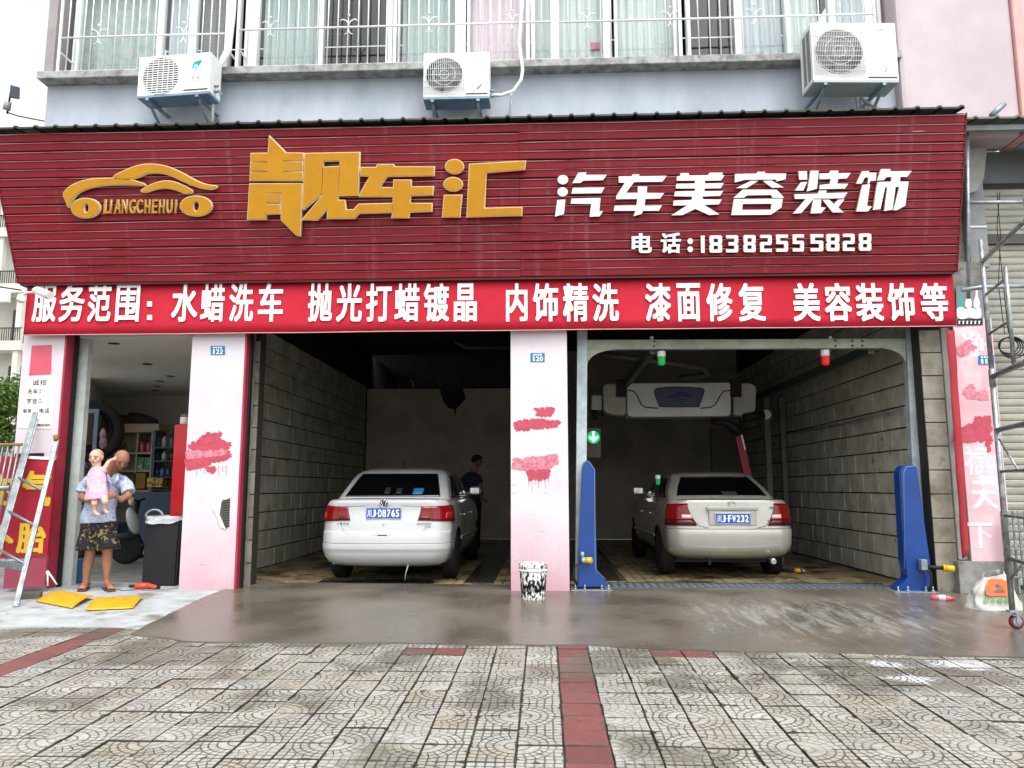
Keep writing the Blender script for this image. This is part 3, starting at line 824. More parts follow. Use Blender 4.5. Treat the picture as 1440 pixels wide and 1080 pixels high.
adopt(mb.build('bottom_trim', mat('dark_red_trim', '#4a1018', 0.5)), sign)

def crop(pts, ox, oy, s): return [(ox+x/s, oy+y/s) for x, y in pts]
def ell(cx, cy, rx, ry, n=22): return [(cx+rx*math.cos(2*math.pi*k/n), cy+ry*math.sin(2*math.pi*k/n)) for k in range(n)]
def gold(name, loops, t_=0.05):
    """raised character: cream box with a gold face set on it"""
    L = [[SF.uv(*q) for q in lp] for lp in loops]
    cu_me = poly_mesh(L, t_/2)
    cu = bpy.data.curves.new('p', 'CURVE'); cu.dimensions = '2D'; cu.extrude = t_/2; cu.fill_mode = 'BOTH'; cu.offset = 0.010
    for lp in L:
        sp = cu.splines.new('POLY'); sp.points.add(len(lp)-1)
        for p, q in zip(sp.points, lp): p.co = (q[0], q[1], 0, 1)
        sp.use_cyclic_u = True
    base = curve_mesh(cu, 'box')
    for v in base.vertices: v.co.z += t_/2
    root = adopt(SF.put(base, name, M_cream, None, 0.034), sign)
    for v in cu_me.vertices: v.co.z = (v.co.z/t_+0.5)*0.010
    f_ = SF.put(cu_me, 'face', M_gold, None, 0.034+t_+0.0012)
    f_.parent = root; f_.matrix_parent_inverse = Matrix.Translation(sign.location).inverted()
    f_.matrix_parent_inverse = Matrix.Identity(4)
    return root
c1 = lambda p: crop(p, 340, 180, 6.545)
c2 = lambda p: crop(p, 490, 200, 5.538)
gold('character', [c1([(280,92),(268,242),(112,245),(112,312),(262,316),(262,326),(108,326),(106,398),(258,402),(258,412),(106,412),(102,485),(575,488),(578,418),(408,412),(408,402),(578,398),(578,325),(405,316),(405,306),(580,305),(580,242),(425,240)]),
                   c1([(100,522),(572,520),(555,990),(525,985),(388,848),(392,600),(255,598),(255,612),(378,612),(378,685),(250,690),(250,712),(370,712),(370,790),(240,795),(240,840),(80,840)]),
                   c1([(605,245),(1095,235),(1085,630),(910,635),(925,305),(765,310),(755,605),(590,750),(583,740)]),
                   c1([(770,370),(915,362),(900,655),(870,672),(962,672),(970,758),(1045,758),(1095,708),(1398,700),(1398,778),(1095,785),(1050,832),(808,832),(808,742),(712,848),(582,843),(755,640)])])
gold('character', [c2([(112,205),(230,205),(238,185),(358,182),(368,200),(672,200),(672,262),(310,268),(245,358),(365,362),(365,302),(495,302),(495,355),(665,352),(662,412),(490,418),(485,482),(655,482),(655,538),(482,545),(478,588),(350,588),(358,545),(362,425),(105,425),(105,405),(185,268),(112,265)])])
gold('character', [c2(ell(832, 195, 68, 52)), c2(ell(822, 332, 70, 50)), c2([(755,420),(885,418),(872,582),(742,582)]), c2([(950,180),(1378,155),(1372,215),(1075,240),(1060,520),(1350,512),(1350,570),(930,582)])])
c3 = lambda p: crop(p, 85, 220, 6.128)
def smooth_loop(pts, k=3):
    n = len(pts); out = []
    for i in range(n):
        p0, p1, p2, p3 = [Vector(pts[(i+d) % n]) for d in (-1, 0, 1, 2)]
        for j in range(k):
            t = j/k
            q = 0.5*((2*p1)+(-p0+p2)*t+(2*p0-5*p1+4*p2-p3)*t*t+(-p0+3*p1-3*p2+p3)*t**3)
            out.append((q.x, q.y))
    return out
gold('car_emblem', [c3(smooth_loop([(60,320),(130,255),(250,210),(400,195),(560,200),(660,215),(750,245),(720,250),(600,245),(420,250),(290,270),(190,310),(140,360),(115,405),(100,435),(75,380)])),
                    c3(smooth_loop([(485,185),(600,120),(720,80),(840,75),(960,100),(1080,155),(1200,220),(1280,248),(1365,262),(1320,285),(1220,270),(1100,225),(980,170),(880,145),(770,150),(650,195)])),
                    c3(smooth_loop([(725,295),(830,240),(930,218),(1030,235),(1155,300),(1105,322),(1020,290),(930,275),(840,285),(760,310)])),
                    c3(ell(245, 448, 120, 82)), c3(ell(252, 448, 26, 44)), c3(ell(1190, 430, 132, 84)), c3(ell(1192, 432, 30, 48))], 0.035)
for ch, x in zip('LIANGCHEHUI', [385, 440, 478, 545, 612, 675, 740, 800, 862, 930, 998]):
    w_ = 26 if ch == 'I' else 56
    a, b_ = c3([(x, 372), (x+w_, 492)])
    o = SF.glyph(ch, a[0], a[1], b_[0], b_[1], 'latin_letter', [M_gold, M_cream], None, off=0.012, ext=0.03, shear=0.25, lift=0.03, side=True); adopt(o, sign)
def white(loops, name='character'):
    adopt(SF.poly(loops, name, [M_whiteface, M_cream], None, ext=0.035, lift=0.032, side=True), sign)
c4 = lambda p: crop(p, 770, 230, 5.333)
c5 = lambda p: crop(p, 1020, 225, 5.333)
white([c4(ell(114, 124, 40, 35)), c4(ell(112, 215, 39, 34)), c4([(72,275),(133,272),(122,380),(55,400)]), c4([(228,72),(290,70),(285,88),(442,88),(412,128),(262,132),(248,148),(185,150)]),
       c4([(188,185),(425,182),(402,225),(178,228)]), c4([(178,265),(395,260),(385,360),(412,358),(388,398),(312,400),(325,305),(172,303)])])
white([c4([(530,100),(628,98),(635,85),(685,85),(680,98),(888,95),(855,140),(645,142),(585,222),(672,222),(672,175),(742,175),(738,222),(868,224),(838,265),(728,268),(722,318),(852,316),(828,356),(712,356),(700,380),(640,396),(655,356),(492,356),(500,318),(662,316),(668,268),(510,270),(512,245),(575,148),(530,146)])])
white([c4([(965,98),(990,96),(990,75),(1050,75),(1055,92),(1195,90),(1210,72),(1305,72),(1300,90),(1318,92),(1292,130),(1172,132),(1172,152),(1312,150),(1290,188),(1170,190),(1168,210),(1308,208),(1285,245),(1150,250),(1160,270),(1298,272),(1275,308),(1165,312),(1280,382),(1205,388),(1100,342),(1005,388),(922,390),(1040,315),(935,318),(940,280),(1072,275),(1078,250),(942,248),(950,212),(1098,208),(1098,190),(955,190),(960,155),(1098,152),(1098,132),(960,132)])])
white([c5([(65,108),(228,105),(232,92),(285,92),(288,105),(443,105),(438,148),(370,165),(372,150),(140,152),(60,172)]), c5([(180,160),(235,160),(150,214),(70,214)]), c5([(270,160),(335,158),(425,208),(340,212)]),
       c5([(120,225),(372,225),(428,285),(342,286),(330,265),(152,268),(130,285),(50,287)]), c5([(55,295),(418,292),(408,358),(330,412),(35,415)]), c5([(120,332),(335,330),(330,374),(115,376)])])
white([c5([(538,88),(598,88),(600,150),(540,152)]), c5([(628,84),(685,84),(672,218),(598,240),(612,170)]), c5([(555,170),(600,168),(570,232),(508,232)]),
       c5([(694,105),(770,102),(775,84),(832,84),(830,102),(925,100),(895,142),(832,145),(822,180),(905,182),(880,218),(690,222),(695,190),(770,182),(775,145),(690,148)]),
       c5([(505,260),(680,255),(690,232),(745,232),(740,252),(900,246),(872,290),(650,292),(555,400),(492,404),(590,294),(508,294)]),
       c5([(645,298),(705,298),(700,355),(738,360),(705,400),(625,403)]), c5([(715,300),(765,300),(800,335),(830,300),(878,298),(830,358),(872,395),(790,395)])])
white([c5([(1012,88),(1060,86),(1058,98),(1115,100),(1110,158),(1070,160),(1062,180),(1050,180),(1055,135),(1030,135),(1005,180),(962,182)]), c5([(1012,190),(1068,185),(1045,345),(1082,352),(1050,388),(965,388)]),
       c5([(1155,72),(1220,72),(1218,88),(1378,86),(1345,130),(1295,130),(1290,165),(1355,165),(1330,345),(1265,380),(1240,378),(1285,205),(1258,205),(1235,375),(1172,385),(1195,208),(1180,208),(1145,370),(1090,376),(1125,168),(1225,165),(1228,130),(1190,132),(1170,155),(1118,157)])])
c6 = lambda x0, y0, x1, y1: (880+x0/4, 310+y0/4, 880+x1/4, 310+y1/4)
for ch, x0, x1, y0, y1, of in (('电', 30, 143, 72, 183, .03), ('话', 192, 305, 70, 184, .03)):
    adopt(SF.glyph(ch, *c6(x0, y0, x1, y1), 'character', [M_whiteface, M_cream], None, off=of, ext=0.03, lift=0.032, side=True), sign)
white([[(880+x/4, 310+y/4) for x, y in ell(357, 117, 15, 16)], [(880+x/4, 310+y/4) for x, y in ell(357, 162, 15, 16)]], 'colon')
SQ = {  # squared digits: outline strokes on a 10 x 14 grid
 '8': ([(1,0),(9,0),(10,1),(10,6),(9,7),(10,8),(10,13),(9,14),(1,14),(0,13),(0,8),(1,7),(0,6),(0,1)], [(3.2,2.6),(3.2,5.6),(6.8,5.6),(6.8,2.6)], [(3.2,8.4),(3.2,11.4),(6.8,11.4),(6.8,8.4)]),
 '3': ([(0,0),(9,0),(10,1),(10,6),(9,7),(10,8),(10,13),(9,14),(0,14),(0,11.4),(6.8,11.4),(6.8,8.4),(2,8.4),(2,5.6),(6.8,5.6),(6.8,2.6),(0,2.6)],),
 '2': ([(1,0),(9,0),(10,1),(10,7),(9,8.4),(3.2,8.4),(3.2,11.4),(10,11.4),(10,14),(0,14),(0,7),(1,5.8),(6.8,5.8),(6.8,2.6),(0,2.6),(0,1)],),
 '5': ([(0,0),(10,0),(10,2.6),(3.2,2.6),(3.2,5.2),(9,5.2),(10,6.2),(10,13),(9,14),(0,14),(0,11.4),(6.8,11.4),(6.8,7.8),(0,7.8)],),
 '1': ([(0,0),(10,0),(10,14),(0,14)],)}
for ch, x0, x1, dy in zip('18382555828', [417,465,558,655,748,838,930,1030,1118,1210,1300], [437,535,625,722,812,903,992,1100,1190,1275,1368], range(11)):
    q = 86-dy*1.2
    loops = [[(880+(x0+a/10*(x1-x0))/4, 310+(q+b_/14*96)/4) for a, b_ in lp] for lp in SQ[ch]]
    white(loops, 'digit')

# corrugated roof sheet over the sign
def roof_sheet(name, x0, x1, yf_, zf_, yk, zk, m, parent, pitch=0.245, drop=0.0):
    b = bmesh.new(); cols_ = []
    x = x0; 
    while x < x1:
        for (dx, h) in ((0, 0), (0.10, 0), (0.115, 0.019), (0.145, 0.019), (0.16, 0)):
            xx = x+dx
            if xx > x1: break
            s_ = (xx-x0)/(x1-x0)
            cols_.append((b.verts.new((xx, yf_, zf_+h+drop*s_)), b.verts.new((xx, yk, zk+h+drop*s_))))
        x += pitch
    for (a, c), (d, e) in zip(cols_, cols_[1:]): b.faces.new((a, d, e, c))
    r = bmesh.ops.extrude_face_region(b, geom=b.faces[:])
    bmesh.ops.translate(b, vec=(0, 0, -0.022), verts=[v for v in r['geom'] if isinstance(v, bmesh.types.BMVert)])
    bmesh.ops.recalc_face_normals(b, faces=b.faces[:])
    me = bpy.data.meshes.new(name); b.to_mesh(me); b.free(); me.materials.append(m)
    o = link(name, me)
    return adopt(o, parent)
M_roof = mat('dark_roof_sheet', '#3d403b', 0.55, metal=0.2, col2='#272924', nscale=6)
roof_sheet('roof_sheet', P(-20, 180, 8.42).x, P(1357, 157, 8.42).x, 8.40, zt+0.03, 9.24, zt+0.18, M_roof, sign)
# white scuffs near the right end
M_scuff = mat('white_scuff', '#e9d7d8', 0.6)
adopt(SF.poly([[(1272, 186.5), (1290, 184.6), (1320, 185.0), (1320, 186.4), (1296, 186.8)]], 'scuff', M_scuff, None, lift=0.026), sign)

# ------------------------------------------------------------------ banner
ban = thing('service_banner', 'red cloth banner with white printed service list stretched under the slatted sign', 'banner', (0, 9.1, 3.1))
bx0, bx1 = P(34, 465, 9.1).x, P(1345, 463, 9.1).x
bz0, bz1 = P(720, 464, 9.1).z, zb-0.036
def ban_fn(u, v):
    x = bx0+(bx1-bx0)*u
    return Vector((x, 9.1+0.006*math.sin(x*2.1)+noise.noise(Vector((x*1.3, v*2, 3)))*0.012*(1-v)-0.0, bz0+(bz1-bz0)*v+0.008*(1-v)*noise.noise(Vector((x*0.8, 5, 0)))))
mb = MB(); mb.grid(ban_fn, 120, 5)
o = adopt(mb.build('cloth', M_banner), ban); md = o.modifiers.new('s', 'SOLIDIFY'); md.thickness = 0.004; apply_mods(o)
mb = MB()
mb.tube([ban_fn(k/40, 0)+Vector((0, 0, -0.004)) for k in range(41)], 0.006, 6)
adopt(mb.build('hem', mat('pale_hem', '#d9a9a6', 0.6)), ban)
BF = Frame((0, 9.085, bz0), (1, 0, 0), (0, 0, 1))
row = [('服', 140, 240, 0), ('务', 252, 358, 0), ('范', 372, 470, 0), ('围', 490, 590, 0), ('水', 725, 835, 0), ('蜡', 848, 948, 0), ('洗', 968, 1070, 0), ('车', 1090, 1195, 0),
       ('抛', -140, -38, 1), ('光', -20, 88, 1), ('打', 105, 212, 1), ('蜡', 225, 330, 1), ('镀', 348, 455, 1), ('晶', 475, 572, 1), ('内', 695, 785, 1), ('饰', 808, 915, 1), ('精', 935, 1042, 1), ('洗', 1060, 1170, 1), ('漆', 1282, 1390, 1),
       ('面', -25, 75, 2), ('修', 100, 210, 2), ('复', 235, 348, 2), ('美', 465, 578, 2), ('容', 598, 712, 2), ('装', 730, 845, 2), ('饰', 865, 978, 2), ('等', 1003, 1118, 2)]
for ch, a, b_, s_ in row:
    x0, x1 = s_*480+a/3, s_*480+b_/3
    t_ = x0/1440; dy = -1.0*t_
    adopt(BF.glyph(ch, x0, 399+dy, x1, 452.5+dy, 'printed_character', M_whiteface, None, off=0.022, lift=0.004), ban)
adopt(BF.poly([[(207, 424), (214, 424), (214, 431), (207, 431)], [(207, 443), (214, 443), (214, 450), (207, 450)]], 'printed_colon', M_whiteface, None, lift=0.004), ban)
# dangling end of cloth down the right pillar
mb = MB()
p_ = [P(1331, 464, 9.12), P(1342, 464, 9.12), P(1362, 775, 9.12), P(1353, 786, 9.12)]
mb.grid(lambda u, v: (p_[0].lerp(p_[1], u)).lerp(p_[3].lerp(p_[2], u), v)+Vector((0, -0.02*math.sin(u*math.pi)*(0.4+v)+0.006*math.sin(v*23+u*2), 0)), 6, 40)
o = adopt(mb.build('hanging_cloth', mat('shaded_red_cloth', '#a32a33', 0.7, col2='#8c1f28', nscale=3)), ban)  # red dimmed to put the cloth's shadow side into its colour
md = o.modifiers.new('s', 'SOLIDIFY'); md.thickness = 0.004; apply_mods(o)
# ------------------------------------------------------------------ windows of the upper floor
ZS = 6.56
YW = 9.42
def xw(px): return xa(px, 60, YW)
M_teal = mat('pale_teal_curtain', '#b9c4c4', 0.85, col2='#a0adae', nscale=5, stretch=(4, 1, 0.3))
M_pinkc = mat('pink_curtain', '#ead3de', 0.85, col2='#dbbccc', nscale=5, stretch=(4, 1, 0.3))
M_whitec = mat('white_curtain', '#d6dbda', 0.85, col2='#c2c9c9', nscale=5, stretch=(4, 1, 0.3))
M_lilac = mat('lilac_curtain', '#ced2da', 0.85, col2='#aab0bc', nscale=5, stretch=(4, 1, 0.3))
M_foil = mat('crumpled_foil_sheet', '#b9c2c1', 0.35, metal=0.0, col2='#7d8c8e', nscale=8, bump=1.0, bscale=12)
M_greyc = mat('grey_striped_curtain', '#8a8488', 0.8, col2='#6a6468', nscale=8, stretch=(1, 1, 5))
def curtain(px0, px1, m, label, y=9.62, amp=0.03, per=0.11):
    x0, x1 = xw(px0), xw(px1)
    n = max(8, int((x1-x0)/0.02))
    mb_ = MB()
    mb_.grid(lambda u, v: (x0+(x1-x0)*u, y+amp*math.sin((x0+(x1-x0)*u)/per*2*math.pi+0.8*math.sin(v*3)), ZS+0.02+1.58*v), n, 4)
    o = mb_.build('curtain', m)
    md = o.modifiers.new('s', 'SOLIDIFY'); md.thickness = 0.003; apply_mods(o)
    tag(o, label, 'curtain')
def window(px0, px1, mull, label, panes=True):
    x0, x1 = xw(px0), xw(px1)
    w_ = thing('window', label, 'window', ((x0+x1)/2, YW, ZS))
    mb_ = MB(); fr = 0.05
    mb_.bb(x0, x1, YW-0.03, YW+0.05, ZS+0.001, ZS+0.06, 0.004)
    mb_.bb(x0, x1, YW-0.03, YW+0.05, 8.14, 8.2, 0.004)
    adopt(mb_.build('frame', M_upvc), w_)
    edges = []
    for m in [(px0, px0+ (xa(10,0,9)*0+5))]+mull+[(px1-5, px1)]:
        a, b_ = xw(m[0]), xw(m[1]); edges.append((a, b_))
        adopt(MB().bb(a, b_, YW-0.035, YW+0.055, ZS+0.061, 8.139, 0.004).build('mullion', M_upvc), w_)
    for (a, b_), (c, d_) in zip(edges, edges[1:]):
        if c-b_ > 0.12 and panes:
            adopt(MB().bb(b_+0.002, c-0.002, YW+0.005, YW+0.009, ZS+0.062, 8.138).build('pane', M_glass), w_)
    return w_
window(86, 322, [(105, 113), (222, 230), (266, 277)], 'leftmost upper window with crumpled sheets behind its panes')
window(333, 552, [(345, 364), (449, 455), (543, 547)], 'upper window with one teal curtained pane and one dark open pane')
window(553, 745, [(560, 562), (640, 655), (657, 660)], 'upper window showing a teal curtain beside a pink curtain')
window(747, 952, [(775, 783), (848, 858), (864, 868)], 'upper window with white curtains and a small pink object behind the bars')
window(954, 1240, [(965, 971), (1033, 1045), (1104, 1111), (1166, 1176)], 'rightmost upper window, partly open, above the largest air conditioner')
curtain(88, 222, M_foil, 'crumpled silvery sheet behind the left half of the leftmost window', amp=0.012, per=0.3)
curtain(228, 268, M_lilac, 'grey lilac curtain in the leftmost window beside the sheet', amp=0.015)
curtain(276, 318, M_greyc, 'dark striped cloth at the right end of the leftmost window', amp=0.012)
curtain(364, 450, M_teal, 'teal curtain just left of the first dark open pane')
curtain(562, 641, M_teal, 'teal curtain just left of the pink curtain')
curtain(656, 745, M_pinkc, 'pink curtain in the window above the middle air conditioner')
curtain(749, 850, M_whitec, 'white curtain in the window right of the pink curtain')
curtain(866, 952, M_whitec, 'bright white curtain left of the second dark open pane')
curtain(1045, 1106, M_lilac, 'grey net curtain just right of the second dark open pane')
curtain(1110, 1160, M_whitec, 'white curtain partly hidden by the largest air conditioner')
curtain(1176, 1228, M_lilac, 'last lilac curtain at the right end of the windows')
o = MB().bb(xw(832), xw(845), 9.56, 9.6, 6.98, 7.08, 0.01).build('pink_box', mat('magenta_plastic', '#b8456e', 0.5)); tag(o, 'small magenta thing hung behind the bars of the white curtained window', 'box')

# security cages
YC = 9.1
bar_r = 0.0085
def cage(px0, px1, n, zb_, zh, label, orn, extra=None, post=None):
    x0, x1 = xa(px0, 60, YC), xa(px1, 60, YC)
    t = thing('window_grille', label, 'window grille', ((x0+x1)/2, YC, ZS), group='white security grilles over the upper windows')
    me = MB().cyl((0, 0, 0), (0, 0, 1.62), bar_r, n=6).mesh('bar', M_whitepaint)
    for i in range(n+1):
        x = x0+(x1-x0)*i/n
        if extra and any(a < x < b for a, b in extra): continue
        link('bar', me, t, (x-t.location.x+random.uniform(-0.006, 0.006), 0, 0.0), (0, random.gauss(0, 0.004), 0))
    for z in (0.0, zh-ZS):
        link('rail', MB().tube([(x0-t.location.x, -0.004, z+0.012), (0, -0.004, z+0.012+random.uniform(-0.006, 0.006)), (x1-t.location.x, -0.004, z+0.012)], 0.013, 6).mesh('rail', M_whitepaint), t)
    for px_ in orn:
        x = xa(px_, 60, YC)-t.location.x; z = zh-ZS
        mb_ = MB()
        for s_ in (-1, 1):
            pts = [(x, -0.012, z+0.02)]
            for k in range(10):
                a = math.pi*(k/9)*1.0
                pts.append((x+s_*(0.052-0.052*math.cos(a))*1.0, -0.012, z+0.03+0.085*math.sin(a*0.72)+0.0*k))
            mb_.tube(pts, 0.007, 6)
            pts = [(x, -0.012, z+0.0)]
            for k in range(7):
                a = math.pi*0.5*(k/6)
                pts.append((x+s_*0.055*(1-math.cos(a)), -0.012, z-0.02-0.07*math.sin(a)))
            mb_.tube(pts, 0.006, 6)
        mb_.sph((x, -0.014, z+0.17), 0.018, n=8)
        link('scroll', mb_.mesh('scroll', M_whitepaint), t)
    for k, px_ in enumerate((px0, px1)):
        x = xa(px_, 60, YC)-t.location.x
        link('post', MB().box((x, 0, 0.8), (0.028, 0.028, 1.6), 0.003).mesh('post', M_whitepaint), t)
        link('bracket', MB().box((x, 0.15, 0.3), (0.02, 0.28, 0.02)).mesh('bracket', M_whitepaint), t)
zc = P(700, 40, YC).z
cage(84, 318, 21, ZS, P(200, 52, YC).z, 'white security grille over the leftmost upper window', (138, 258))
cage(334, 776, 31, ZS, P(550, 38, YC).z, 'widest white security grille, above the middle air conditioner', (380, 490, 603, 720))
cage(784, 1232, 29, ZS, P(1000, 27, YC).z, 'white security grille ending at the pink wall on the right', (826, 943, 1063))
# fat white drain pipe between the first two windows
mb = MB(); mb.tube([P(330, -60, 9.04), P(326, 20, 9.03), P(321, 70, 9.02), P(305, 100, 8.98), P(300, 118, 8.96), P(299, 172, 8.98)], [0.055, 0.05, 0.045, 0.03, 0.02, 0.016], 10)
tag(mb.build('wrapped_pipe', M_whitepaint), 'thick white wrapped pipe dropping between the first two windows to the left air conditioner', 'pipe')

# ------------------------------------------------------------------ air conditioners
M_acw = mat('ac_casing', '#e4e6e4', 0.4, col2='#cdd0ce', nscale=4, nmix=0.5)
M_acdark = mat('ac_dark_inside', '#34383b', 0.7)
M_acblue = mat('ac_underside', '#7e97b0', 0.5, metal=0.2, col2='#5d7387', nscale=4)
M_brk = mat('bracket_blue_grey', '#8ea0ac', 0.5, metal=0.3, col2='#56636b', nscale=10)
def ac_unit(x, y, z, w, h, d, rz, label, kind):
    t = thing('air_conditioner', label, 'air conditioner', (x, y, z), rz, group='outdoor air conditioners above the sign')
    fx = w*0.62   # width of the fan side
    mb_ = MB()
    t_ = 0.012
    # casing as walls so that the fan opening is a real hole
    mb_.bb(-w/2, w/2, 0, d, h-t_, h, 0.006)
    mb_.bb(w/2-t_, w/2, 0.001, d-0.001, t_, h-t_-0.001, 0.003)
    mb_.bb(-w/2, w/2, d-t_, d, t_+0.001, h-t_-0.001)
    mb_.bb(-w/2, -w/2+t_, 0.0, d-t_-0.001, t_+0.001, 0.04); mb_.bb(-w/2, -w/2+t_, 0.0, d-t_-0.001, h-0.05, h-t_-0.001)
    mb_.bb(-w/2, -w/2+t_, 0.0, 0.05, 0.041, h-0.051); mb_.bb(-w/2, -w/2+t_, d-0.06, d-t_-0.001, 0.041, h-0.051)
    mb_.bb(-w/2+fx, w/2-t_-0.001, 0, t_, t_+0.001, h-t_-0.001, 0.004)
    R_ = min(fx, h)*0.455; cx, cz = -w/2+t_+(fx-t_)/2, h/2
    # front sheet round the fan with a circular hole
    lo = [(-w/2+t_+0.001, t_+0.001), (-w/2+fx-0.001, t_+0.001), (-w/2+fx-0.001, h-t_-0.001), (-w/2+t_+0.001, h-t_-0.001)]
    me = poly_mesh([lo, [(cx+R_*math.cos(2*math.pi*k/40), cz+R_*math.sin(2*math.pi*k/40)) for k in range(40)]], 0.004)
    link('casing', mb_.mesh('casing', M_acw), t)
    me.transform(Matrix.Translation((0, 0.008, 0)) @ Matrix.Rotation(math.pi/2, 4, 'X')); me.materials.clear(); me.materials.append(M_acw)
    link('fan_panel', me, t)
    link('base_pan', MB().bb(-w/2, w/2, 0.0, d, -0.02, t_, 0.004).mesh('base_pan', M_acblue if kind != 'big' else mat('ac_underside_grey', '#a9b3b2', 0.5)), t)
    link('coil', MB().bb(-w/2+0.03, -w/2+fx, d-0.08, d-0.02, 0.03, h-0.03).bb(-w/2+0.016, -w/2+0.03, 0.05, d-0.08, 0.05, h-0.05).mesh('coil', M_acdark), t)
    link('inside_shroud', MB().bb(-w/2+fx-0.004, -w/2+fx, 0.014, d-0.09, 0.03, h-0.03).mesh('inside_shroud', M_acdark), t)
    # fan blades
    fb = MB(); fb.cyl((cx, 0.07, cz), (cx, 0.13, cz), 0.05, n=16)
    for k in range(4):
        a = k*math.pi/2+0.5
        def bl(u, v, a=a):
            r = 0.045+u*(R_*0.9-0.045); aa = a+(v-0.5)*1.15
            return (cx+r*math.cos(aa), 0.085+0.05*v, cz+r*math.sin(aa))
        fb.grid(bl, 3, 5)
    link('fan', fb.mesh('fan', mat('fan_plastic', '#6a7074', 0.5)), t)
    # guard
    gb = MB()
    if kind == 'leaf':      # rows of short slots
        y_ = -0.006
        for k in range(17):
            zz_ = cz-R_*1.0+k*(2.0*R_/16); hw = math.sqrt(max(0.02, 1-((zz_-cz)/(R_*1.05))**2))*R_*1.03
            gb.bb(cx-hw, cx+hw, y_-0.003, y_+0.003, zz_-0.006, zz_+0.006)
        for k in range(8):
            xx = cx-R_+k*(2*R_/7); hh = math.sqrt(max(0.02, 1-((xx-cx)/(R_*1.05))**2))*R_*1.03
            gb.bb(xx-0.004, xx+0.004, y_-0.006, y_-0.0031, cz-hh, cz+hh)
    else:
        n_ = 20 if kind == 'mid' else 30
        s2 = R_*1.06
        for k in range(n_+1):
            xx = cx-s2+k*2*s2/n_
            gb.cyl((xx, -0.012, cz-s2), (xx, -0.012, cz+s2), 0.0032, n=5)
        for k in range(7 if kind == 'mid' else 11):
            zz_ = cz-s2+k*2*s2/(6 if kind == 'mid' else 10)
            gb.cyl((cx-s2, -0.016, zz_), (cx+s2, -0.016, zz_), 0.004, n=5)
        for a in (0.25, 1.0, 0.6):
            gb.tube([(cx+R_*a*math.cos(q/24*2*math.pi), -0.018, cz+R_*a*math.sin(q/24*2*math.pi)) for q in range(24)], 0.003, 5, closed=True)
    link('fan_guard', gb.mesh('fan_guard', M_acw), t)
    if kind == 'big':       # louvres on the left side
        lv = MB()
        for k in range(20):
            zz_ = 0.05+k*(h-0.11)/19
            lv.box((-w/2+0.003, d*0.5, zz_), (0.008, d-0.12, 0.010), rot=Matrix.Rotation(0.5, 3, 'Y'))
        lv.bb(-w/2-0.001, -w/2+0.008, d*0.5-0.008, d*0.5+0.008, 0.04, h-0.05)
        link('side_louvre', lv.mesh('side_louvre', M_acw), t)
    # service cover, seam and print
    link('cover', MB().bb(-w/2+fx+0.02, w/2-0.02, -0.006, -0.0005, 0.05, h-0.04, 0.002).mesh('cover', M_acw), t)
    link('seam', MB().bb(-w/2+fx+0.025, w/2-0.02, -0.005, -0.0006, 0.036, 0.046).mesh('seam', M_acdark), t)
    fr = Frame((0, -0.0065, 0), (1, 0, 0), (0, 0, 1))
    def mark(me, mm, nm):
        me.transform(Matrix.Translation((0, -0.0075, 0)) @ Matrix.Rotation(math.pi/2, 4, 'X')); me.materials.clear(); me.materials.append(mm); link(nm, me, t)
    ccx = (-w/2+fx+w/2)/2
    if kind == 'leaf':
        lf = [(ccx-0.05, h*0.62), (ccx-0.045, h*0.72), (ccx-0.01, h*0.78), (ccx+0.07, h*0.80), (ccx+0.045, h*0.70), (ccx+0.02, h*0.63), (ccx-0.02, h*0.60)]
        mark(poly_mesh([smooth_loop(lf)], 0.0006), mat('print_green', '#2f8f86', 0.5), 'leaf_mark')
        me = poly_mesh([ell(ccx-0.005, h*0.65, 0.032, 0.035)], 0.0012); mark(me, mat('print_cyan', '#7cc6d4', 0.5), 'badge_mark')
        me = text_mesh('虹', 0.01); fit_mesh(me, ccx+0.012, ccx+0.062, h*0.34, h*0.42); mark(me, mat('print_red', '#c0505c', 0.5), 'print')
        me = text_mesh('长', 0.01); fit_mesh(me, ccx-0.06, ccx-0.012, h*0.34, h*0.42); mark(me, mat('print_red', '#c0505c', 0.5), 'print')
        me = text_mesh('CHANGHONG', 0.0); fit_mesh(me, ccx-0.06, ccx+0.065, h*0.28, h*0.31); mark(me, mat('print_red', '#c0505c', 0.5), 'print')
    else:
        me = text_mesh('GREE' if kind == 'big' else 'Gree', 0.02); fit_mesh(me, ccx-0.06, ccx+0.05, h*0.86, h*0.885); mark(me, mat('print_grey', '#6d7478', 0.5), 'print')
        a_ = [(ccx-0.07, h*0.10), (ccx-0.02, h*0.10), (ccx+0.075, h*0.27), (ccx+0.075, h*0.34)]
        b_ = [(ccx-0.0, h*0.17), (ccx+0.02, h*0.17), (ccx+0.07, h*0.27), (ccx+0.05, h*0.26)]
        if kind == 'big': a_ = [(x_*0.5+ccx*0.5+0.03, z_*0.6+0.03) for x_, z_ in a_]; b_ = [(x_*0.5+ccx*0.5+0.03, z_*0.6+0.035) for x_, z_ in b_]
        mark(poly_mesh([a_], 0.0005), mat('print_pale', '#c9b4cf', 0.5), 'stripe_mark'); mark(poly_mesh([b_], 0.0011), mat('print_navy', '#3d4a8c', 0.5), 'stripe_mark')
    # brackets: arm below, strut back to the wall
    for sx_ in (-w*0.36, w*0.33):
        k = MB(); Y1 = (9.25-y)+0.02
        k.bb(sx_-0.02, sx_+0.02, 0.0, Y1, -0.05, -0.021); k.bb(sx_-0.02, sx_+0.02, Y1-0.03, Y1, -0.42, -0.0511)
        k.box((sx_, Y1*0.5+0.02, -0.225), (0.03, math.hypot(Y1*0.9, 0.34), 0.022), rot=Matrix.Rotation(-math.atan2(0.34, Y1*0.9), 3, 'X'))
        link('bracket', k.mesh('bracket', M_brk), t)
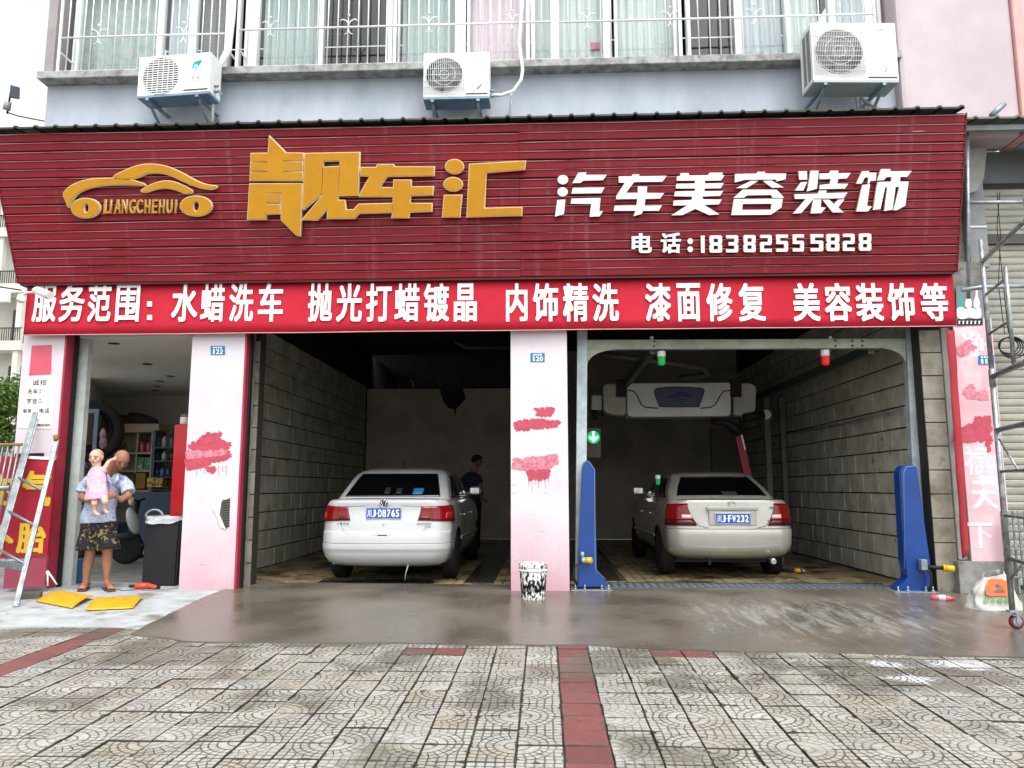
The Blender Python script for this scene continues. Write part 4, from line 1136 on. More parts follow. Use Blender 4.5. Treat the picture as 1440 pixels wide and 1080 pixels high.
    v_ = MB(); v_.cyl((w/2, d*0.45, 0.07), (w/2+0.05, d*0.45, 0.07), 0.02, n=10); v_.cyl((w/2, d*0.45, 0.14), (w/2+0.05, d*0.45, 0.14), 0.016, n=10)
    link('valve', v_.mesh('valve', M_galv), t)
    return t
def place_ac(px0, px1, pyt, pyb, Y, d, rz, label, kind):
    a, b_ = P(px0, pyb, Y), P(px1, pyb, Y)
    return ac_unit((a.x+b_.x)/2, Y, a.z, (b_.x-a.x), P((px0+px1)/2, pyt, Y).z-a.z, d, rz, label, kind)
place_ac(190, 296, 77, 134, 8.74, 0.27, R(-5), 'left air conditioner with green leaf print, turned slightly to the right', 'leaf')
place_ac(595, 688, 74, 138, 8.80, 0.27, R(0), 'smallest air conditioner, above the gold characters in the middle', 'mid')
place_ac(1143, 1266, 32, 115, 8.62, 0.34, R(3), 'largest air conditioner with fine wire fan guard, by the pink wall', 'big')
mb = MB(); mb.tube([P(692, 134, 8.95), P(705, 134, 8.97), P(722, 128, 9.0), P(733, 112, 9.02), P(735, 98, 9.02), P(730, 60, 9.02), P(733, 20, 9.02), P(736, -20, 9.02)], 0.022, 8)
mb.tube([P(719, 132, 9.05), P(718, 150, 9.2), P(717, 172, 9.2)], 0.014, 6)
tag(mb.build('refrigerant_hose', M_whitepaint), 'white wrapped hose looping up the wall from the smallest air conditioner', 'hose')
mb = MB(); mb.tube([P(296, 125, 8.9), P(306, 126, 8.92), P(312, 131, 8.95), P(306, 137, 8.95), P(297, 134, 8.95), P(300, 172, 9.0)], 0.012, 6)
tag(mb.build('hose_coil', mat('grey_hose', '#9fa6a8', 0.5)), 'small grey hose coil at the right side of the left air conditioner', 'hose')
mb = MB()
for k in range(4):
    mb.tube([P(1203+k*6, 137+k, 9.0), P(1206+k*5, 152, 9.05), P(1218+k*4, 160+k*2, 9.1), P(1232+k*3, 158, 9.1)], 0.012, 6)
mb.tube([P(1210, 138, 8.95), P(1225, 148, 9.0), P(1238, 155, 9.05), P(1252, 168, 9.1)], 0.018, 8)
tag(mb.build('hose_bundle', mat('grey_hose', '#9fa6a8', 0.5)), 'grey hoses bunched under the largest air conditioner', 'hose')
# ------------------------------------------------------------------ floors inside
M_shopfloor = mat('shop_floor_concrete', '#83847f', 0.55, col2='#5e5f5b', nscale=2.5, nmix=0.8, bump=0.1)
o = MB().bb(-9.5, -4.71, 9.2, 16.3, -0.02, 0.003).build('shop_floor', M_shopfloor); o['kind'] = 'structure'
for nm, X0, X1 in (('left', -4.29, -0.26), ('right', 0.05, 4.6)):
    base = MB().bb(X0, X1, 9.46, 18.5, -0.025, -0.008).build('bay_floor', M_subsoil); base['kind'] = 'structure'
    # small concrete blocks, laid in straight courses
    bw, bd = 0.125, 0.25
    me = MB().box((0, 0, 0), (bw-0.010, bd-0.012, 0.03), 0.004).mesh('floor_block', M_blockfloor)
    far = bmesh.new(); n = int((X1-X0)/bw); cnt = 0
    rows_ = int((18.4-9.46)/bd)
    for r in range(rows_):
        for c in range(n):
            x = X0+(c+0.5)*bw; y = 9.47+(r+0.5)*bd
            # drain slots left open in the middle
            if nm == 'left' and (-2.95 < x < -1.45 and 9.7 < y < 10.3 or -1.1 < x < -0.62 and y > 10.0): continue
            if nm == 'right' and (y < 9.9 or (0.25 < x < 1.0 and y > 10.2)): continue
            if cnt < 150:
                link('floor_block', me, base, (x+random.uniform(-.002, .002), y, -0.010+random.uniform(-0.003, 0.002)), (random.gauss(0, 0.008), random.gauss(0, 0.008), random.gauss(0, 0.01))); cnt += 1
            else:
                t_ = me.copy(); t_.transform(Matrix.Translation((x, y, -0.010+random.uniform(-0.002, 0.002)))); far.from_mesh(t_); bpy.data.meshes.remove(t_)
    m_ = bpy.data.meshes.new('far_floor_blocks'); far.to_mesh(m_); far.free(); m_.materials.append(M_blockfloor); stuff(link('far_floor_blocks', m_, base))
M_plate = mat('wet_dark_plate', '#3a3934', 0.25, metal=0.3, col2='#23221f', nscale=8, bump=0.2)
part(MB().bb(-2.94, -1.46, 9.71, 10.29, -0.02, 0.004, 0.003), 'drain_plate', M_plate)
part(MB().bb(-1.09, -0.63, 10.01, 18.3, -0.02, 0.003, 0.003), 'drain_plate', M_plate)
part(MB().bb(0.26, 0.99, 10.21, 18.3, -0.02, 0.003, 0.003), 'drain_plate', M_plate)
# moss at the feet of walls
M_moss = mat('moss', '#4c5a2a', 0.95, col2='#2c3318', nscale=20, bump=0.6, bscale=120)
mb = MB()
rnd = random.Random(5)
for k in range(150):
    t_ = rnd.random(); x = -4.29+abs(rnd.gauss(0, 0.035)); y = 9.7+t_*6
    if k > 90: x = rnd.uniform(P(322, 826, 9.22).x, P(352, 822, 9.55).x); y = 9.19+rnd.uniform(-0.05, 0.33)
    mb.sph((x, y, 0.004), rnd.uniform(0.008, 0.025), (1, 1, 0.5), n=6)
stuff(mb.build('moss', M_moss))['label'] = 'moss along the wall feet'

# jambs made of blocks between the pillars and the bays
M_jambb = mat('shaded_jamb_block', '#8f8b7e', 0.65, col2='#6a6557', nscale=3, nmix=0.9, bump=0.3, col3='#4d4839', c3s=4, c3t=(0.58, 0.72))  # block colour darkened to stand for shade, with dirt mottling over it
def jamb(px0, px1, Y, label, ztop=3.2):
    x0, x1 = xa(px0, 468, Y), xa(px1, 468, Y)
    t = thing('block_jamb', label, 'wall', (x0, Y, 0))
    link('mortar', MB().bb(0, x1-x0, 0.012, 0.2, 0, ztop).mesh('mortar', M_mortar), t)
    me = MB().box((0, 0, 0), (x1-x0-0.006, 0.1, BH-0.012), 0.006).mesh('block', M_jambb)
    for k in range(int(ztop/BH)):
        link('block', me, t, ((x1-x0)/2, 0.05+random.uniform(-.003, .003), (k+0.5)*BH), (0, random.gauss(0, .004), 0))
    return t
jamb(351, 367, 9.56, 'narrow column of white blocks beside the pillar with plate 122')
jamb(1292, 1322, 9.285, 'column of white blocks coloured darker for shade behind the right blue machine post')
part(MB().bb(xa(1323.5, 468, 9.27), PIL['right'][0]-0.003, 9.27, 9.44, 0.37, 3.1, 0.005), 'jamb', mat('jamb_grey', '#9b9b96', 0.8, col2='#777770', nscale=3, bump=0.2))
part(MB().bb(xa(104, 468, 9.5), xa(126, 468, 9.5), 9.5, 9.6, 0, 3.2, 0.004), 'shutter_guide', mat('off_white_guide', '#c6ccc8', 0.5, col2='#a3aba8', nscale=4, nmix=0.8))
# folded roller shutters, lintel strips
part(MB().bb(PIL['left'][1], PIL['shop'][0], 9.5, 9.6, 3.21, 3.6), 'lintel', M_concrete)

# pillar plates, paint and posters
FP = Frame((0, Yp-0.0005, 0), (1, 0, 0), (0, 0, 1))
M_plateblue = mat('number_plate_blue', '#2279a8', 0.4, col2='#1b6a98', nscale=10)
def number_plate(rect, num, label):
    x0, y0, x1, y1 = rect
    t = thing('number_plate', label, 'number plate', P((x0+x1)/2, y1, Yp-0.008))
    o = FP.poly([[(x0, y0), (x1, y0), (x1, y1), (x0, y1)]], 'plate', M_plateblue, None, ext=0.004, lift=0.002); adopt(o, t)
    w_ = x1-x0; h_ = y1-y0
    for k, ch in enumerate(num):
        a = x0+w_*(0.13+0.26*k); 
        nw = 0.10 if ch == '1' else 0.22
        adopt(FP.glyph(ch, a+w_*(0.05 if ch == '1' else 0), y0+h_*0.40, a+w_*(nw+(0.05 if ch == '1' else 0)), y0+h_*0.92, 'digit', M_whiteface, None, off=0.012, lift=0.0072), t)
    for k in range(4):
        a = x0+w_*(0.18+0.17*k)
        adopt(FP.poly([[(a, y0+h_*0.12), (a+w_*0.1, y0+h_*0.12), (a+w_*0.1, y0+h_*0.27), (a, y0+h_*0.27)]], 'small_print', M_whiteface, None, lift=0.0072), t)
number_plate((296.5, 486.5, 316.5, 499), '122', 'blue house number plate 122 on the pillar right of the shop door')
number_plate((746, 496.5, 766, 509), '120', 'blue house number plate 120 on the middle pillar')
number_plate((1375.5, 500, 1398, 512.5), '117', 'blue house number plate half hidden behind the scaffold tube')

M_redpaint = mat('red_paint_daub', '#b8475a', 0.5, col2='#a83a4e', nscale=14, nmix=0.9, bump=0.2)
M_redpaint2 = mat('thin_red_paint', '#d08793', 0.5, col2='#b5566a', nscale=22, nmix=0.9, bump=0.2)
M_whitepnt = mat('white_paint_daub', '#f2f0f4', 0.45, col2='#e6e0e8', nscale=12)
def daub(pts, m, parent, name='paint_daub', amp=2.2, lift=0.003, seed=0, step=0.9):
    out = []; n = len(pts)
    for i in range(n):
        a = Vector(pts[i]); b_ = Vector(pts[(i+1) % n]); k = max(1, int((b_-a).length/step))
        for j in range(k):
            p = a.lerp(b_, j/k); q = noise.noise_vector(Vector((p.x*0.33+seed, p.y*0.33, seed)))*min(amp, 1.5)
            out.append((p.x+q.x, p.y+q.y))
    o = adopt(FP.poly([out], name, m, None, ext=0.0008, lift=lift), parent)
    if name == 'paint_daub':           # roller and brush edges: small overlapping dabs
        b = bmesh.new(); b.from_mesh(o.data); rn = random.Random(seed+100)
        per = [Vector(pts[i]).lerp(Vector(pts[(i+1) % n]), rn.random()) for i in range(n) for _ in range(12)]
        for k_, c in enumerate(per):
            r = rn.uniform(0.7, 2.4); c = c+Vector((rn.gauss(0, 0.7), rn.gauss(0, 0.7))); vs = []
            for q_ in range(9):
                a = 2*math.pi*q_/9; rr = r*rn.uniform(0.6, 1.15); uv_ = FP.uv(c.x+math.cos(a)*rr*1.5, c.y+math.sin(a)*rr*0.8)
                vs.append(b.verts.new(FP.pt(uv_[0], uv_[1], lift+0.0009+k_*0.000012)))
            b.faces.new(vs[::-1])
        b.to_mesh(o.data); b.free()
    return o
# pillar 122: three stacked strokes
daub([(289,611),(310,608),(308,618),(322,624),(320,633),(300,637),(270,632),(266,627),(283,617)], M_redpaint, bld, seed=1)
daub([(264,642),(290,640),(322,634),(323,645),(300,650),(284,657),(265,660),(262,650)], M_redpaint, bld, seed=2)
daub([(263,634),(290,636),(318,632),(316,639),(290,642),(264,644)], M_redpaint2, bld, seed=3, lift=0.004)
daub([(292,658),(302,657),(300,664),(293,663)], M_redpaint, bld, seed=4, amp=1)
for k in range(9):
    x = 276+k*5.2; h_ = random.uniform(4, 16); daub([(x, 655), (x+1.2, 655), (x+0.9, 655+h_), (x+0.3, 655+h_)], M_redpaint2, bld, 'paint_drip', amp=0.5, seed=k, lift=0.0025)
# middle pillar
daub([(753,575),(778,574),(776,584),(756,585)], M_redpaint, bld, seed=6)
daub([(724,594),(748,590),(787,592),(782,601),(750,602),(728,606)], M_redpaint, bld, seed=7)
daub([(722,646),(745,644),(782,639),(782,652),(770,660),(772,670),(745,672),(742,660),(722,659)], M_redpaint2, bld, seed=8, amp=3)
daub([(742,662),(772,660),(768,673),(745,674)], M_redpaint, bld, seed=9, amp=3, lift=0.0042)
for k in range(7):
    x = 743+k*4.6; h_ = random.uniform(5, 24); daub([(x, 672), (x+1.1, 672), (x+0.8, 672+h_), (x+0.3, 672+h_)], M_redpaint2, bld, 'paint_drip', amp=0.5, seed=k+20, lift=0.0025)
# right pillar
daub([(1342,605),(1372,594),(1372,587),(1393,586),(1393,616),(1370,622),(1342,620)], M_redpaint, bld, seed=12, amp=3.5)
daub([(1386,618),(1393,616),(1391,634),(1388,626)], M_redpaint, bld, seed=14, amp=1.2)
daub([(1345,490),(1362,480),(1372,490),(1350,502)], M_redpaint2, bld, seed=15, amp=3)
daub([(1356,548),(1368,540),(1372,556),(1386,546),(1388,562),(1360,560)], M_redpaint2, bld, seed=16, amp=4)
M_faint = mat('faded_white_stroke', '#e2dde4', 0.5, col2='#d9c0c9', nscale=9, nmix=0.9)
for ch, r_ in (('净', (1352, 466, 1386, 502)), ('福', (1356, 628, 1390, 668)), ('天', (1366, 676, 1402, 716)), ('下', (1362, 735, 1396, 771))):
    adopt(FP.glyph(ch, *r_, 'painted_character', M_faint, None, off=0.03, lift=0.0006), bld)
# torn cladding showing dark ribbed sheet beneath, on pillar 122
tp = [(311,706),(324,700),(322,741),(317,744),(309,725)]
adopt(FP.poly([tp], 'torn_patch', mat('ribbed_dark_board', '#55524f', 0.7), None, ext=0.001, lift=0.003), bld)
for k in range(11):
    y = 703+k*3.6; adopt(FP.poly([[(312.5 if y < 728 else 314, y), (323.2, y-0.6), (323.2, y+0.6), (312.8 if y < 728 else 314.4, y+1.2)]], 'rib', M_dark, None, ext=0.003, lift=0.0042), bld)
o = FP.poly([[(298,713),(312,705),(309,723),(318,744),(311,741),(304,722)]], 'torn_flap', mat('flap_white', '#e3e2e6', 0.5), None, ext=0.002, lift=0.012); adopt(o, bld)
# left pillar: crimson square and the hand lettered notice
adopt(FP.poly([[(45,486),(73,485),(72,526),(41,528)]], 'painted_square', mat('rose_paint', '#c9586c', 0.55, col2='#c04c62', nscale=6), None, ext=0.0008, lift=0.003), bld)
nt_ = thing('paper_notice', 'white paper notice with black hand lettering taped on the left pillar', 'notice', P(55, 600, Yp-0.01))
adopt(FP.poly([[(33,531),(80,529),(73,603),(26,602)]], 'paper', mat('notice_paper', '#eef0ec', 0.6, col2='#e2e5e0', nscale=4), None, ext=0.002, lift=0.004), nt_)
M_ink = mat('black_ink', '#23221f', 0.6)
for s_, r_ in (('诚', (46,534,56,542)), ('招', (57,534,66,542)), ('洗', (39,547,46,554)), ('车', (47,547,54,554)), ('工', (54,548,60,553)), ('学', (38,560,45,568)), ('徒', (46,560,53,568)), ('工', (54,561,60,566)), ('联系', (33,575,45,581)), ('电话', (56,574,70,581)), ('18382555828', (50,596,71,599.5))):
    adopt(FP.glyph(s_, *r_, 'ink_line', M_ink, None, off=0.008, lift=0.0075), nt_)
adopt(FP.poly([[(22,638),(62,637),(62,641),(22,643)]], 'dark_ledge', M_dark, None, ext=0.01, lift=0.003), bld)

# paint poster on the right pillar
po = thing('brush_poster', 'small poster of three paint brushes above white paint on the right pillar', 'poster', P(1360, 456, Yp-0.01))
adopt(FP.poly([[(1344,403),(1381,402),(1382,457),(1345,459)]], 'sheet', mat('poster_slate', '#7d7f86', 0.5, col2='#696b72', nscale=6), None, ext=0.003, lift=0.004), po)
M_tealp = mat('poster_teal', '#3a9a94', 0.5)
for k, (cx, m) in enumerate(((1350, M_tealp), (1361.5, M_whiteface), (1373, mat('poster_pink_white', '#e6d5da', 0.5)))):
    adopt(FP.poly([smooth_loop([(cx-1.3,404),(cx+1.3,404),(cx+1.6,416),(cx+4.2,424),(cx+4,431),(cx,434),(cx-4,431),(cx-4.2,424),(cx-1.6,416)])], 'brush_print', m, None, lift=0.0078), po)
adopt(FP.poly([smooth_loop([(1345.5,434),(1352,432),(1358,435),(1365,433),(1372,435),(1378,433),(1379,446),(1370,448),(1362,446),(1354,449),(1346,446)])], 'paint_print', M_whiteface, None, lift=0.0084), po)
adopt(FP.poly([[(1345.5,449),(1381,448),(1381.5,457),(1345.5,458)]], 'caption_band', M_dark, None, lift=0.008), po)
for k in range(6):
    x = 1347+k*5.6; adopt(FP.poly([[(x, 451.5), (x+3, 451.3), (x+3, 452.6), (x+1.8, 453), (x+2.6, 455.5), (x+0.2, 455.6), (x+0.9, 453)]], 'small_print', M_whiteface, None, lift=0.009), po)

# ------------------------------------------------------------------ wash machine in the right bay
YG = 9.50
def ppl(pts, Y): return [P(x, y, Y) for x, y in pts]
gan = thing('wash_gantry', 'galvanised steel portal frame across the mouth of the right wash bay', 'gantry', P(1050, 832, YG))
def pr(pts, Y, d, name, m, parent, bev=0.0, **kw):
    mb_ = MB(); mb_.prism(ppl(pts, Y), (0, d, 0))
    if bev: bmesh.ops.bevel(mb_.bm, geom=mb_.bm.edges[:], offset=bev, segments=2, affect='EDGES')
    return adopt(mb_.build(name, m), parent)
M_post = mat('painted_steel_pale', '#b4bfc2', 0.45, metal=0.25, col2='#8b979c', nscale=5, nmix=0.7)
M_beam = mat('painted_steel_sage', '#a3ab9b', 0.5, metal=0.2, col2='#7f8878', nscale=5, nmix=0.7)
pr([(812,460),(826,460),(824,829),(809,829)], YG, 0.12, 'post', M_post, gan, 0.004)
pr([(1274,460),(1290,460),(1311,836),(1292,836)], YG, 0.12, 'post', M_post, gan, 0.004)
pr([(826,478),(1274,476),(1274,489),(826,491)], YG+0.01, 0.1, 'beam', M_beam, gan, 0.003)
arcL = [(826,491.3),(868,491.1)]+[(868-42*math.sin(t*math.pi/16)**1.0, 513-21.5*math.cos(t*math.pi/16)) for t in range(1, 9)]
pr(arcL, YG+0.02, 0.03, 'gusset', M_beam, gan)
arcR = [(1274,489.3),(1240,489.2)]+[(1240+34*math.sin(t*math.pi/16), 513-23*math.cos(t*math.pi/16)) for t in range(1, 9)]
pr(arcR, YG+0.02, 0.03, 'gusset', M_beam, gan)
for x, y in ((1175,479),(1175,486.5),(1199,479.5),(1199,486),(1213,479.5),(1213,486),(920,480),(920,487)):
    p = P(x, y, YG); mb = MB(); mb.cyl(p+Vector((0, -0.004, 0)), p+Vector((0, 0.008, 0)), 0.012, n=8); adopt(mb.build('bolt', M_dark), gan)
for x in (917, 1168):
    p = P(x, 477, YG); adopt(MB().bb(p.x-0.02, p.x+0.02, YG, YG+0.08, p.z, p.z+0.04, 0.003).build('lug', M_post), gan)
# signal lamps hanging from the beam
def lamp(px_, y0, y1, Y, name_m, col, e, label, s_=1.0):
    a = P(px_, y0, Y); b_ = P(px_, y1, Y); r = 0.052*s_; H_ = a.z-b_.z
    t = thing('signal_lamp', label, 'lamp', (a.x, Y, b_.z))
    adopt(MB().lathe([(r*0.9, a.z), (r, a.z-0.004), (r, a.z-H_*0.38), (r*0.92, a.z-H_*0.4)], (a.x, Y, 0), 16).build('cap', M_white), t)
    m = mat(name_m, col, 0.2, emis=col, estr=e, coat=0.5)
    pf = [(r*0.95, a.z-H_*0.41)]
    for k in range(5): pf += [(r*0.95, a.z-H_*(0.43+0.1*k)), (r*0.86, a.z-H_*(0.47+0.1*k))]
    pf += [(r*0.7, b_.z+0.004), (r*0.3, b_.z)]
    adopt(MB().lathe(pf, (a.x, Y, 0), 16).build('lens', m), t)
lamp(930, 494, 514, YG+0.03, 'green_lens', '#0c7a34', 0.6, 'green signal lamp under the left half of the gantry beam')
lamp(1160, 492, 514, YG+0.03, 'red_lens', '#c01818', 0.35, 'red signal lamp under the right half of the gantry beam')
lamp(925, 668, 682, 11.2, 'green_lens', '#0c7a34', 0.6, 'small green lamp low in the right bay beside the silver car', 0.7)
p = P(925, 682, 11.2); o = MB().cyl((p.x, 11.26, 0), (p.x, 11.26, p.z+0.16), 0.015, n=8).box((p.x, 11.26, 0.01), (0.2, 0.2, 0.02)).box((p.x, 11.23, p.z+0.155), (0.03, 0.08, 0.02)).build('lamp_stand', M_dark); tag(o, 'thin black stand carrying the small green lamp beside the silver car', 'stand')
# traffic light
tl = thing('traffic_light', 'black traffic light with a lit green arrow behind the left machine post', 'traffic light', P(836, 640, 9.8))
pr([(822,602),(845,602),(845,644),(822,644)], 9.8, 0.1, 'housing', M_dark, tl, 0.01)
c_ = P(834.5, 615, 9.795)
M_garrow = mat('lit_green_arrow', '#7affb0', 0.3, emis='#5dffa0', estr=4.0)
M_gdisc = mat('lit_green_disc', '#063a1c', 0.3, emis='#05a045', estr=0.8)
adopt(MB().cyl(c_+Vector((0, -0.012, 0)), c_, 0.082, n=24).build('lens', M_gdisc), tl)
TF = Frame(c_+Vector((0, -0.013, 0)), (1, 0, 0), (0, 0, 1))
adopt(TF.poly([[(833,607),(836.2,607),(836.2,615),(840.5,613),(841,616),(834.6,622),(828.5,616),(829,613),(833,615)]], 'arrow', M_garrow, None, ext=0.002, lift=0.001), tl)
# blue machine posts
M_blue = mat('machine_blue', '#123f86', 0.35, col2='#0e3474', nscale=3, nmix=0.7, coat=0.3)
M_bluedk = mat('machine_blue_side', '#0f326c', 0.35, coat=0.3)
M_yel = mat('nozzle_yellow', '#d8a914', 0.4)
def blue_post(face, side, label, noz, base_px, Y=9.28):
    c = P(base_px[0], base_px[1], Y)
    t = thing('machine_post', label, 'post', (c.x, Y, 0), group='blue posts of the car wash machine')
    pr(face, Y, 0.17, 'shell', M_blue, t, 0.012)
    # pale edge trim
    pts = [P(x, y, Y-0.004) for x, y in side]
    adopt(MB().tube(pts, 0.004, 6).build('edge_trim', mat('pale_blue_trim', '#6f93b5', 0.4)), t)
    b_ = P(base_px[0], base_px[1], Y-0.06)
    adopt(MB().bb(b_.x-0.24, b_.x+0.24, Y-0.08, Y+0.3, 0.0, 0.018, 0.003).build('foot_plate', M_galv), t)
    for sx_ in (-0.19, -0.08, 0.12, 0.2):
        adopt(MB().cyl((b_.x+sx_, Y-0.05, 0.018), (b_.x+sx_, Y-0.05, 0.075), 0.009, n=8).cyl((b_.x+sx_, Y-0.05, 0.018), (b_.x+sx_, Y-0.05, 0.036), 0.018, n=6).build('anchor_bolt', M_galv), t)
    return t
t1 = blue_post([(819,655),(822,648),(828,648),(837,660),(838,802),(852,814),(853,825),(812,826),(813,790)], [(819,657),(823,649),(828,649),(836,660),(837,802),(851,814)], 'left blue post of the car wash machine, with yellow nozzle on its face', None, (832, 826), 9.30)
t2 = blue_post([(1265,664),(1270,655),(1286,653),(1290,657),(1308,792),(1309,836),(1262,836),(1261,826),(1278,813),(1272,790)], [(1272,800),(1271,664),(1274,657),(1287,655)], 'right blue post of the car wash machine, with nozzle pointing sideways', None, (1288, 837), 9.26)
n1 = P(819, 788, 9.26); n2 = P(832, 788, 9.22)
adopt(MB().cyl(n1, n1.lerp(n2, 0.35), 0.035, n=14).build('nozzle_collar', mat('pale_cyan_plastic', '#7fb3bd', 0.4)), t1)
adopt(MB().cyl(n1.lerp(n2, 0.351), n2, 0.035, n=14).cyl(n2, n2+(n2-n1)*0.04, 0.030, n=14).build('nozzle', M_yel), t1)
adopt(MB().cyl(P(819, 776, 9.26), P(819, 786, 9.26), 0.022, n=10).cyl(P(816, 779, 9.26), P(822, 779, 9.26), 0.014, n=8).build('valve', M_galv), t1)
adopt(MB().tube([P(818, 790, 9.25), P(808, 797, 9.22), P(806, 812, 9.22), P(812, 822, 9.25)], 0.014, 8).build('hose', M_black), t1)
a, b_, c_ = P(1300, 797, 9.2), P(1328, 799, 9.15), P(1342, 800, 9.12)
adopt(MB().cyl(a, b_, 0.022, n=12).build('nozzle_pipe', M_black), t2)
adopt(MB().cyl(b_, c_, 0.036, n=14).cyl(b_-(c_-b_)*0.12, b_, 0.046, n=14).build('nozzle', M_yel), t2)
adopt(MB().box(P(1298, 794, 9.2), (0.07, 0.08, 0.12), 0.008).build('valve', M_galv), t2)
adopt(MB().tube([P(1302, 800, 9.2), P(1309, 806, 9.18), P(1310, 822, 9.18), P(1306, 834, 9.2)], 0.014, 8).build('hose', M_black), t2)
# tread plate threshold
def tread():
    m = mat('tread_plate_base', '#8e9ba6', 0.35, metal=0.6)
    nt = m.node_tree; N = nt.nodes; L = nt.links; b = N['Principled BSDF']; g = N.new('ShaderNodeNewGeometry')
    mp = N.new('ShaderNodeMapping'); mp.inputs['Rotation'].default_value = (0, 0, R(45)); mp.inputs['Scale'].default_value = (15, 15, 15); L.new(g.outputs['Position'], mp.inputs[0])
    ck = N.new('ShaderNodeTexChecker'); ck.inputs['Scale'].default_value = 1; L.new(mp.outputs[0], ck.inputs['Vector'])
    ck.inputs['Color1'].default_value = (*srgb('#a9b4bd'), 1); ck.inputs['Color2'].default_value = (*srgb('#4d5963'), 1)
    L.new(ck.outputs['Color'], b.inputs['Base Color'])
    bp = N.new('ShaderNodeBump'); bp.inputs['Distance'].default_value = 0.004; L.new(ck.outputs['Fac'], bp.inputs['Height']); L.new(bp.outputs[0], b.inputs['Normal'])
    return m
part(MB().bb(P(856, 832, 9.5).x, P(1262, 832, 9.5).x, 9.52, 9.86, -0.005, 0.022, 0.003), 'tread_plate', tread())
part(MB().bb(P(856, 832, 9.5).x, P(1262, 832, 9.5).x, 9.865, 9.885, -0.005, 0.03, 0.003), 'threshold_rail', mat('black_rail', '#20262c', 0.4))

# rails, wash head, arm
YH = 12.9
xh = lambda px_: xa(px_, 560, YH)
M_head = mat('wash_head_grey', '#c2bfb6', 0.45, col2='#8d897f', nscale=2)
M_headw = mat('wash_head_pale', '#e0dfd8', 0.3, col2='#c6c4ba', nscale=2)
wh = thing('spray_unit', 'long grey white spray head with blue badge hanging from two rails in the right bay', 'wash machine', ((xh(848)+xh(1060))/2, YH, P(950, 585, YH).z))
pr([(882,539),(1028,538),(1028,583),(1024,585),(886,586),(882,582)], YH, 0.5, 'body', M_headw, wh, 0.02)
pr([(848,543),(853,539),(880,540),(880,583),(862,583),(849,578)], YH+0.03, 0.42, 'end_box', M_head, wh, 0.02)
pr([(1032,539),(1058,539),(1064,545),(1062,578),(1056,584),(1032,584)], YH+0.03, 0.42, 'end_box', M_head, wh, 0.02)
HF = Frame((0, YH-0.002, 0), (1, 0, 0), (0, 0, 1))
M_navy = mat('navy_trim', '#232c57', 0.4)
def stripe(pts, w_, name='stripe'):
    L = [HF.uv(*p) for p in pts]
    mb_ = MB(); mb_.tube([HF.pt(a, b_, 0.004) for a, b_ in L], w_, 6); adopt(mb_.build(name, M_navy), wh)
stripe([(883,549),(891,550),(896,556),(902,569),(908,573),(925,574)], 0.010)
stripe([(1027,549),(1018,550),(1013,556),(1006,569),(999,573),(985,574)], 0.010)
adopt(HF.poly([smooth_loop([(921,549),(926,546),(952,544.5),(984,546),(990,549),(988,556),(983,570),(978,572),(932,572),(927,569),(921,555)], 2)], 'badge', mat('badge_blue_grey', '#4a5068', 0.4), None, ext=0.006, lift=0.004), wh)
Lb = [HF.uv(*p) for p in smooth_loop([(921,549),(926,546),(952,544.5),(984,546),(990,549),(988,556),(983,570),(978,572),(932,572),(927,569),(921,555)], 2)]
mb = MB(); mb.tube([HF.pt(a, b_, 0.012) for a, b_ in Lb], 0.009, 6, closed=True); adopt(mb.build('badge_rim', M_navy), wh)
adopt(HF.poly([smooth_loop([(938,559),(948,554),(956,551),(966,554),(973,558),(958,558),(950,560)], 2), [(946,562),(966,561),(965,563),(946,564)], [(952,566),(962,565.5),(961,568),(953,568)]], 'badge_mark', M_navy, None, ext=0.002, lift=0.012), wh)
for x0, x1 in ((867, 880), (1028, 1043)):
    pr([(x0,533),(x1,533),(x1,558),(x0,558)], YH-0.03, 0.1, 'clamp', M_dark, wh)
for k, (px_, X_) in enumerate(((918, None), (1225, None))):
    a = P(px_, 491, YG+0.12); e = Vector((a.x, 18.4, a.z))
    o = MB().prism([a+Vector((-0.04, 0, -0.06)), a+Vector((0.04, 0, -0.06)), a+Vector((0.04, 0, 0.06)), a+Vector((-0.04, 0, 0.06))], (0, 8.5, 0)).build('rail', mat('rail_dark_green', '#46524a', 0.5, metal=0.3)); adopt(o, gan)
# hanging unit at the left, motor, arm
pr([(832,556),(846,556),(846,576),(832,576)], YH, 0.25, 'nozzle_box', M_head, wh, 0.01)
adopt(MB().cyl(P(836, 576, YH+0.1), P(837, 590, YH+0.1), 0.05, 0.03, n=12).build('nozzle', M_dark), wh)
adopt(MB().cyl(P(1046, 588, YH-0.05), P(1074, 583, YH-0.05), 0.075, n=16).build('motor', M_dark), wh)
adopt(MB().cyl(P(1077, 583, YH-0.08), P(1079, 583, YH-0.02), 0.08, n=18).build('motor_cap', M_head), wh)
arm = thing('swing_arm', 'bright red spray arm slanting down behind the silver beige car', 'washer', P(1050, 660, YH))
adopt(MB().tube([P(1000, 592, YH), P(1022, 594, YH), P(1034, 603, YH), P(1040, 612, YH)], [0.05, 0.07, 0.08, 0.06], 10).build('joint', M_dark), arm)
adopt(MB().prism(ppl([(1033,608),(1043,606),(1062,690),(1052,694)], YH), (0, 0.08, 0)).build('arm', mat('arm_red', '#8c1526', 0.45)), arm)
adopt(MB().prism(ppl([(1042,612),(1044,611),(1049,632),(1047,633)], YH-0.006), (0, 0.004, 0)).build('reflector', M_whitepaint), arm)
mb = MB(); mb.tube([P(845, 498, 11), P(900, 505, 11), P(950, 511, 11.4), P(990, 518, 11.8), P(996, 526, 12), P(975, 530, 12.2), P(955, 532, 12.4)], 0.045, 10)
tag(mb.build('ceiling_hose', mat('dark_grey_hose', '#4b4c4d', 0.5, bump=0.3, bscale=60)), 'thick grey hose looping under the ceiling of the right bay', 'hose')
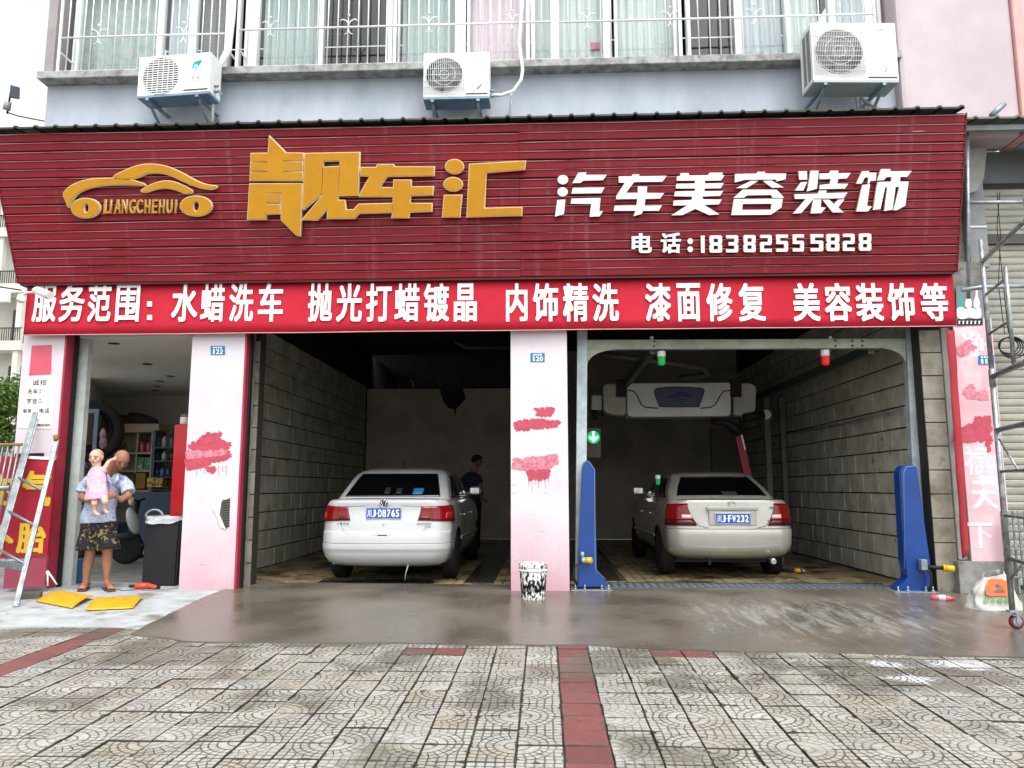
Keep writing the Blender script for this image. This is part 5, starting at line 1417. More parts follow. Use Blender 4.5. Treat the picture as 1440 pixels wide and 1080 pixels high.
for k, (px_, Y_, w_, lab) in enumerate(((1084, 14.5, 0.10, 'pale steel column just behind the red spray arm'), (1106, 14.8, 0.09, 'second steel column in the right bay, right of the one by the spray arm'))):
    p = P(px_, 700, Y_); o = MB().bb(p.x-w_/2, p.x+w_/2, Y_, Y_+0.1, 0, 2.9, 0.004).build('steel_column', mat('column_grey_green', '#7c8478', 0.5, metal=0.2, col2='#5c6358', nscale=4)); tag(o, lab, 'column')
o = MB().bb(P(1000, 600, 18.3).x, P(1042, 600, 18.3).x, 18.3, 18.45, 0, 2.6).build('door_panel', mat('pale_back_door', '#8d897c', 0.7)); tag(o, 'pale narrow door at the back of the right bay', 'door')
# loft clutter in the left bay
M_bund = mat('dusty_bundle', '#5c574c', 0.8, col2='#3f3b34', nscale=9, bump=0.4)
for k, (px_, py_, r, lab) in enumerate(((567, 524, 0.17, 'dusty round drum on the loft, leftmost of the row'), (606, 521, 0.16, 'dusty round drum on the loft, second from the left'), (641, 518, 0.2, 'largest dusty drum on the loft, above the hanging black rag'), (657, 519, 0.14, 'narrow dusty drum on the loft right of the largest'), (675, 521, 0.17, 'dusty drum on the loft, second from the right'), (690, 526, 0.1, 'smallest pale drum at the right end of the loft row'))):
    p = P(px_, py_, 18.62); mb = MB(); z_ = 3.6+r
    mb.lathe([(r*0.55, 0), (r*0.97, 0.01), (r, 0.03), (r, 0.5), (r*0.97, 0.52), (0.03, 0.52)], (p.x, 18.75, z_), 18, axis='Y')
    mb.lathe([(r*0.5, 0.0), (r*0.5, -0.03), (r*0.42, -0.03)], (p.x, 18.75, z_), 14, axis='Y')
    tag(mb.build('drum', M_bund), lab, 'drum')
mb = MB(); q = ppl([(617,545),(650,544),(655,560),(645,571),(641,575),(640,585),(638,575),(631,574),(624,566)], 18.4); mb.prism(q, (0, 0.05, 0))
tag(mb.build('hanging_rag', M_dark), 'black rag hanging over the edge of the loft', 'rag')
mb = MB(); mb.tube([P(640, 480, 14), P(655, 489, 14), P(715, 489, 14)], 0.04, 8); tag(mb.build('ceiling_pipe', mat('dark_grey_hose', '#4b4c4d')), 'bent grey pipe under the ceiling of the left bay', 'pipe')

# things on the floor
p = GP(750, 843); bk = thing('paint_bucket', 'white bucket splattered all over with black paint in front of the middle pillar', 'bucket', p)
def splatter():
    m = mat('splattered_white', '#dcdcda', 0.45); nt = m.node_tree; N = nt.nodes; L = nt.links; b = N['Principled BSDF']; g = N.new('ShaderNodeTexCoord')
    mp = N.new('ShaderNodeMapping'); mp.inputs['Scale'].default_value = (1, 1, 0.45); L.new(g.outputs['Object'], mp.inputs[0])
    n = N.new('ShaderNodeTexNoise'); n.inputs['Scale'].default_value = 38; n.inputs['Detail'].default_value = 4; L.new(mp.outputs[0], n.inputs['Vector'])
    s = N.new('ShaderNodeSeparateXYZ'); L.new(g.outputs['Object'], s.inputs[0]); f = expr(nt)
    # most of the paint sits between the shoulder and the foot
    band = f('SUBTRACT', 1.0, f('ABSOLUTE', f('DIVIDE', f('SUBTRACT', s.outputs[2], 0.15), 0.16)), clamp=True)
    r = N.new('ShaderNodeMapRange'); r.inputs['From Min'].default_value = 0.53; r.inputs['From Max'].default_value = 0.55
    L.new(f('ADD', n.outputs['Fac'], f('MULTIPLY', band, 0.11)), r.inputs['Value'])
    mx = N.new('ShaderNodeMix'); mx.data_type = 'RGBA'; mx.inputs['A'].default_value = (*srgb('#dedfdd'), 1); mx.inputs['B'].default_value = (*srgb('#17171a'), 1)
    L.new(r.outputs[0], mx.inputs['Factor']); L.new(mx.outputs['Result'], b.inputs['Base Color']); return m
link('body', MB().lathe([(0.128, 0.0), (0.131, 0.01), (0.150, 0.30), (0.150, 0.345), (0.156, 0.348), (0.156, 0.362), (0.158, 0.39), (0.152, 0.395), (0.147, 0.385), (0.140, 0.10), (0.02, 0.09)], n=32).mesh('body', splatter()), bk)
link('handle', MB().tube([(0.158*math.cos(a), -0.158*math.sin(a)*0.55, 0.35-0.16*math.sin(a)) for a in [math.pi*k/14 for k in range(15)]], 0.003, 6).mesh('handle', M_galv), bk)
link('rim', MB().lathe([(0.157, 0.31), (0.162, 0.312), (0.162, 0.325), (0.157, 0.327)], n=32).mesh('rim', M_white), bk)
# pink drink bottle lying by the right post
p = GP(1325, 846); bt = thing('drink_bottle', 'pink plastic bottle with white label lying beside the right blue post', 'bottle', (p.x, p.y, p.z+0.036), R(-28))
M_pinkb = mat('pink_plastic', '#d2546a', 0.25, coat=0.5)
link('body', MB().lathe([(0.012, -0.11), (0.034, -0.10), (0.034, -0.035), (0.031, -0.03), (0.034, -0.025), (0.034, 0.05), (0.028, 0.075), (0.014, 0.095), (0.013, 0.105)], n=18, axis='X').mesh('body', M_pinkb), bt)
link('label_band', MB().lathe([(0.0345, -0.03), (0.0352, -0.028), (0.0352, 0.035), (0.0345, 0.037)], n=18, axis='X').mesh('label_band', mat('label_print', '#d8d4d6', 0.4, col2='#6a5a66', nscale=30, space='obj')), bt)
link('cap', MB().lathe([(0.015, 0.1), (0.016, 0.102), (0.016, 0.122), (0.014, 0.124)], n=14, axis='X').mesh('cap', mat('bottle_cap_red', '#c23346', 0.4)), bt)
# woven sack
p = GP(1408, 860); sk = thing('woven_sack', 'white woven sack with orange and green print slumped at the right pillar foot', 'sack', (p.x, p.y+0.12, p.z), R(0))
def sackfn(u, v):
    a = u*2*math.pi; h_ = 0.36*v
    w_ = 0.27*(1-0.62*v**1.3); d_ = 0.14*(1-0.75*v)
    w_ *= 1+0.05*math.sin(3*a+v*6); 
    n_ = noise.noise(Vector((math.cos(a)*2, math.sin(a)*2, v*4)))*0.03
    ca, sa = math.cos(a), math.sin(a); e = 0.6
    x = (abs(ca)**e)*(1 if ca > 0 else -1)*(w_+n_); y = (abs(sa)**e)*(1 if sa > 0 else -1)*(d_+n_*0.7)
    return (x-0.03*v+0.05*v*v, y, h_+0.04*v*math.sin(a*1+1.0)*(1 if v > 0.5 else 2*v))
mb = MB(); mb.grid(sackfn, 48, 18); mb.quad([(-.24, -.11, 0.002), (.24, -.11, 0.002), (.24, .11, 0.002), (-.24, .11, 0.002)])
link('bag', mb.mesh('bag', mat('woven_white', '#b9b9b3', 0.6, col2='#96958c', nscale=9, bump=0.4, bscale=160)), sk)
def on_sack(px0, px1, z0, z1, m, nm, txt=None):
    # conform a small patch to the front of the sack
    if txt:
        me = text_mesh(txt, 0.0); me = embolden(me, 0.03, 0.0004); fit_mesh(me, px0, px1, z0, z1); me.transform(Matrix.Rotation(math.pi/2, 4, 'X'))
    else:
        me = poly_mesh([smooth_loop([(px0, z0), ((px0+px1)/2, z0-0.005), (px1, z0), (px1-0.02, z1-0.02), ((px0+px1)/2+0.01, z1), (px0+0.05, z1-0.01)], 2)], 0); me.transform(Matrix.Rotation(math.pi/2, 4, 'X'))
    for v in me.vertices:
        z = max(0, v.co.z); vv = min(1, z/0.36); best = -0.14*(1-0.75*vv)
        v.co.y = best-0.022+(v.co.y if txt else 0)*1.0+ (0.0 if nm == 'print' else -0.004)
    me.materials.clear(); me.materials.append(m); link(nm, me, sk)
on_sack(-0.13, 0.12, 0.16, 0.31, mat('sack_orange', '#d9652e', 0.6), 'orange_print')
on_sack(-0.06, 0.06, 0.18, 0.27, mat('sack_grey', '#8f9aa3', 0.6), 'picture_print')
for k, ch in enumerate('杂交稻种'): on_sack(-0.17+k*0.07, -0.115+k*0.07, 0.085, 0.135, mat('sack_green', '#6a9440', 0.6), 'print', ch)
# orange tool on the floor by the shop door
p = GP(203, 829); dr = thing('power_tool', 'orange red power tool lying on the concrete before the shop door', 'power tool', p, R(10))
M_orange = mat('tool_orange', '#cf4326', 0.4, coat=0.2)
link('body', MB().lathe([(0.02, -0.11), (0.036, -0.10), (0.040, -0.02), (0.034, 0.05), (0.026, 0.075)], (0, 0, 0.042), 14, axis='X').mesh('body', M_orange), dr)
link('handle', MB().tube([(0.0, 0, 0.04), (0.07, -0.03, 0.045), (0.14, -0.05, 0.035), (0.165, -0.055, 0.028)], [0.03, 0.025, 0.022, 0.024], 10).mesh('handle', M_orange), dr)
link('grip', MB().box((0.175, -0.055, 0.03), (0.04, 0.05, 0.05), 0.01).mesh('grip', M_black), dr)
link('chuck', MB().lathe([(0.01, -0.18), (0.018, -0.17), (0.02, -0.115), (0.018, -0.11)], (0, 0, 0.042), 12, axis='X').mesh('chuck', M_dark), dr)
pts = [(0.18, -0.06, 0.012)]
for k in range(20): pts.append((0.16-0.03*k+0.02*math.sin(k), -0.10-0.05*math.sin(k*0.7), 0.008))
link('cable', MB().tube(pts, 0.005, 6).mesh('cable', M_black), dr)
# yellow plates
M_yplate = mat('yellow_plate', '#d9a21c', 0.45, col2='#c48d12', nscale=8, nmix=0.7)
def yplate(quad_, label, bend):
    q = [GP(*c) for c in quad_]
    def fn(u, v):
        p = (q[0].lerp(q[1], u)).lerp(q[3].lerp(q[2], u), v)
        return p+Vector((0, 0, 0.025+bend*math.sin(u*math.pi*0.9)*0.03+0.012*u))
    mb_ = MB(); mb_.grid(fn, 10, 6); o = mb_.build('plate', M_yplate); md = o.modifiers.new('s', 'SOLIDIFY'); md.thickness = 0.008; md.offset = -1; apply_mods(o)
    t = thing('yellow_plate', label, 'metal plate', (q[0]+q[2])/2, group='yellow plates by the shop door'); adopt(o, t)
    for u, v in ((0.28, 0.55), (0.62, 0.7), (0.78, 0.4)):
        c = fn(u, v); adopt(MB().cyl(c+Vector((0, 0, 0.0005)), c+Vector((0, 0, 0.003)), 0.009, n=10).build('hole_mark', M_dark), t)
yplate([(50,848),(85,836),(131,844),(101,858)], 'left bent yellow metal plate on the concrete near the ladder foot', 1.0)
yplate([(120,861),(134,846),(202,843),(187,858)], 'right flat yellow metal plate, nearer the orange tool', 0.6)

# grit
mb = MB(); rnd = random.Random(77)
for k in range(420):
    px_, py_ = rnd.uniform(0, 1440), rnd.choice([rnd.uniform(820, 1075), rnd.gauss(905, 14), rnd.gauss(915, 6)])
    if py_ < 822: continue
    p = GP(px_, py_); r = rnd.uniform(0.003, 0.009)
    mb.sph(p+Vector((0, 0, 0.008+r*0.3)), r, (1, rnd.uniform(0.6, 1.2), 0.5), n=5)
o = stuff(mb.build('grit', mat('grit_grey', '#6d675b', 0.9, col2='#a29c8d', nscale=30))); o['label'] = 'grit and crumbs scattered on the ground'

p = GP(1112, 806); t = thing('hose_end', 'black hose end with a yellow fitting lying on the right bay floor', 'hose', (p.x, p.y, 0.03), R(-30))
link('hose', MB().tube([(-0.45, 0.3, 0), (-0.3, 0.1, 0), (-0.1, 0.02, 0.01), (0.05, 0, 0.01)], 0.022, 10).mesh('hose', M_black), t)
link('fitting', MB().cyl((0.05, 0, 0.01), (0.14, 0, 0.01), 0.032, n=12).mesh('fitting', M_yel), t)
link('coupling', MB().cyl((0.141, 0, 0.01), (0.2, -0.01, 0.01), 0.024, n=12).mesh('coupling', M_galv), t)
mb = MB(); mb.tube([(4.56, 10.0, 2.2), (4.56, 12.0, 2.16), (4.56, 14.0, 2.2), (4.56, 17.0, 2.2)], 0.016, 8)
tag(mb.build('wall_pipe', M_galv), 'thin galvanised pipe running along the right wall of the gantry bay', 'pipe')
# ------------------------------------------------------------------ cars
def lerp_table(tab, z):
    if z <= tab[0][0]: return tab[0][1:]
    for a, b in zip(tab, tab[1:]):
        if z <= b[0]:
            t = (z-a[0])/(b[0]-a[0]); return tuple(p+(q-p)*t for p, q in zip(a[1:], b[1:]))
    return tab[-1][1:]
RRL = 0.2
def tx(x, hw=0.845): return math.copysign(abs(x)/(hw-RRL)*0.2, x)
class Shell:
    """car surface built of horizontal rounded slices; t in [-1,1] runs from rear centre round the side to the front"""
    def __init__(s, tab, rr, rf, bow, bowf, taper): s.tab, s.rr, s.rf, s.bow, s.bowf, s.taper = tab, rr, rf, bow, bowf, taper
    def pt(s, t, z, off=0.0):
        hw, y0, y1 = lerp_table(s.tab, z); sg = -1 if t < 0 else 1; a = abs(t)
        rr = min(s.rr, hw*0.8); rf = min(s.rf, hw*0.8)
        nx, ny = 0, 0
        if a < 0.2: x = a/0.2*(hw-rr); y = y0; nx, ny = 0, -1
        elif a < 0.35:
            th = (a-0.2)/0.15*math.pi/2; x = hw-rr+rr*math.sin(th); y = y0+rr-rr*math.cos(th); nx, ny = math.sin(th), -math.cos(th)
        elif a < 0.8: x = hw; y = y0+rr+(y1-rf-y0-rr)*(a-0.35)/0.45; nx, ny = 1, 0
        elif a < 0.9:
            th = (a-0.8)/0.1*math.pi/2; x = hw-rf+rf*math.cos(th); y = y1-rf+rf*math.sin(th); nx, ny = math.cos(th), math.sin(th)
        else: x = (1-a)/0.1*(hw-rf); y = y1; nx, ny = 0, 1
        k = (y-y0)/(y1-y0)
        r = x/max(hw, .01)
        y += s.bow*r*r*(1-k)**3 - s.bowf*r*r*k**3
        x *= 1-s.taper*(abs(2*k-1)**2.5)
        return Vector((sg*(x+nx*off), y+ny*off, z))
    def mesh(s, zs, mb_, nt_=72, cap=True, mi=0):
        def tt(i): return -1+2*i/nt_
        # uneven parameter so that corners get enough points
        rings = [[mb_.bm.verts.new(s.pt(tt(i), z)) for i in range(nt_)] for z in zs]
        for A, B in zip(rings, rings[1:]):
            for i in range(nt_):
                f = mb_.bm.faces.new((A[i], A[(i+1) % nt_], B[(i+1) % nt_], B[i])); f.smooth = True; f.material_index = mi
        if cap:
            for ring in (rings[0], rings[-1]):
                f = mb_.bm.faces.new(ring); f.material_index = mi; f.smooth = True
    def patch(s, c, off=0.004, nu=16, nv=8, thick=0.0):
        """bilinear patch between corners (t,z): bottom-left, bottom-right, top-right, top-left"""
        def fn(u, v):
            t = (c[0][0]*(1-u)+c[1][0]*u)*(1-v)+(c[3][0]*(1-u)+c[2][0]*u)*v
            z = (c[0][1]*(1-u)+c[1][1]*u)*(1-v)+(c[3][1]*(1-u)+c[2][1]*u)*v
            return s.pt(t, z, off)
        m_ = MB(); m_.grid(fn, nu, nv); return m_
    def patch_obj(s, name, c, m, parent, off=0.004, nu=16, nv=8, thick=0.006):
        o = s.patch(c, off, nu, nv).build(name, m, parent)
        # normals outward, then thicken inward
        md = o.modifiers.new('s', 'SOLIDIFY'); md.thickness = thick; md.offset = 0; apply_mods(o); o.parent = parent
        for p in o.data.polygons: p.use_smooth = True
        return o
M_tyre = mat('tyre_rubber', '#101010', 0.75, col2='#1d1c1a', nscale=20, bump=0.2)
M_rim = mat('alloy_rim', '#9c9fa0', 0.3, metal=0.9)
M_carglass = mat('dark_car_glass', '#07090b', 0.03, spec=0.6, coat=0.6)
M_trimblk = mat('black_trim', '#0b0b0b', 0.5)
M_lampred = mat('lamp_red', '#7a0910', 0.2, coat=0.35, spec=0.3, col2='#56050a', nscale=18)
M_lampdk = mat('lamp_dark_red', '#45040a', 0.2, coat=0.3)
M_lampwh = mat('lamp_clear', '#d7b9b0', 0.12, coat=1.0)
M_chrome = mat('chrome', '#c9cccd', 0.12, metal=1.0)
M_plateb = mat('licence_blue', '#1f55a0', 0.35)
def wheel(parent, x, y, r=0.31, w=0.19):
    t = MB(); sg = 1 if x > 0 else -1
    t.lathe([(r-0.10, -w/2), (r-0.03, -w/2), (r-0.005, -w/2+0.02), (r, -w/4), (r, w/4), (r-0.005, w/2-0.02), (r-0.03, w/2), (r-0.10, w/2)], (x, y, r), 36, axis='X')
    o = t.build('wheel', M_tyre, parent)
    q = MB(); xo = x+sg*(w/2-0.02)
    q.lathe([(r-0.095, -0.10*sg), (r-0.09, 0.012*sg), (r-0.105, 0.018*sg), (r-0.125, -0.02*sg)], (xo, y, r), 30, axis='X')
    q.cyl((xo-0.03*sg, y, r), (xo+0.012*sg, y, r), 0.045, n=14)
    for k in range(7):
        a = k*2*math.pi/7; q.box((xo-0.002*sg, y+math.cos(a)*(r-0.11)*0.56, r+math.sin(a)*(r-0.11)*0.56), (0.02, r-0.14, 0.032), rot=Matrix.Rotation(a, 3, 'X'))
    q.build('rim', M_rim, o)
    MB().cyl((xo-0.06*sg, y, r), (xo-0.05*sg, y, r), r-0.1, n=24).build('brake_disc', M_trimblk, o)
    return o
def make_car(spec):
    root = thing(spec['name'], spec['label'], 'car', spec['loc'], spec['rz'])
    L_ = spec['L']
    low = Shell(spec['low'], RRL, 0.42, 0.10, 0.35, 0.035)
    top = Shell(spec['top'], 0.13, 0.2, 0.07, 0.22, 0.05)
    mb_ = MB(); zs = [r[0] for r in spec['low']]
    zz_ = []
    for a, b in zip(zs, zs[1:]): zz_ += [a, a+(b-a)*0.5]
    low.mesh(zz_+[zs[-1]], mb_, 120)
    body = mb_.build('body', spec['paint'], root)
    for y in (spec['ax0'], spec['ax1']):
        c = MB().cyl((-1.2, y, 0.33), (-0.50, y, 0.33), 0.355, n=40).cyl((0.50, y, 0.33), (1.2, y, 0.33), 0.355, n=40).build('cut', M_trimblk, root)
        md = body.modifiers.new('b', 'BOOLEAN'); md.operation = 'DIFFERENCE'; md.object = c; md.solver = 'EXACT'
        md.material_mode = 'TRANSFER'
        bpy.context.view_layer.update(); apply_mods(body); bpy.data.objects.remove(c)
    set_smooth(body, 32)
    mb_ = MB(); zs = [r[0] for r in spec['top']]; zz_ = []
    for a, b in zip(zs, zs[1:]): zz_ += [a, a+(b-a)/3, a+(b-a)*2/3]
    top.mesh(zz_+[zs[-1]], mb_, 120)
    cabin = mb_.build('cabin', spec['paint'], root); set_smooth(cabin, 40)
    MB().bb(-0.66, 0.66, 0.65, L_-0.4, 0.19, 0.30).build('underbody', M_trimblk, root)
    zg0, zg1 = spec['glass']; 
    top.patch_obj('rear_window', [(-0.222, zg0+0.012), (0.222, zg0+0.012), (0.218, zg1), (-0.218, zg1)], M_carglass, root, 0.003, 30, 10)
    top.patch_obj('windscreen', [(0.9-0.02, zg0), (1.12-0.0, zg0), (1.12, zg1), (0.88, zg1)][:0] or [(0.895, zg0), (0.9999, zg0), (0.9999, zg1), (0.895, zg1)], M_carglass, root, 0.003, 12, 8)
    for sg in (-1, 1):
        top.patch_obj('quarter_window', [(sg*0.375, zg0+0.02), (sg*0.41, zg0+0.02), (sg*0.425, zg1-0.01), (sg*0.40, zg1-0.01)], M_carglass, root, 0.003)
        top.patch_obj('side_window', [(sg*0.415, zg0+0.02), (sg*0.585, zg0+0.02), (sg*0.585, zg1-0.005), (sg*0.432, zg1-0.005)], M_carglass, root, 0.003)
        top.patch_obj('side_window', [(sg*0.60, zg0+0.02), (sg*0.80, zg0+0.02), (sg*0.775, zg1-0.005), (sg*0.60, zg1-0.005)], M_carglass, root, 0.003)
        top.patch_obj('window_trim', [(sg*0.37, zg0-0.005), (sg*0.80, zg0-0.005), (sg*0.80, zg0+0.012), (sg*0.37, zg0+0.012)], M_trimblk, root, 0.005, 20, 1)
        # door seams on the body side
        for t_ in (0.47, 0.575, 0.70):
            low.patch_obj('door_seam', [(sg*t_, 0.34), (sg*(t_+0.0008), 0.34), (sg*(t_+0.0008), 0.96), (sg*t_, 0.96)], M_trimblk, root, 0.0005, 1, 10, 0.002)
        for t_ in (0.50, 0.62):
            p = low.pt(sg*t_, 0.83, 0.02); MB().box(p, (0.03, 0.19, 0.03), 0.012).build('door_handle', spec['paint'], root)
        low.patch_obj('side_moulding', [(sg*0.46, 0.50), (sg*0.76, 0.50), (sg*0.76, 0.545), (sg*0.46, 0.545)], spec['mould'], root, 0.006, 16, 1)
        # mirror
        m = MB(); px_ = top.pt(sg*0.79, zg0+0.03)
        m.sph((px_.x+sg*0.12, px_.y-0.02, px_.z+0.05), 0.1, (1.0, 0.6, 0.72), n=16); m.cyl((px_.x-sg*0.02, px_.y, px_.z), (px_.x+sg*0.08, px_.y, px_.z+0.02), 0.025, n=8)
        mo = m.build('mirror', spec['paint'], root)
        MB().box((px_.x+sg*0.12, px_.y-0.075, px_.z+0.05), (0.15, 0.012, 0.1), 0.03).build('mirror_glass', M_chrome, mo)
        for y in (spec['ax0'], spec['ax1']): wheel(root, sg*(spec['track']), y)
    return root, low, top
def on_rear(low, x, z, off=0.006):
    hw, y0, y1 = lerp_table(low.tab, z); rr = RRL; a = abs(x)/(hw-rr)*0.2
    return low.pt(math.copysign(a, x) if x else 0.0, z, off)
def rear_text(low, root, s_, x0, x1, z0, z1, m, name, off=0.008, bold=0.0):
    me = text_mesh(s_, 0.0)
    if bold: me = embolden(me, bold, 0.0003)
    fit_mesh(me, x0, x1, z0, z1)
    for v in me.vertices:
        x, z, h_ = v.co.x, v.co.y, v.co.z; p = on_rear(low, x, z, off+h_); v.co = (x, p.y, z)
    me.materials.clear(); me.materials.append(m); return link(name, me, root)
def rear_strip(low, root, pts, w_, m, name, off=0.001):
    return MB().tube([on_rear(low, x, z, off) for x, z in pts], w_, 6).build(name, m, root)
def licence(root, low, zc, s1, s2, off=0.016, wdt=0.44, hgt=0.14):
    yp = on_rear(low, 0, zc, off).y
    pl = MB().box((0, yp, zc), (wdt, 0.006, hgt), 0.002).build('licence_plate', M_plateb, root)
    def put(s_, x0, x1, z0, z1):
        me = text_mesh(s_, 0.0); me = embolden(me, 0.022, 0.0003); fit_mesh(me, x0, x1, z0, z1); me.transform(Matrix.Translation((0, yp-0.0045, 0)) @ Matrix.Rotation(math.pi/2, 4, 'X')); me.materials.clear(); me.materials.append(M_whiteface)
        link('plate_character', me, pl)
    z0, z1 = zc-hgt*0.32, zc+hgt*0.32
    put(s1[0], -0.205, -0.155, z0, z1); put(s1[1], -0.145, -0.10, z0, z1)
    MB().cyl((-0.083, yp-0.006, zc), (-0.083, yp-0.003, zc), 0.007, n=10).build('plate_dot', M_whiteface, pl)
    for k, ch in enumerate(s2):
        nw = 0.044
        put(ch, -0.066+k*0.055, -0.066+k*0.055+nw, z0, z1)
    m = MB(); a = wdt/2-0.004; b = hgt/2-0.004
    m.tube([(-a, yp-0.0045, zc-b), (a, yp-0.0045, zc-b), (a, yp-0.0045, zc+b), (-a, yp-0.0045, zc+b)], 0.0022, 4, closed=True); m.build('plate_border', M_whiteface, pl)
    return pl

# white saloon
paint_w = mat('white_car_paint', '#babdbd', 0.25, coat=1.0, col2='#b1b4b4', nscale=3, rvar=0.03)
specW = dict(name='parked_car', label='white saloon car with blue plate reversed into the left bay, seen from behind', loc=(-2.03, 9.62, 0), rz=R(-0.6), L=4.45, paint=paint_w, mould=paint_w,
    low=[(0.22,.70,.22,4.25),(0.27,.78,.10,4.36),(0.34,.82,.035,4.42),(0.42,.842,.012,4.46),(0.44,.845,.0,4.46),(0.505,.847,.0,4.47),(0.515,.846,.022,4.47),(0.60,.848,.026,4.46),(0.645,.85,.035,4.44),(0.665,.85,.075,4.43),(0.78,.85,.085,4.36),(0.90,.842,.105,4.20),(0.97,.825,.105,4.0),(1.02,.80,.095,3.8),(1.045,.775,.10,3.6),(1.06,.72,.15,3.4),(1.07,.6,.3,3.2),(1.074,.3,.6,2.9)],
    top=[(0.98,.80,.42,3.62),(1.05,.785,.50,3.50),(1.20,.735,.73,3.22),(1.33,.69,.94,2.98),(1.39,.662,1.05,2.86),(1.425,.635,1.14,2.77),(1.45,.595,1.22,2.68),(1.47,.53,1.33,2.58),(1.486,.42,1.48,2.45),(1.495,.28,1.65,2.3),(1.498,.12,1.85,2.15)],
    glass=(1.075, 1.395), ax0=0.95, ax1=3.55, track=0.735)
cw, lw, tw = make_car(specW)
for sg in (-1, 1):
    lw.patch_obj('tail_lamp', [(sg*tx(0.44), 0.795), (sg*0.375, 0.775), (sg*0.37, 0.99), (sg*tx(0.50), 0.965)], M_lampred, cw, 0.008, 24, 6)
    lw.patch_obj('lamp_insert', [(sg*tx(0.47), 0.815), (sg*tx(0.60), 0.81), (sg*tx(0.60), 0.85), (sg*tx(0.49), 0.845)], M_lampdk, cw, 0.014, 8, 2)
    lw.patch_obj('lamp_insert', [(sg*tx(0.625), 0.785), (sg*tx(0.63), 0.785), (sg*tx(0.63), 0.975), (sg*tx(0.625), 0.975)], M_trimblk, cw, 0.0125, 1, 6, 0.003)
    lw.patch_obj('lamp_insert', [(sg*0.27, 0.81), (sg*0.35, 0.81), (sg*0.35, 0.90), (sg*0.28, 0.90)], mat('lamp_bright_red', '#96121a', 0.2, coat=0.35), cw, 0.0135, 8, 3)
licence(cw, lw, 0.885, '川J', '08765'.replace('0', 'D', 1).replace('D8', 'DB'))
rear_strip(lw, cw, [(-0.52, 0.965), (-0.3, 0.975), (0, 0.978), (0.3, 0.975), (0.52, 0.965)], 0.003, M_trimblk, 'lid_seam', 0.0)
rear_strip(lw, cw, [(-0.575, 0.78), (-0.55, 0.70), (-0.48, 0.625), (-0.1, 0.618), (0.1, 0.618), (0.48, 0.625), (0.55, 0.70), (0.575, 0.78)], 0.0022, mat('seam_grey', '#77797a', 0.6), 'lid_seam', 0.0)
rear_strip(lw, cw, [(-0.06, 0.616), (0.06, 0.616)], 0.007, M_trimblk, 'lid_handle', 0.0)
lw.patch_obj('bumper_seam', [(-0.36, 0.5105), (0.36, 0.5105), (0.36, 0.5155), (-0.36, 0.5155)], mat('seam_dark', '#3a3c3d', 0.6), cw, 0.001, 40, 1, 0.002)
rear_strip(lw, cw, [(-0.0, 0.745), (0.001, 0.747)], 0.014, M_trimblk, 'lock_cap', 0.0)
for s_, x0, x1, z0, z1 in (('上海', -0.60, -0.53, .745, .770), ('大众', -0.52, -0.44, .745, .770), ('SANTANA', 0.42, 0.60, .745, .765), ('1.6L', 0.52, 0.60, .712, .730)): rear_text(lw, cw, s_, x0, x1, z0, z1, mat('badge_grey', '#4b4e50', 0.3, metal=0.6), 'badge_text', bold=0.02)
yb_ = on_rear(lw, 0, 1.0, 0.006).y
MB().cyl((0, yb_-0.006, 1.012), (0, yb_+0.004, 1.012), 0.052, n=28).build('badge', M_trimblk, cw)
mb = MB(); mb.tube([(0.047*math.cos(2*math.pi*k/28), yb_-0.009, 1.012+0.047*math.sin(2*math.pi*k/28)) for k in range(28)], 0.005, 6, closed=True)
mb.tube([(-0.036, yb_-0.009, 1.040), (-0.014, yb_-0.009, 0.975), (0, yb_-0.009, 1.010), (0.014, yb_-0.009, 0.975), (0.036, yb_-0.009, 1.040)], 0.0045, 6); mb.tube([(-0.013, yb_-0.009, 1.055), (0, yb_-0.009, 1.022), (0.013, yb_-0.009, 1.055)], 0.0045, 6)
mb.build('badge_ring', M_chrome, cw)
MB().cyl((0, 1.42, 1.462), (0.0, 1.25, 1.62), 0.006, 0.003, n=6).cyl((0, 1.44, 1.455), (0, 1.40, 1.48), 0.02, 0.012, n=8).build('aerial', M_trimblk, cw)
# sticker and parcel shelf toy behind the rear window
def on_top(top, x, z, off):
    hw, y0, y1 = lerp_table(top.tab, z); a = abs(x)/(hw-0.13)*0.2; return top.pt(math.copysign(a, x), z, off)
def glass_patch(top, root, x0, x1, z0, z1, m, name, off=0.011):
    mb_ = MB(); mb_.grid(lambda u, v: on_top(top, x0+(x1-x0)*u, z0+(z1-z0)*v, off), 6, 4); o = mb_.build(name, m, root); md = o.modifiers.new('s', 'SOLIDIFY'); md.thickness = 0.002; md.offset = 0; apply_mods(o); o.parent = root
glass_patch(tw, cw, 0.28, 0.42, 1.12, 1.20, mat('sticker_blue', '#1f5f90', 0.4, col2='#4a8db8', nscale=25, space='obj'), 'sticker')
for i, (x0, x1, z0, z1) in enumerate(((-0.12, -0.05, 1.13, 1.21), (0.04, 0.12, 1.13, 1.20))): glass_patch(tw, cw, x0, x1, z0, z1, mat('shelf_cloth', '#1a2025', 0.5, col2='#363e43', nscale=25, space='obj'), 'shelf_cloth', 0.0095)
# suds dripping under the bumper
mb = MB(); rnd = random.Random(9)
for k in range(26):
    x = rnd.uniform(-0.7, 0.6); l_ = rnd.uniform(0.01, 0.03); p = lw.pt(x*0.2/0.6, 0.235, -0.03); mb.tube([(x, p.y+0.02, 0.265), (x+0.004, p.y+0.02, 0.25-l_)], [0.008, 0.002], 5)
mb.tube([(0.31, 0.2, 0.28), (0.29, 0.2, 0.20), (0.27, 0.2, 0.14), (0.262, 0.2, 0.05)], [0.012, 0.009, 0.004, 0.002], 6)
o = mb.build('suds', mat('white_suds', '#e8e9ea', 0.4), cw); o['kind'] = 'stuff'

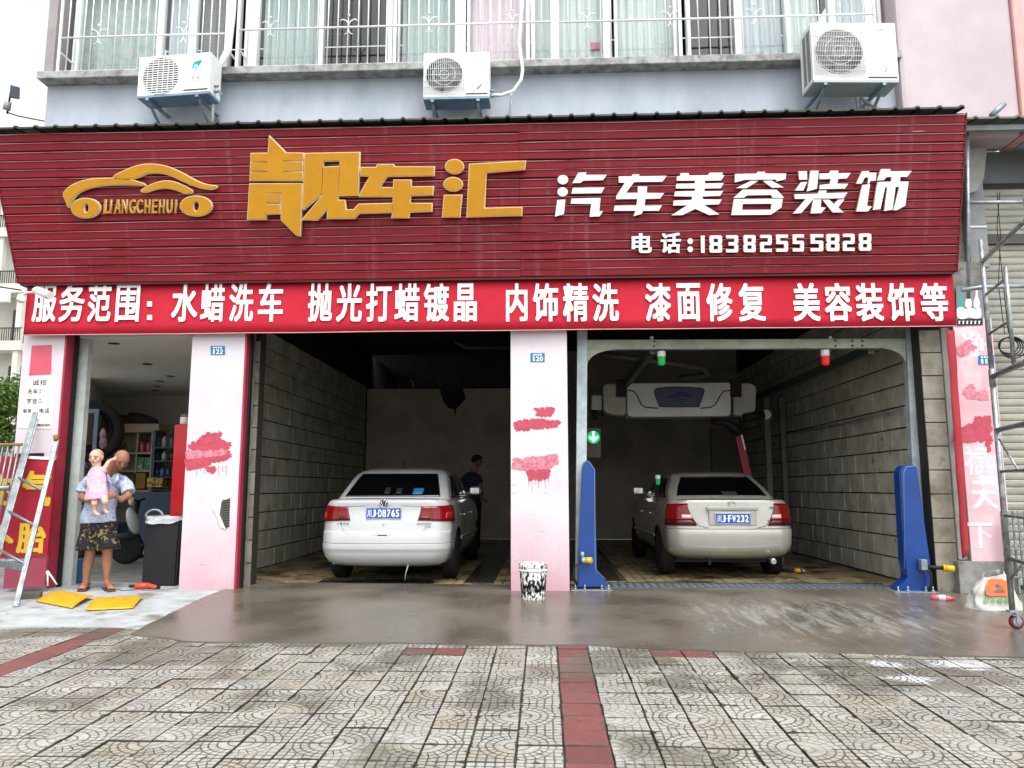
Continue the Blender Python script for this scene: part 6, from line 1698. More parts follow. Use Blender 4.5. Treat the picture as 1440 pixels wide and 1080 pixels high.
# champagne saloon
paint_b = mat('champagne_car_paint', '#a8a69e', 0.28, metal=0.25, coat=1.0, col2='#9b988d', nscale=3, rvar=0.03)
specB = dict(name='parked_car', label='champagne beige saloon car with chrome plate surround under the wash gantry', loc=(2.44, 10.2, 0), rz=R(1.2), L=4.32, paint=paint_b, mould=paint_b,
    low=[(0.27,.70,.24,4.1),(0.33,.79,.10,4.22),(0.39,.825,.04,4.28),(0.47,.84,.012,4.31),(0.62,.848,.0,4.32),(0.66,.85,.012,4.31),(0.675,.85,.05,4.30),(0.78,.85,.065,4.22),(0.90,.842,.08,4.08),(0.97,.825,.09,3.9),(1.01,.80,.095,3.7),(1.035,.775,.105,3.5),(1.045,.72,.16,3.3),(1.055,.6,.3,3.1),(1.06,.3,.6,2.9)],
    top=[(0.96,.77,.42,3.45),(1.05,.76,.49,3.33),(1.20,.70,.72,3.05),(1.32,.625,.92,2.83),(1.37,.60,1.01,2.72),(1.395,.57,1.09,2.64),(1.415,.52,1.2,2.54),(1.431,.43,1.34,2.42),(1.441,.30,1.5,2.28),(1.445,.13,1.7,2.1)],
    glass=(1.07, 1.355), ax0=0.92, ax1=3.5, track=0.735)
cb, lb, tb = make_car(specB)
for sg in (-1, 1):
    lb.patch_obj('tail_lamp', [(sg*tx(0.47), 0.705), (sg*0.345, 0.705), (sg*0.33, 0.985), (sg*tx(0.62), 0.995)], M_lampred, cb, 0.008, 24, 6)
    lb.patch_obj('lamp_insert', [(sg*tx(0.53), 0.80), (sg*tx(0.68), 0.80), (sg*tx(0.68), 0.85), (sg*tx(0.55), 0.85)], M_lampwh, cb, 0.013, 12, 2)
    lb.patch_obj('lamp_insert', [(sg*tx(0.485), 0.715), (sg*0.335, 0.715), (sg*0.335, 0.79), (sg*tx(0.52), 0.79)], M_lampdk, cb, 0.012, 12, 2)
licence(cb, lb, 0.80, '川J', 'FW232', off=0.03)
yp_ = on_rear(lb, 0, 0.8, 0.01).y
MB().bb(-0.31, 0.31, yp_-0.004, yp_+0.03, 0.705, 0.905, 0.02).build('plate_surround', mat('surround_silver', '#b9bab4', 0.25, metal=0.6), cb)
MB().bb(-0.335, 0.335, yp_-0.03, yp_+0.01, 0.905, 0.955, 0.012).build('boot_garnish', paint_b, cb)
MB().bb(-0.235, 0.235, yp_-0.017, yp_-0.005, 0.722, 0.876, 0.004).build('plate_frame', M_chrome, cb)
rear_strip(lb, cb, [(-0.62, 0.99), (-0.58, 0.90), (-0.50, 0.76), (-0.44, 0.70), (-0.36, 0.683), (0.36, 0.683), (0.44, 0.70), (0.50, 0.76), (0.58, 0.90), (0.62, 0.99)], 0.004, M_trimblk, 'lid_seam', 0.0)
rear_text(lb, cb, '323', 0.50, 0.60, 0.925, 0.95, mat('badge_grey', '#4b4e50'), 'badge_text', bold=0.03)
rear_text(lb, cb, '1.6', 0.46, 0.56, 0.765, 0.783, mat('badge_grey', '#4b4e50'), 'badge_text', bold=0.02)
ym = on_rear(lb, 0, 0.995, 0.008).y
mb = MB(); mb.tube([(0.045*math.cos(2*math.pi*k/24), ym, 0.992+0.03*math.sin(2*math.pi*k/24)) for k in range(24)], 0.0045, 6, closed=True)
mb.tube([(-0.038, ym, 1.0), (-0.012, ym, 0.995), (0, ym, 0.98), (0.012, ym, 0.995), (0.038, ym, 1.0)], 0.004, 6); mb.build('badge', M_chrome, cb)
lb.patch_obj('bumper_seam', [(-0.36, 0.664), (0.36, 0.664), (0.36, 0.669), (-0.36, 0.669)], mat('seam_dark', '#3a3c3d'), cb, 0.002, 40, 1, 0.002)
MB().lathe([(0.03, 0.0), (0.038, 0.004), (0.038, 0.2), (0.03, 0.2), (0.028, 0.02)], (0.50, 0.03, 0.255), 16, axis='Y').build('exhaust', M_chrome, cb)
glass_patch(tb, cb, 0.0, 0.22, 1.09, 1.15, mat('shelf_box', '#3a3a3c', 0.5), 'shelf_box', 0.0095)
for x in (-0.28, 0.68): MB().box((x, 0.25, 0.24), (0.04, 0.06, 0.10), 0.01).build('tow_hook', M_trimblk, cb)
# ------------------------------------------------------------------ inside the little shop on the left
M_shopwall = mat('shop_white_wall', '#d0ccc2', 0.8, col2='#bab5aa', nscale=1.5, nmix=0.6)
M_shopceil = mat('shop_ceiling', '#dcdad4', 0.8, col2='#cbc9c2', nscale=1.2, nmix=0.5)
YB = 15.6
# angled left wall, front half left out to let daylight in; right wall backs on the left bay
mb = MB(); mb.prism([(-7.96, 13.0, 0), (-9.5, 16.2, 0), (-9.62, 16.1, 0), (-8.06, 12.96, 0)], (0, 0, 3.6)); part(mb, 'shop_wall', M_shopwall)
part(MB().bb(-9.6, -4.48, YB, YB+0.15, 0, 3.3), 'shop_wall', M_shopwall)
mb = MB(); mb.prism([(-6.35, 9.42, 3.12), (-4.48, 9.42, 3.12), (-4.48, YB-0.002, 3.12), (-9.3, YB-0.002, 3.12)], (0, 0, 0.12)); part(mb, 'shop_ceiling', M_shopceil)
mb = MB(); mb.prism([(-6.5, 9.64, 3.6), (-4.52, 9.64, 3.66), (-4.52, YB+0.2, 3.66), (-9.7, YB+0.2, 3.6)], (0, 0, 0.1)); part(mb, 'shop_roof', M_concrete)
for px_, py_ in ((160,483),(207,512),(225,536),(221,543),(218,549),(240,529),(226,557)):
    z = 3.118; p = G(px_, py_, z); part(MB().cyl(p-Vector((0, 0, 0.004)), p, 0.075, n=16), 'downlight', M_dark)
M_navyb = mat('deep_blue_cabinet', '#17324a', 0.45, col2='#10273c', nscale=4)
M_rackm = mat('blue_grey_rack', '#566878', 0.5, metal=0.3, col2='#3e4c58', nscale=8)
def X(px_, Y): return P(px_, 700, Y).x
def Z(py_, Y, px_=200): return P(px_, py_, Y).z
# pale shelf unit along the back wall
Y1 = 14.2
su = thing('shelf_unit', 'pale wooden shelf unit at the back of the shop holding bottles and green cartons', 'shelf', (X(185, Y1), Y1, 0))
M_pale = mat('pale_board', '#a3937f', 0.6, col2='#8d7c69', nscale=4)
x0, x1 = X(146, Y1), X(211, Y1)
adopt(MB().bb(x0, x1+0.1, Y1-0.02, Y1+0.4, Z(608, Y1), Z(596, Y1), 0.005).build('top_board', M_pale), su)
adopt(MB().bb(x0, x1, Y1+0.401, Y1+0.43, 0.05, Z(608, Y1)).build('back_board', mat('back_board', '#8b857a', 0.7)), su)
for py_ in (637, 662, 690): adopt(MB().bb(x0+0.02, x1-0.02, Y1, Y1+0.4, Z(py_+1.5, Y1), Z(py_-1, Y1)).build('shelf', M_pale), su)
for xx in (x0, x1-0.04, (x0+x1)/2+0.12): adopt(MB().bb(xx, xx+0.03, Y1-0.01, Y1+0.4, 0.02, Z(609, Y1)).build('upright', M_pale), su)
adopt(MB().bb(x0+0.3, x1, Y1+0.02, Y1+0.4, 0.02, Z(735, Y1)).build('blue_base', M_navyb), su)
def bottle(px_, py_, Y, h_, r, m, mcap, label, grp=None):
    p = P(px_, py_, Y); t = thing('bottle', label, 'bottle', (p.x, Y+0.12, p.z), 0, grp)
    link('body', MB().lathe([(r*0.9, 0), (r, 0.01), (r, h_*0.55), (r*0.75, h_*0.68), (r*0.35, h_*0.76), (r*0.35, h_*0.84)], n=12).mesh('body', m), t)
    link('cap', MB().lathe([(r*0.42, h_*0.83), (r*0.42, h_*0.95), (r*0.3, h_)], n=10).mesh('cap', mcap), t)
M_pinkish = mat('pink_liquid', '#b05a58', 0.3, coat=0.4); M_capd = mat('dark_cap', '#2b1b1b', 0.5)
bottle(195, 636, Y1, 0.25, 0.05, M_pinkish, M_capd, 'pink bottle on the shop shelf, left one of the pair behind the man')
bottle(204, 636, Y1, 0.25, 0.05, M_pinkish, M_capd, 'pink bottle on the shop shelf, right one of the pair beside the blue rack')
bottle(160, 636, Y1, 0.30, 0.055, mat('plum_liquid', '#6a3a44', 0.3, coat=0.4), M_capd, 'plum coloured bottle on the shop shelf above the baby')
bottle(149, 636, Y1, 0.17, 0.05, mat('murky_jar', '#4a4c48', 0.3, coat=0.4), M_capd, 'short murky jar left of the plum coloured bottle')
bottle(172, 636, Y1, 0.17, 0.03, mat('olive_glass', '#3d4a30', 0.3, coat=0.4), M_capd, 'thin olive green bottle on the shop shelf above the bald man')
for k, (a, b_, c_, lab) in enumerate(((188, 198, 661, 'green carton on the shelf behind the man, left of two'), (199, 208, 661, 'green carton on the shelf behind the man, right of two'))):
    bx = MB().bb(X(a, Y1), X(b_, Y1), Y1+0.02, Y1+0.3, Z(c_, Y1), Z(c_-18, Y1), 0.004).build('carton', mat('green_carton', '#37724f', 0.5, col2='#9bc0a8', nscale=14, nmix=0.8, contrast=(0.52, 0.6))); tag(bx, lab, 'box')
bx = MB().bb(X(187, Y1), X(203, Y1), Y1-0.01, Y1+0.3, Z(687, Y1), Z(665, Y1), 0.004).build('carton', mat('ochre_carton', '#8a6a22', 0.6, col2='#6d531a', nscale=6)); tag(bx, 'ochre yellow box standing under the green cartons', 'box')
bx = MB().bb(X(205, 13.6), X(227, 13.6), 13.6, 13.9, Z(685, 13.6), Z(672, 13.6), 0.004).build('carton', mat('yellow_black_carton', '#a58718', 0.6, col2='#23201a', nscale=16, nmix=1, contrast=(0.5, 0.54))); tag(bx, 'yellow and black box on top of the blue cabinet', 'box')
# dark heap on the top board
mb = MB(); rnd = random.Random(3)
for k in range(16):
    px_ = 170+k*3.1; h_ = 6+9*math.exp(-((px_-192)/10)**2)+3*(px_ > 205)
    mb.sph(P(px_, 596-h_*0.45, Y1+0.15), rnd.uniform(0.08, 0.15), (1.2, 1, rnd.uniform(0.4, 0.9)), n=8, rot=Euler((rnd.random(), rnd.random(), rnd.random())).to_matrix())
tag(mb.build('rubber_heap', mat('dark_brown_rubber', '#2a201e', 0.7)), 'dark heap of rubber offcuts on top of the shelf unit', 'rubber heap')
# blue steel rack at the right with rows of bottles
Y2 = 13.8
rk = thing('steel_rack', 'dark blue steel rack with rows of bottles beside the red cabinet', 'rack', (X(228, Y2), Y2, 0))
xa_, xb_ = X(212, Y2), X(250, Y2)
for xx in (xa_, xb_): adopt(MB().bb(xx-0.02, xx+0.02, Y2, Y2+0.4, 0.02, Z(605, Y2)).build('upright', M_navyb), rk)
for py_ in (629, 648, 671, 688): adopt(MB().bb(xa_+0.021, xb_-0.021, Y2, Y2+0.4, Z(py_+1.5, Y2), Z(py_-0.5, Y2)).build('shelf', M_navyb), rk)
adopt(MB().bb(xa_-0.25, xb_+0.2, Y2-0.25, Y2+0.4, 0.02, Z(690, Y2)-0.02, 0.01).build('blue_cabinet', M_navyb), rk)
names = [('greyish', '#5a5f5e'), ('pale', '#8b8f88'), ('navy', '#24364e'), ('dull yellow', '#8a7430'), ('dark', '#22262a'), ('steel blue', '#3d5a78')]
rowlab = {629: 'top', 648: 'second', 671: 'third'}
for py_, seq in ((629, (0, 1, 0, 3)), (648, (4, 1, 4, 1)), (671, (2, 5, 2, 5, 2))):
    n = len(seq)
    for k, s_ in enumerate(seq):
        nm, c_ = names[s_]
        bottle(216+k*(32/(n-1) if n > 1 else 0), py_-1, Y2, 0.20 if py_ != 629 else 0.24, 0.05, mat('bottle_'+nm.replace(' ', '_'), c_, 0.4, coat=0.3), M_capd, '%s bottle on the %s shelf of the blue rack, number %s from the left' % (nm, rowlab[py_], ('one', 'two', 'three', 'four', 'five')[k]))
# red cabinet and black bin by the pillar
Y3 = 9.85
rc = thing('red_cabinet', 'tall bright red cabinet standing behind the black bin by the pillar', 'cabinet', (P(255, 728, Y3).x, Y3, 0))
q = ppl([(246,597),(272,597),(268,729),(239,729)], Y3)
adopt(MB().prism(q, (0, 0.5, 0)).build('carcass', mat('gloss_red', '#b81522', 0.35, coat=0.3, col2='#a5101d', nscale=2)), rc)
adopt(MB().bb(P(243, 728, Y3).x, P(268, 728, Y3).x, Y3+0.03, Y3+0.45, 0.01, P(250, 729, Y3).z-0.005).build('base', M_dark), rc)
t = thing('jar', 'small whitish jar standing on top of the red cabinet', 'jar', P(259, 597, Y3+0.1)); link('glass', MB().lathe([(0.05, 0), (0.055, 0.01), (0.055, 0.09), (0.045, 0.1)], n=14).mesh('glass', mat('milky', '#cfc6c0', 0.4)), t); link('lid', MB().lathe([(0.05, 0.1), (0.05, 0.13), (0.04, 0.135)], n=14).mesh('lid', mat('lid_brown', '#7b5a4c', 0.5)), t)
Y4 = 9.5
bn = thing('black_bin', 'tall black bin lined with a crumpled white bag beside the shop pillar', 'bin', (P(228, 824, Y4).x, Y4+0.2, 0))
q = [P(204, 728, Y4), P(254, 728, Y4), P(250, 826, Y4), P(200, 824, Y4)]
zt_ = q[0].z; w0 = (q[1].x-q[0].x)/2; cxb = (q[0].x+q[1].x)/2
mb = MB(); mb.prism([(cxb-w0+0.0, Y4, 0.005), (cxb+w0-0.02, Y4, 0.005), (cxb+w0, Y4, zt_), (cxb-w0, Y4, zt_)], (0, 0.45, 0)); bmesh.ops.bevel(mb.bm, geom=mb.bm.edges[:], offset=0.02, segments=2, affect='EDGES')
adopt(mb.build('bin_body', mat('bin_black', '#15161a', 0.55, col2='#1d1e22', nscale=3)), bn)
def bagfn(u, v):
    a = u*2*math.pi; rr = 1.0+0.05*noise.noise(Vector((math.cos(a)*3, math.sin(a)*3, v*3)))
    x = cxb+(w0+0.015)*rr*max(-1, min(1, 1.25*math.cos(a))); y = Y4+0.225+0.245*rr*max(-1, min(1, 1.25*math.sin(a)))
    return (x, y, zt_+0.02-0.09*v*(1+0.9*noise.noise(Vector((a, v, 1))))+0.012*math.sin(a*7)*v)
mb = MB(); mb.grid(bagfn, 60, 6)
adopt(mb.build('bag_liner', mat('white_bag', '#cdd0d2', 0.35, col2='#a3a7ab', nscale=12, bump=0.3)), bn)
c_ = P(217, 727, Y4+0.15); adopt(MB().tube([c_+Vector((0.11*math.cos(a), 0, 0.09*math.sin(a))) for a in [math.pi*k/16 for k in range(17)]], 0.014, 8).build('bag_handle', mat('grey_plastic', '#9a9da0', 0.4)), bn)
# tyres on a rack just inside the door
def tyre(c, R_, w_, axis_rot, label, tilt=0.0):
    t = thing('tyre', label, 'tyre', c, axis_rot)
    m_ = MB(); prof = [(R_-0.13, -w_/2), (R_-0.05, -w_/2-0.008), (R_-0.01, -w_/2+0.02), (R_, -w_*0.25), (R_-0.012, -w_*0.12), (R_, 0), (R_-0.012, w_*0.12), (R_, w_*0.25), (R_-0.01, w_/2-0.02), (R_-0.05, w_/2+0.008), (R_-0.13, w_/2), (R_-0.14, 0)]
    m_.lathe(prof, (0, 0, 0), 40, axis='Y')
    for f in [f for f in m_.bm.faces if len(f.verts) > 4]: m_.bm.faces.remove(f)
    link('casing', m_.mesh('casing', M_tyre), t)
    link('side_ring', MB().tube([((R_-0.06)*math.cos(2*math.pi*k/36), -w_/2-0.010, (R_-0.06)*math.sin(2*math.pi*k/36)) for k in range(36)], 0.004, 5, closed=True).mesh('side_ring', M_black), t)
    return t
Y5 = 10.9
tr = thing('tyre_rack', 'grey blue steel tyre rack just inside the shop door', 'rack', (P(128, 800, Y5).x, Y5, 0))
for px_ in (112, 136): p = P(px_, 578, Y5); adopt(MB().bb(p.x-0.03, p.x+0.03, Y5, Y5+0.04, 0.004, p.z).build('upright', M_rackm), tr)
a, b_ = P(109, 578, Y5), P(139, 578, Y5); adopt(MB().bb(a.x, b_.x, Y5-0.002, Y5+0.045, a.z-0.03, a.z+0.03).build('crossbar', M_rackm), tr)
adopt(MB().cyl(P(112, 640, Y5-0.05), P(124, 658, Y5-0.05), 0.022, n=6).build('brace', M_rackm), tr)
adopt(MB().bb(a.x-0.3, b_.x, Y5+0.1, Y5+0.8, 0.9, 0.94).build('tray', M_rackm), tr)
for k, (px_, py_, R_, lab) in enumerate(((126, 606, 0.46, 'largest black tyre at the front of the tyre rack'), (122, 603, 0.44, 'second black tyre right behind the largest one on the rack'), (117, 600, 0.43, 'rearmost upper black tyre on the rack'), (112, 660, 0.32, 'lower black tyre behind the man with the baby'))):
    Yt = Y5+0.14+0.24*k if k < 3 else Y5+0.35
    tyre(P(px_, py_, Yt), R_, 0.2, R(24), lab)
t = thing('pink_bag', 'crumpled pink and plum plastic bag hanging on the tyre rack', 'bag', P(145, 607, Y5-0.1))
link('bag', MB().sph((0, 0, -0.04), 0.06, (0.8, 0.35, 1.5), n=12).sph((0.015, 0, -0.16), 0.075, (0.8, 0.4, 1.2), n=10).mesh('bag', mat('plum_bag', '#5f3f50', 0.4, col2='#9a7580', nscale=14, nmix=1, space='obj')), t)
p = P(101, 805, 9.75); o = MB().lathe([(0.06, 0.002), (0.07, 0.01), (0.085, 0.30), (0.092, 0.31), (0.08, 0.31), (0.07, 0.05)], (p.x+0.06, 9.75, 0), 20).build('blue_pail', mat('pail_blue', '#2c6e9e', 0.4)); tag(o, 'small blue pail on the floor beside the shutter guide', 'pail')
# motor scooter, half hidden by the man
Y6 = 12.3; p = P(182, 790, Y6)
sc = thing('motor_scooter', 'dark motor scooter with a pale front panel parked behind the man', 'motor scooter', (p.x, Y6, 0), R(15))
def W(name, fn, m): o = link(name, fn.mesh(name, m), sc); return o
for x in (-0.05, 1.1):
    w_ = W('wheel', MB().lathe([(0.17, -0.05), (0.22, -0.055), (0.25, -0.02), (0.25, 0.02), (0.22, 0.055), (0.17, 0.05)], (x, 0, 0.25), 28, axis='Y'), M_tyre)
    link('rim', MB().lathe([(0.16, -0.04), (0.17, -0.03), (0.17, 0.03), (0.16, 0.04)], (x, 0, 0.25), 20, axis='Y').mesh('rim', M_rim), w_)
W('front_panel', MB().sph((0.02, -0.02, 0.68), 0.15, (0.6, 0.8, 1.5), n=16, rot=Euler((0, R(-18), 0)).to_matrix()), mat('pale_panel', '#b9c0bd', 0.3, coat=0.5))
W('fork', MB().cyl((-0.03, 0, 0.3), (0.08, 0, 1.0), 0.035, n=10), M_dark)
W('fender', MB().sph((-0.04, 0, 0.43), 0.15, (1.25, 0.55, 0.5), n=12), M_dark)
W('footboard', MB().box((0.42, 0, 0.3), (0.5, 0.26, 0.06), 0.02), M_dark)
W('body', MB().sph((0.88, 0, 0.52), 0.3, (1.3, 0.55, 0.65), n=16), mat('scooter_navy', '#1a2b40', 0.25, coat=0.8))
W('seat', MB().sph((0.80, 0, 0.76), 0.28, (1.25, 0.5, 0.26), n=14), M_black)
W('handlebar', MB().tube([(0.1, -0.32, 1.03), (0.06, -0.12, 1.0), (0.06, 0.12, 1.0), (0.1, 0.32, 1.03)], 0.016, 8), M_dark)
W('headlamp', MB().sph((-0.01, 0, 0.99), 0.09, (0.7, 1.1, 0.8), n=12), M_lampwh)
# low stool with slats in the shadow
p = P(186, 770, 12.9)
st_ = thing('low_bench', 'low pale stone step on the shop floor behind the bin', 'step', (P(195, 790, 13.2).x, 13.2, 0)); link('slab', MB().bb(-0.5, 0.45, 0, 0.35, 0.08, 0.14, 0.01).mesh('slab', mat('pale_slab', '#9c9a94', 0.7)), st_)
for x in (-0.4, 0.35): link('block', MB().bb(x-0.05, x+0.05, 0.05, 0.3, 0.004, 0.079).mesh('block', M_concrete), st_)

# ------------------------------------------------------------------ people
M_skinA = mat('tanned_skin', '#966a52', 0.55, col2='#875943', nscale=9, space='obj'); M_skinB = mat('baby_skin', '#cfa994', 0.55, col2='#c49a84', nscale=9, space='obj')
YM = 9.15
def J(px_, py_, dy=0.0, Y=None): return P(px_, py_, (YM if Y is None else Y)+dy)
def limb(mb_, pts, rad): mb_.tube(pts, rad, 14); [mb_.sph(p, r, n=12) for p, r in zip(pts, rad)]
def hand(mb_, wrist, palm, fdir, side, s=1.0, curl=Vector((0, 0, -0.4)), thumb=None):
    """palm, four separate unequal fingers bent at the knuckle and a thumb leaving the side of the palm"""
    fdir = fdir.normalized(); side = side.normalized(); nrm = fdir.cross(side).normalized()
    rot = Matrix((side, fdir, nrm)).transposed()
    mb_.tube([wrist, palm-fdir*0.02*s], [0.026*s, 0.026*s], 10); mb_.sph(palm, 0.045*s, (0.95, 1.0, 0.45), n=14, rot=rot)
    for k, (o_, l_) in enumerate(((-1.5, 0.066), (-0.5, 0.078), (0.5, 0.072), (1.5, 0.056))):
        b_ = palm+fdir*0.036*s+side*o_*0.0215*s; m_ = b_+fdir*l_*0.5*s+curl*0.012*s; e_ = m_+(fdir+curl*1.3).normalized()*l_*0.45*s
        mb_.tube([palm+side*o_*0.015*s, b_, m_, e_], [0.011*s, 0.0105*s, 0.0095*s, 0.0075*s], 8); mb_.sph(e_, 0.0078*s, n=8)
    td = thumb or (side*-1+fdir*0.5).normalized()
    b_ = palm+td*0.028*s-fdir*0.018*s; m_ = b_+(td+fdir*0.6).normalized()*0.032*s; e_ = m_+(td*0.4+fdir).normalized()*0.028*s
    mb_.tube([palm-fdir*0.02*s, b_, m_, e_], [0.016*s, 0.014*s, 0.012*s, 0.0095*s], 8); mb_.sph(e_, 0.0095*s, n=8)
def head(mb_, c, r, fd, ud, tilt=1.0):
    """skull, jaw, nose, brow and ears melted into one form"""
    fd = fd.normalized(); sd = fd.cross(ud).normalized(); ud = sd.cross(fd).normalized(); rot = Matrix((sd, fd, ud)).transposed()
    mb_.sph(c+ud*r*0.12-fd*r*0.08, r, (0.86, 1.06, 1.0), n=24, rot=rot)
    mb_.sph(c+fd*r*0.30-ud*r*0.48, r*0.70, (0.84, 0.9, 0.92), n=18, rot=rot)
    mb_.sph(c+fd*r*0.62-ud*r*0.95, r*0.26, (1.1, 0.8, 0.8), n=12, rot=rot)
    mb_.tube([c+fd*r*0.86+ud*r*0.12, c+fd*r*1.16-ud*r*0.26, c+fd*r*0.98-ud*r*0.36], [r*0.08, r*0.14, r*0.12], 10)
    for s_ in (-1, 1):
        mb_.sph(c+sd*s_*r*0.86-fd*r*0.06-ud*r*0.05, r*0.26, (0.35, 0.7, 1.05), n=12, rot=rot)
        mb_.sph(c+sd*s_*r*0.38+fd*r*0.80+ud*r*0.20, r*0.2, (1.2, 0.5, 0.5), n=10, rot=rot)
        mb_.sph(c+sd*s_*r*0.45+fd*r*0.62-ud*r*0.32, r*0.28, (0.9, 0.7, 0.9), n=10, rot=rot)
    return sd, ud
def facial(parent, c, r, fd, sd, ud, lipm, browm):
    for s_ in (-1, 1):
        e = adopt(MB().sph(c+fd*r*0.86+sd*s_*r*0.36-ud*r*0.02, r*0.11, (1, 1, 0.7), n=10).build('eye', mat('eye_white', '#8a7a70', 0.3)), parent)
        adopt(MB().sph(c+fd*r*0.93+sd*s_*r*0.36-ud*r*0.02, r*0.075, n=8).build('pupil', M_dark), parent)
        adopt(MB().tube([c+fd*r*0.96+sd*s_*r*0.16+ud*r*0.24, c+fd*r*0.95+sd*s_*r*0.38+ud*r*0.29, c+fd*r*0.80+sd*s_*r*0.58+ud*r*0.22], [r*0.035, r*0.05, r*0.03], 6).build('eyebrow', browm), parent)
    adopt(MB().tube([c+fd*r*0.84-ud*r*0.62-sd*r*0.26, c+fd*r*0.955-ud*r*0.60, c+fd*r*0.84-ud*r*0.62+sd*r*0.26], [r*0.03, r*0.075, r*0.03], 6).build('mouth', lipm), parent)
M_lips = mat('lips', '#9c5a52', 0.5)
man = thing('person', 'bald man in a pale blue patterned shirt and dark floral shorts holding a baby', 'person', GP(140, 829))
mb = MB()
loft(mb, [J(139, 742, .03), J(139, 732, .03), J(141, 716, .03), J(144, 698, .03), J(147, 684, .02), J(149, 674, .01), J(150, 669, .01)], [(0.15, .11), (0.165, .115), (0.15, .105), (0.165, .115), (0.175, .11), (0.14, .09), (0.07, .07)])
limb(mb, [J(150, 672, .01), J(158, 662, -.02), J(165, 652, -.05)], [0.075, 0.06, 0.065])
fdm = Vector((0.52, -0.62, -0.58)).normalized(); hcm = J(171, 646, -0.08); rm = 0.098
sdm, udm = head(mb, hcm, rm, fdm, (Vector((0.38, -0.25, 0.88))).normalized())
limb(mb, [J(166, 676, .0), J(177, 682, -.01), J(180, 698, -.06), J(171, 702, -.17), J(164, 699, -.22)], [0.075, 0.056, 0.045, 0.038, 0.027])
hand(mb, J(164, 699, -.22), J(157, 696, -.27), Vector((-1, -0.1, 0.05)), Vector((0, 0.1, -1)), 1.05, Vector((0, 0.7, -0.2)), Vector((-0.3, -0.2, 1)).normalized())
limb(mb, [J(131, 675, .02), J(120, 684, .02), J(115, 700, -.04), J(128, 704, -.17), J(137, 701, -.25)], [0.075, 0.056, 0.045, 0.038, 0.027])
hand(mb, J(137, 701, -.25), J(143.5, 698.5, -.30), Vector((1, -0.1, 0.1)), Vector((0, 0.1, -1)), 1.05, Vector((0, 0.7, -0.2)), Vector((0.3, -0.2, 1)).normalized())
for hx, hy, kx, ky, ax_, ay, tx_, ty in ((131, 741, 127, 777, 121, 817, 115, 830), (147, 741, 151, 776, 150, 813, 157, 824)):
    A_ = J(ax_, ay+7, .03); A_.z = max(A_.z, gz(A_.y)+0.075); T_ = J(tx_, ty, -.13); T_.z = gz(T_.y)+0.052; H_ = A_+Vector((0, 0.035, 0)); H_.z = gz(H_.y)+0.065
    limb(mb, [J(hx, hy, .02), J(kx, ky-16, .01), J(kx, ky, 0), J((kx+ax_)/2, (ky+ay)/2-5, .025), J(ax_, ay-4, .02), A_], [0.095, 0.078, 0.056, 0.060, 0.037, 0.036])
    mb.sph(H_, 0.034, n=10); d_ = (T_-A_).normalized(); rot = d_.to_track_quat('Y', 'Z').to_matrix()
    mb.tube([A_, A_.lerp(T_, 0.55), T_], [0.036, 0.034, 0.026], 12); mb.sph(A_.lerp(T_, 0.8), 0.042, (1.05, 1.4, 0.5), n=12, rot=rot)
    sd2 = Vector((d_.y, -d_.x, 0)).normalized()
    for k in range(5): mb.sph(T_+sd2*(k-2)*0.017+d_*(0.016-abs(k-1.5)*0.006)-Vector((0, 0, 0.006)), 0.0115 if k else 0.015, (1, 1.3, 0.9), n=8)
adopt(fuse(mb, 'body', M_skinA, 0.0065, 3), man)
facial(man, hcm, rm, fdm, sdm, udm, M_lips, mat('grey_hair', '#5b5650', 0.8))
# clothes: a little larger than the body
def shirt_mat():
    m = mat('patterned_shirt', '#bfcbe0', 0.75); nt = m.node_tree; N = nt.nodes; L = nt.links; b = N['Principled BSDF']; g = N.new('ShaderNodeNewGeometry')
    v = N.new('ShaderNodeTexVoronoi'); v.inputs['Scale'].default_value = 55; L.new(g.outputs['Position'], v.inputs['Vector'])
    r = N.new('ShaderNodeMapRange'); r.inputs['From Min'].default_value = 0.25; r.inputs['From Max'].default_value = 0.4; L.new(v.outputs['Distance'], r.inputs['Value'])
    n = N.new('ShaderNodeTexNoise'); n.inputs['Scale'].default_value = 7; L.new(g.outputs['Position'], n.inputs['Vector'])
    r2 = N.new('ShaderNodeMapRange'); r2.inputs['From Min'].default_value = 0.6; r2.inputs['From Max'].default_value = 0.68; L.new(n.outputs['Fac'], r2.inputs['Value'])
    mx = N.new('ShaderNodeMix'); mx.data_type = 'RGBA'; mx.inputs['A'].default_value = (*srgb('#5f74a6'), 1); mx.inputs['B'].default_value = (*srgb('#adb8cd'), 1); L.new(r.outputs[0], mx.inputs['Factor'])
    m2 = N.new('ShaderNodeMix'); m2.data_type = 'RGBA'; m2.inputs['B'].default_value = (*srgb('#7a6aa8'), 1); L.new(mx.outputs['Result'], m2.inputs['A']); L.new(r2.outputs[0], m2.inputs['Factor'])
    L.new(m2.outputs['Result'], b.inputs['Base Color']); return m
def shorts_mat():
    m = mat('floral_shorts', '#15161a', 0.8); nt = m.node_tree; N = nt.nodes; L = nt.links; b = N['Principled BSDF']; g = N.new('ShaderNodeNewGeometry')
    n = N.new('ShaderNodeTexNoise'); n.inputs['Scale'].default_value = 17; n.inputs['Detail'].default_value = 3; n.inputs['Distortion'].default_value = 1.2; L.new(g.outputs['Position'], n.inputs['Vector'])
    r = N.new('ShaderNodeMapRange'); r.inputs['From Min'].default_value = 0.55; r.inputs['From Max'].default_value = 0.6; L.new(n.outputs['Fac'], r.inputs['Value'])
    mx = N.new('ShaderNodeMix'); mx.data_type = 'RGBA'; mx.inputs['A'].default_value = (*srgb('#14151b'), 1); mx.inputs['B'].default_value = (*srgb('#87764f'), 1); L.new(r.outputs[0], mx.inputs['Factor']); L.new(mx.outputs['Result'], b.inputs['Base Color']); return m
MS = shirt_mat()
mb = MB()
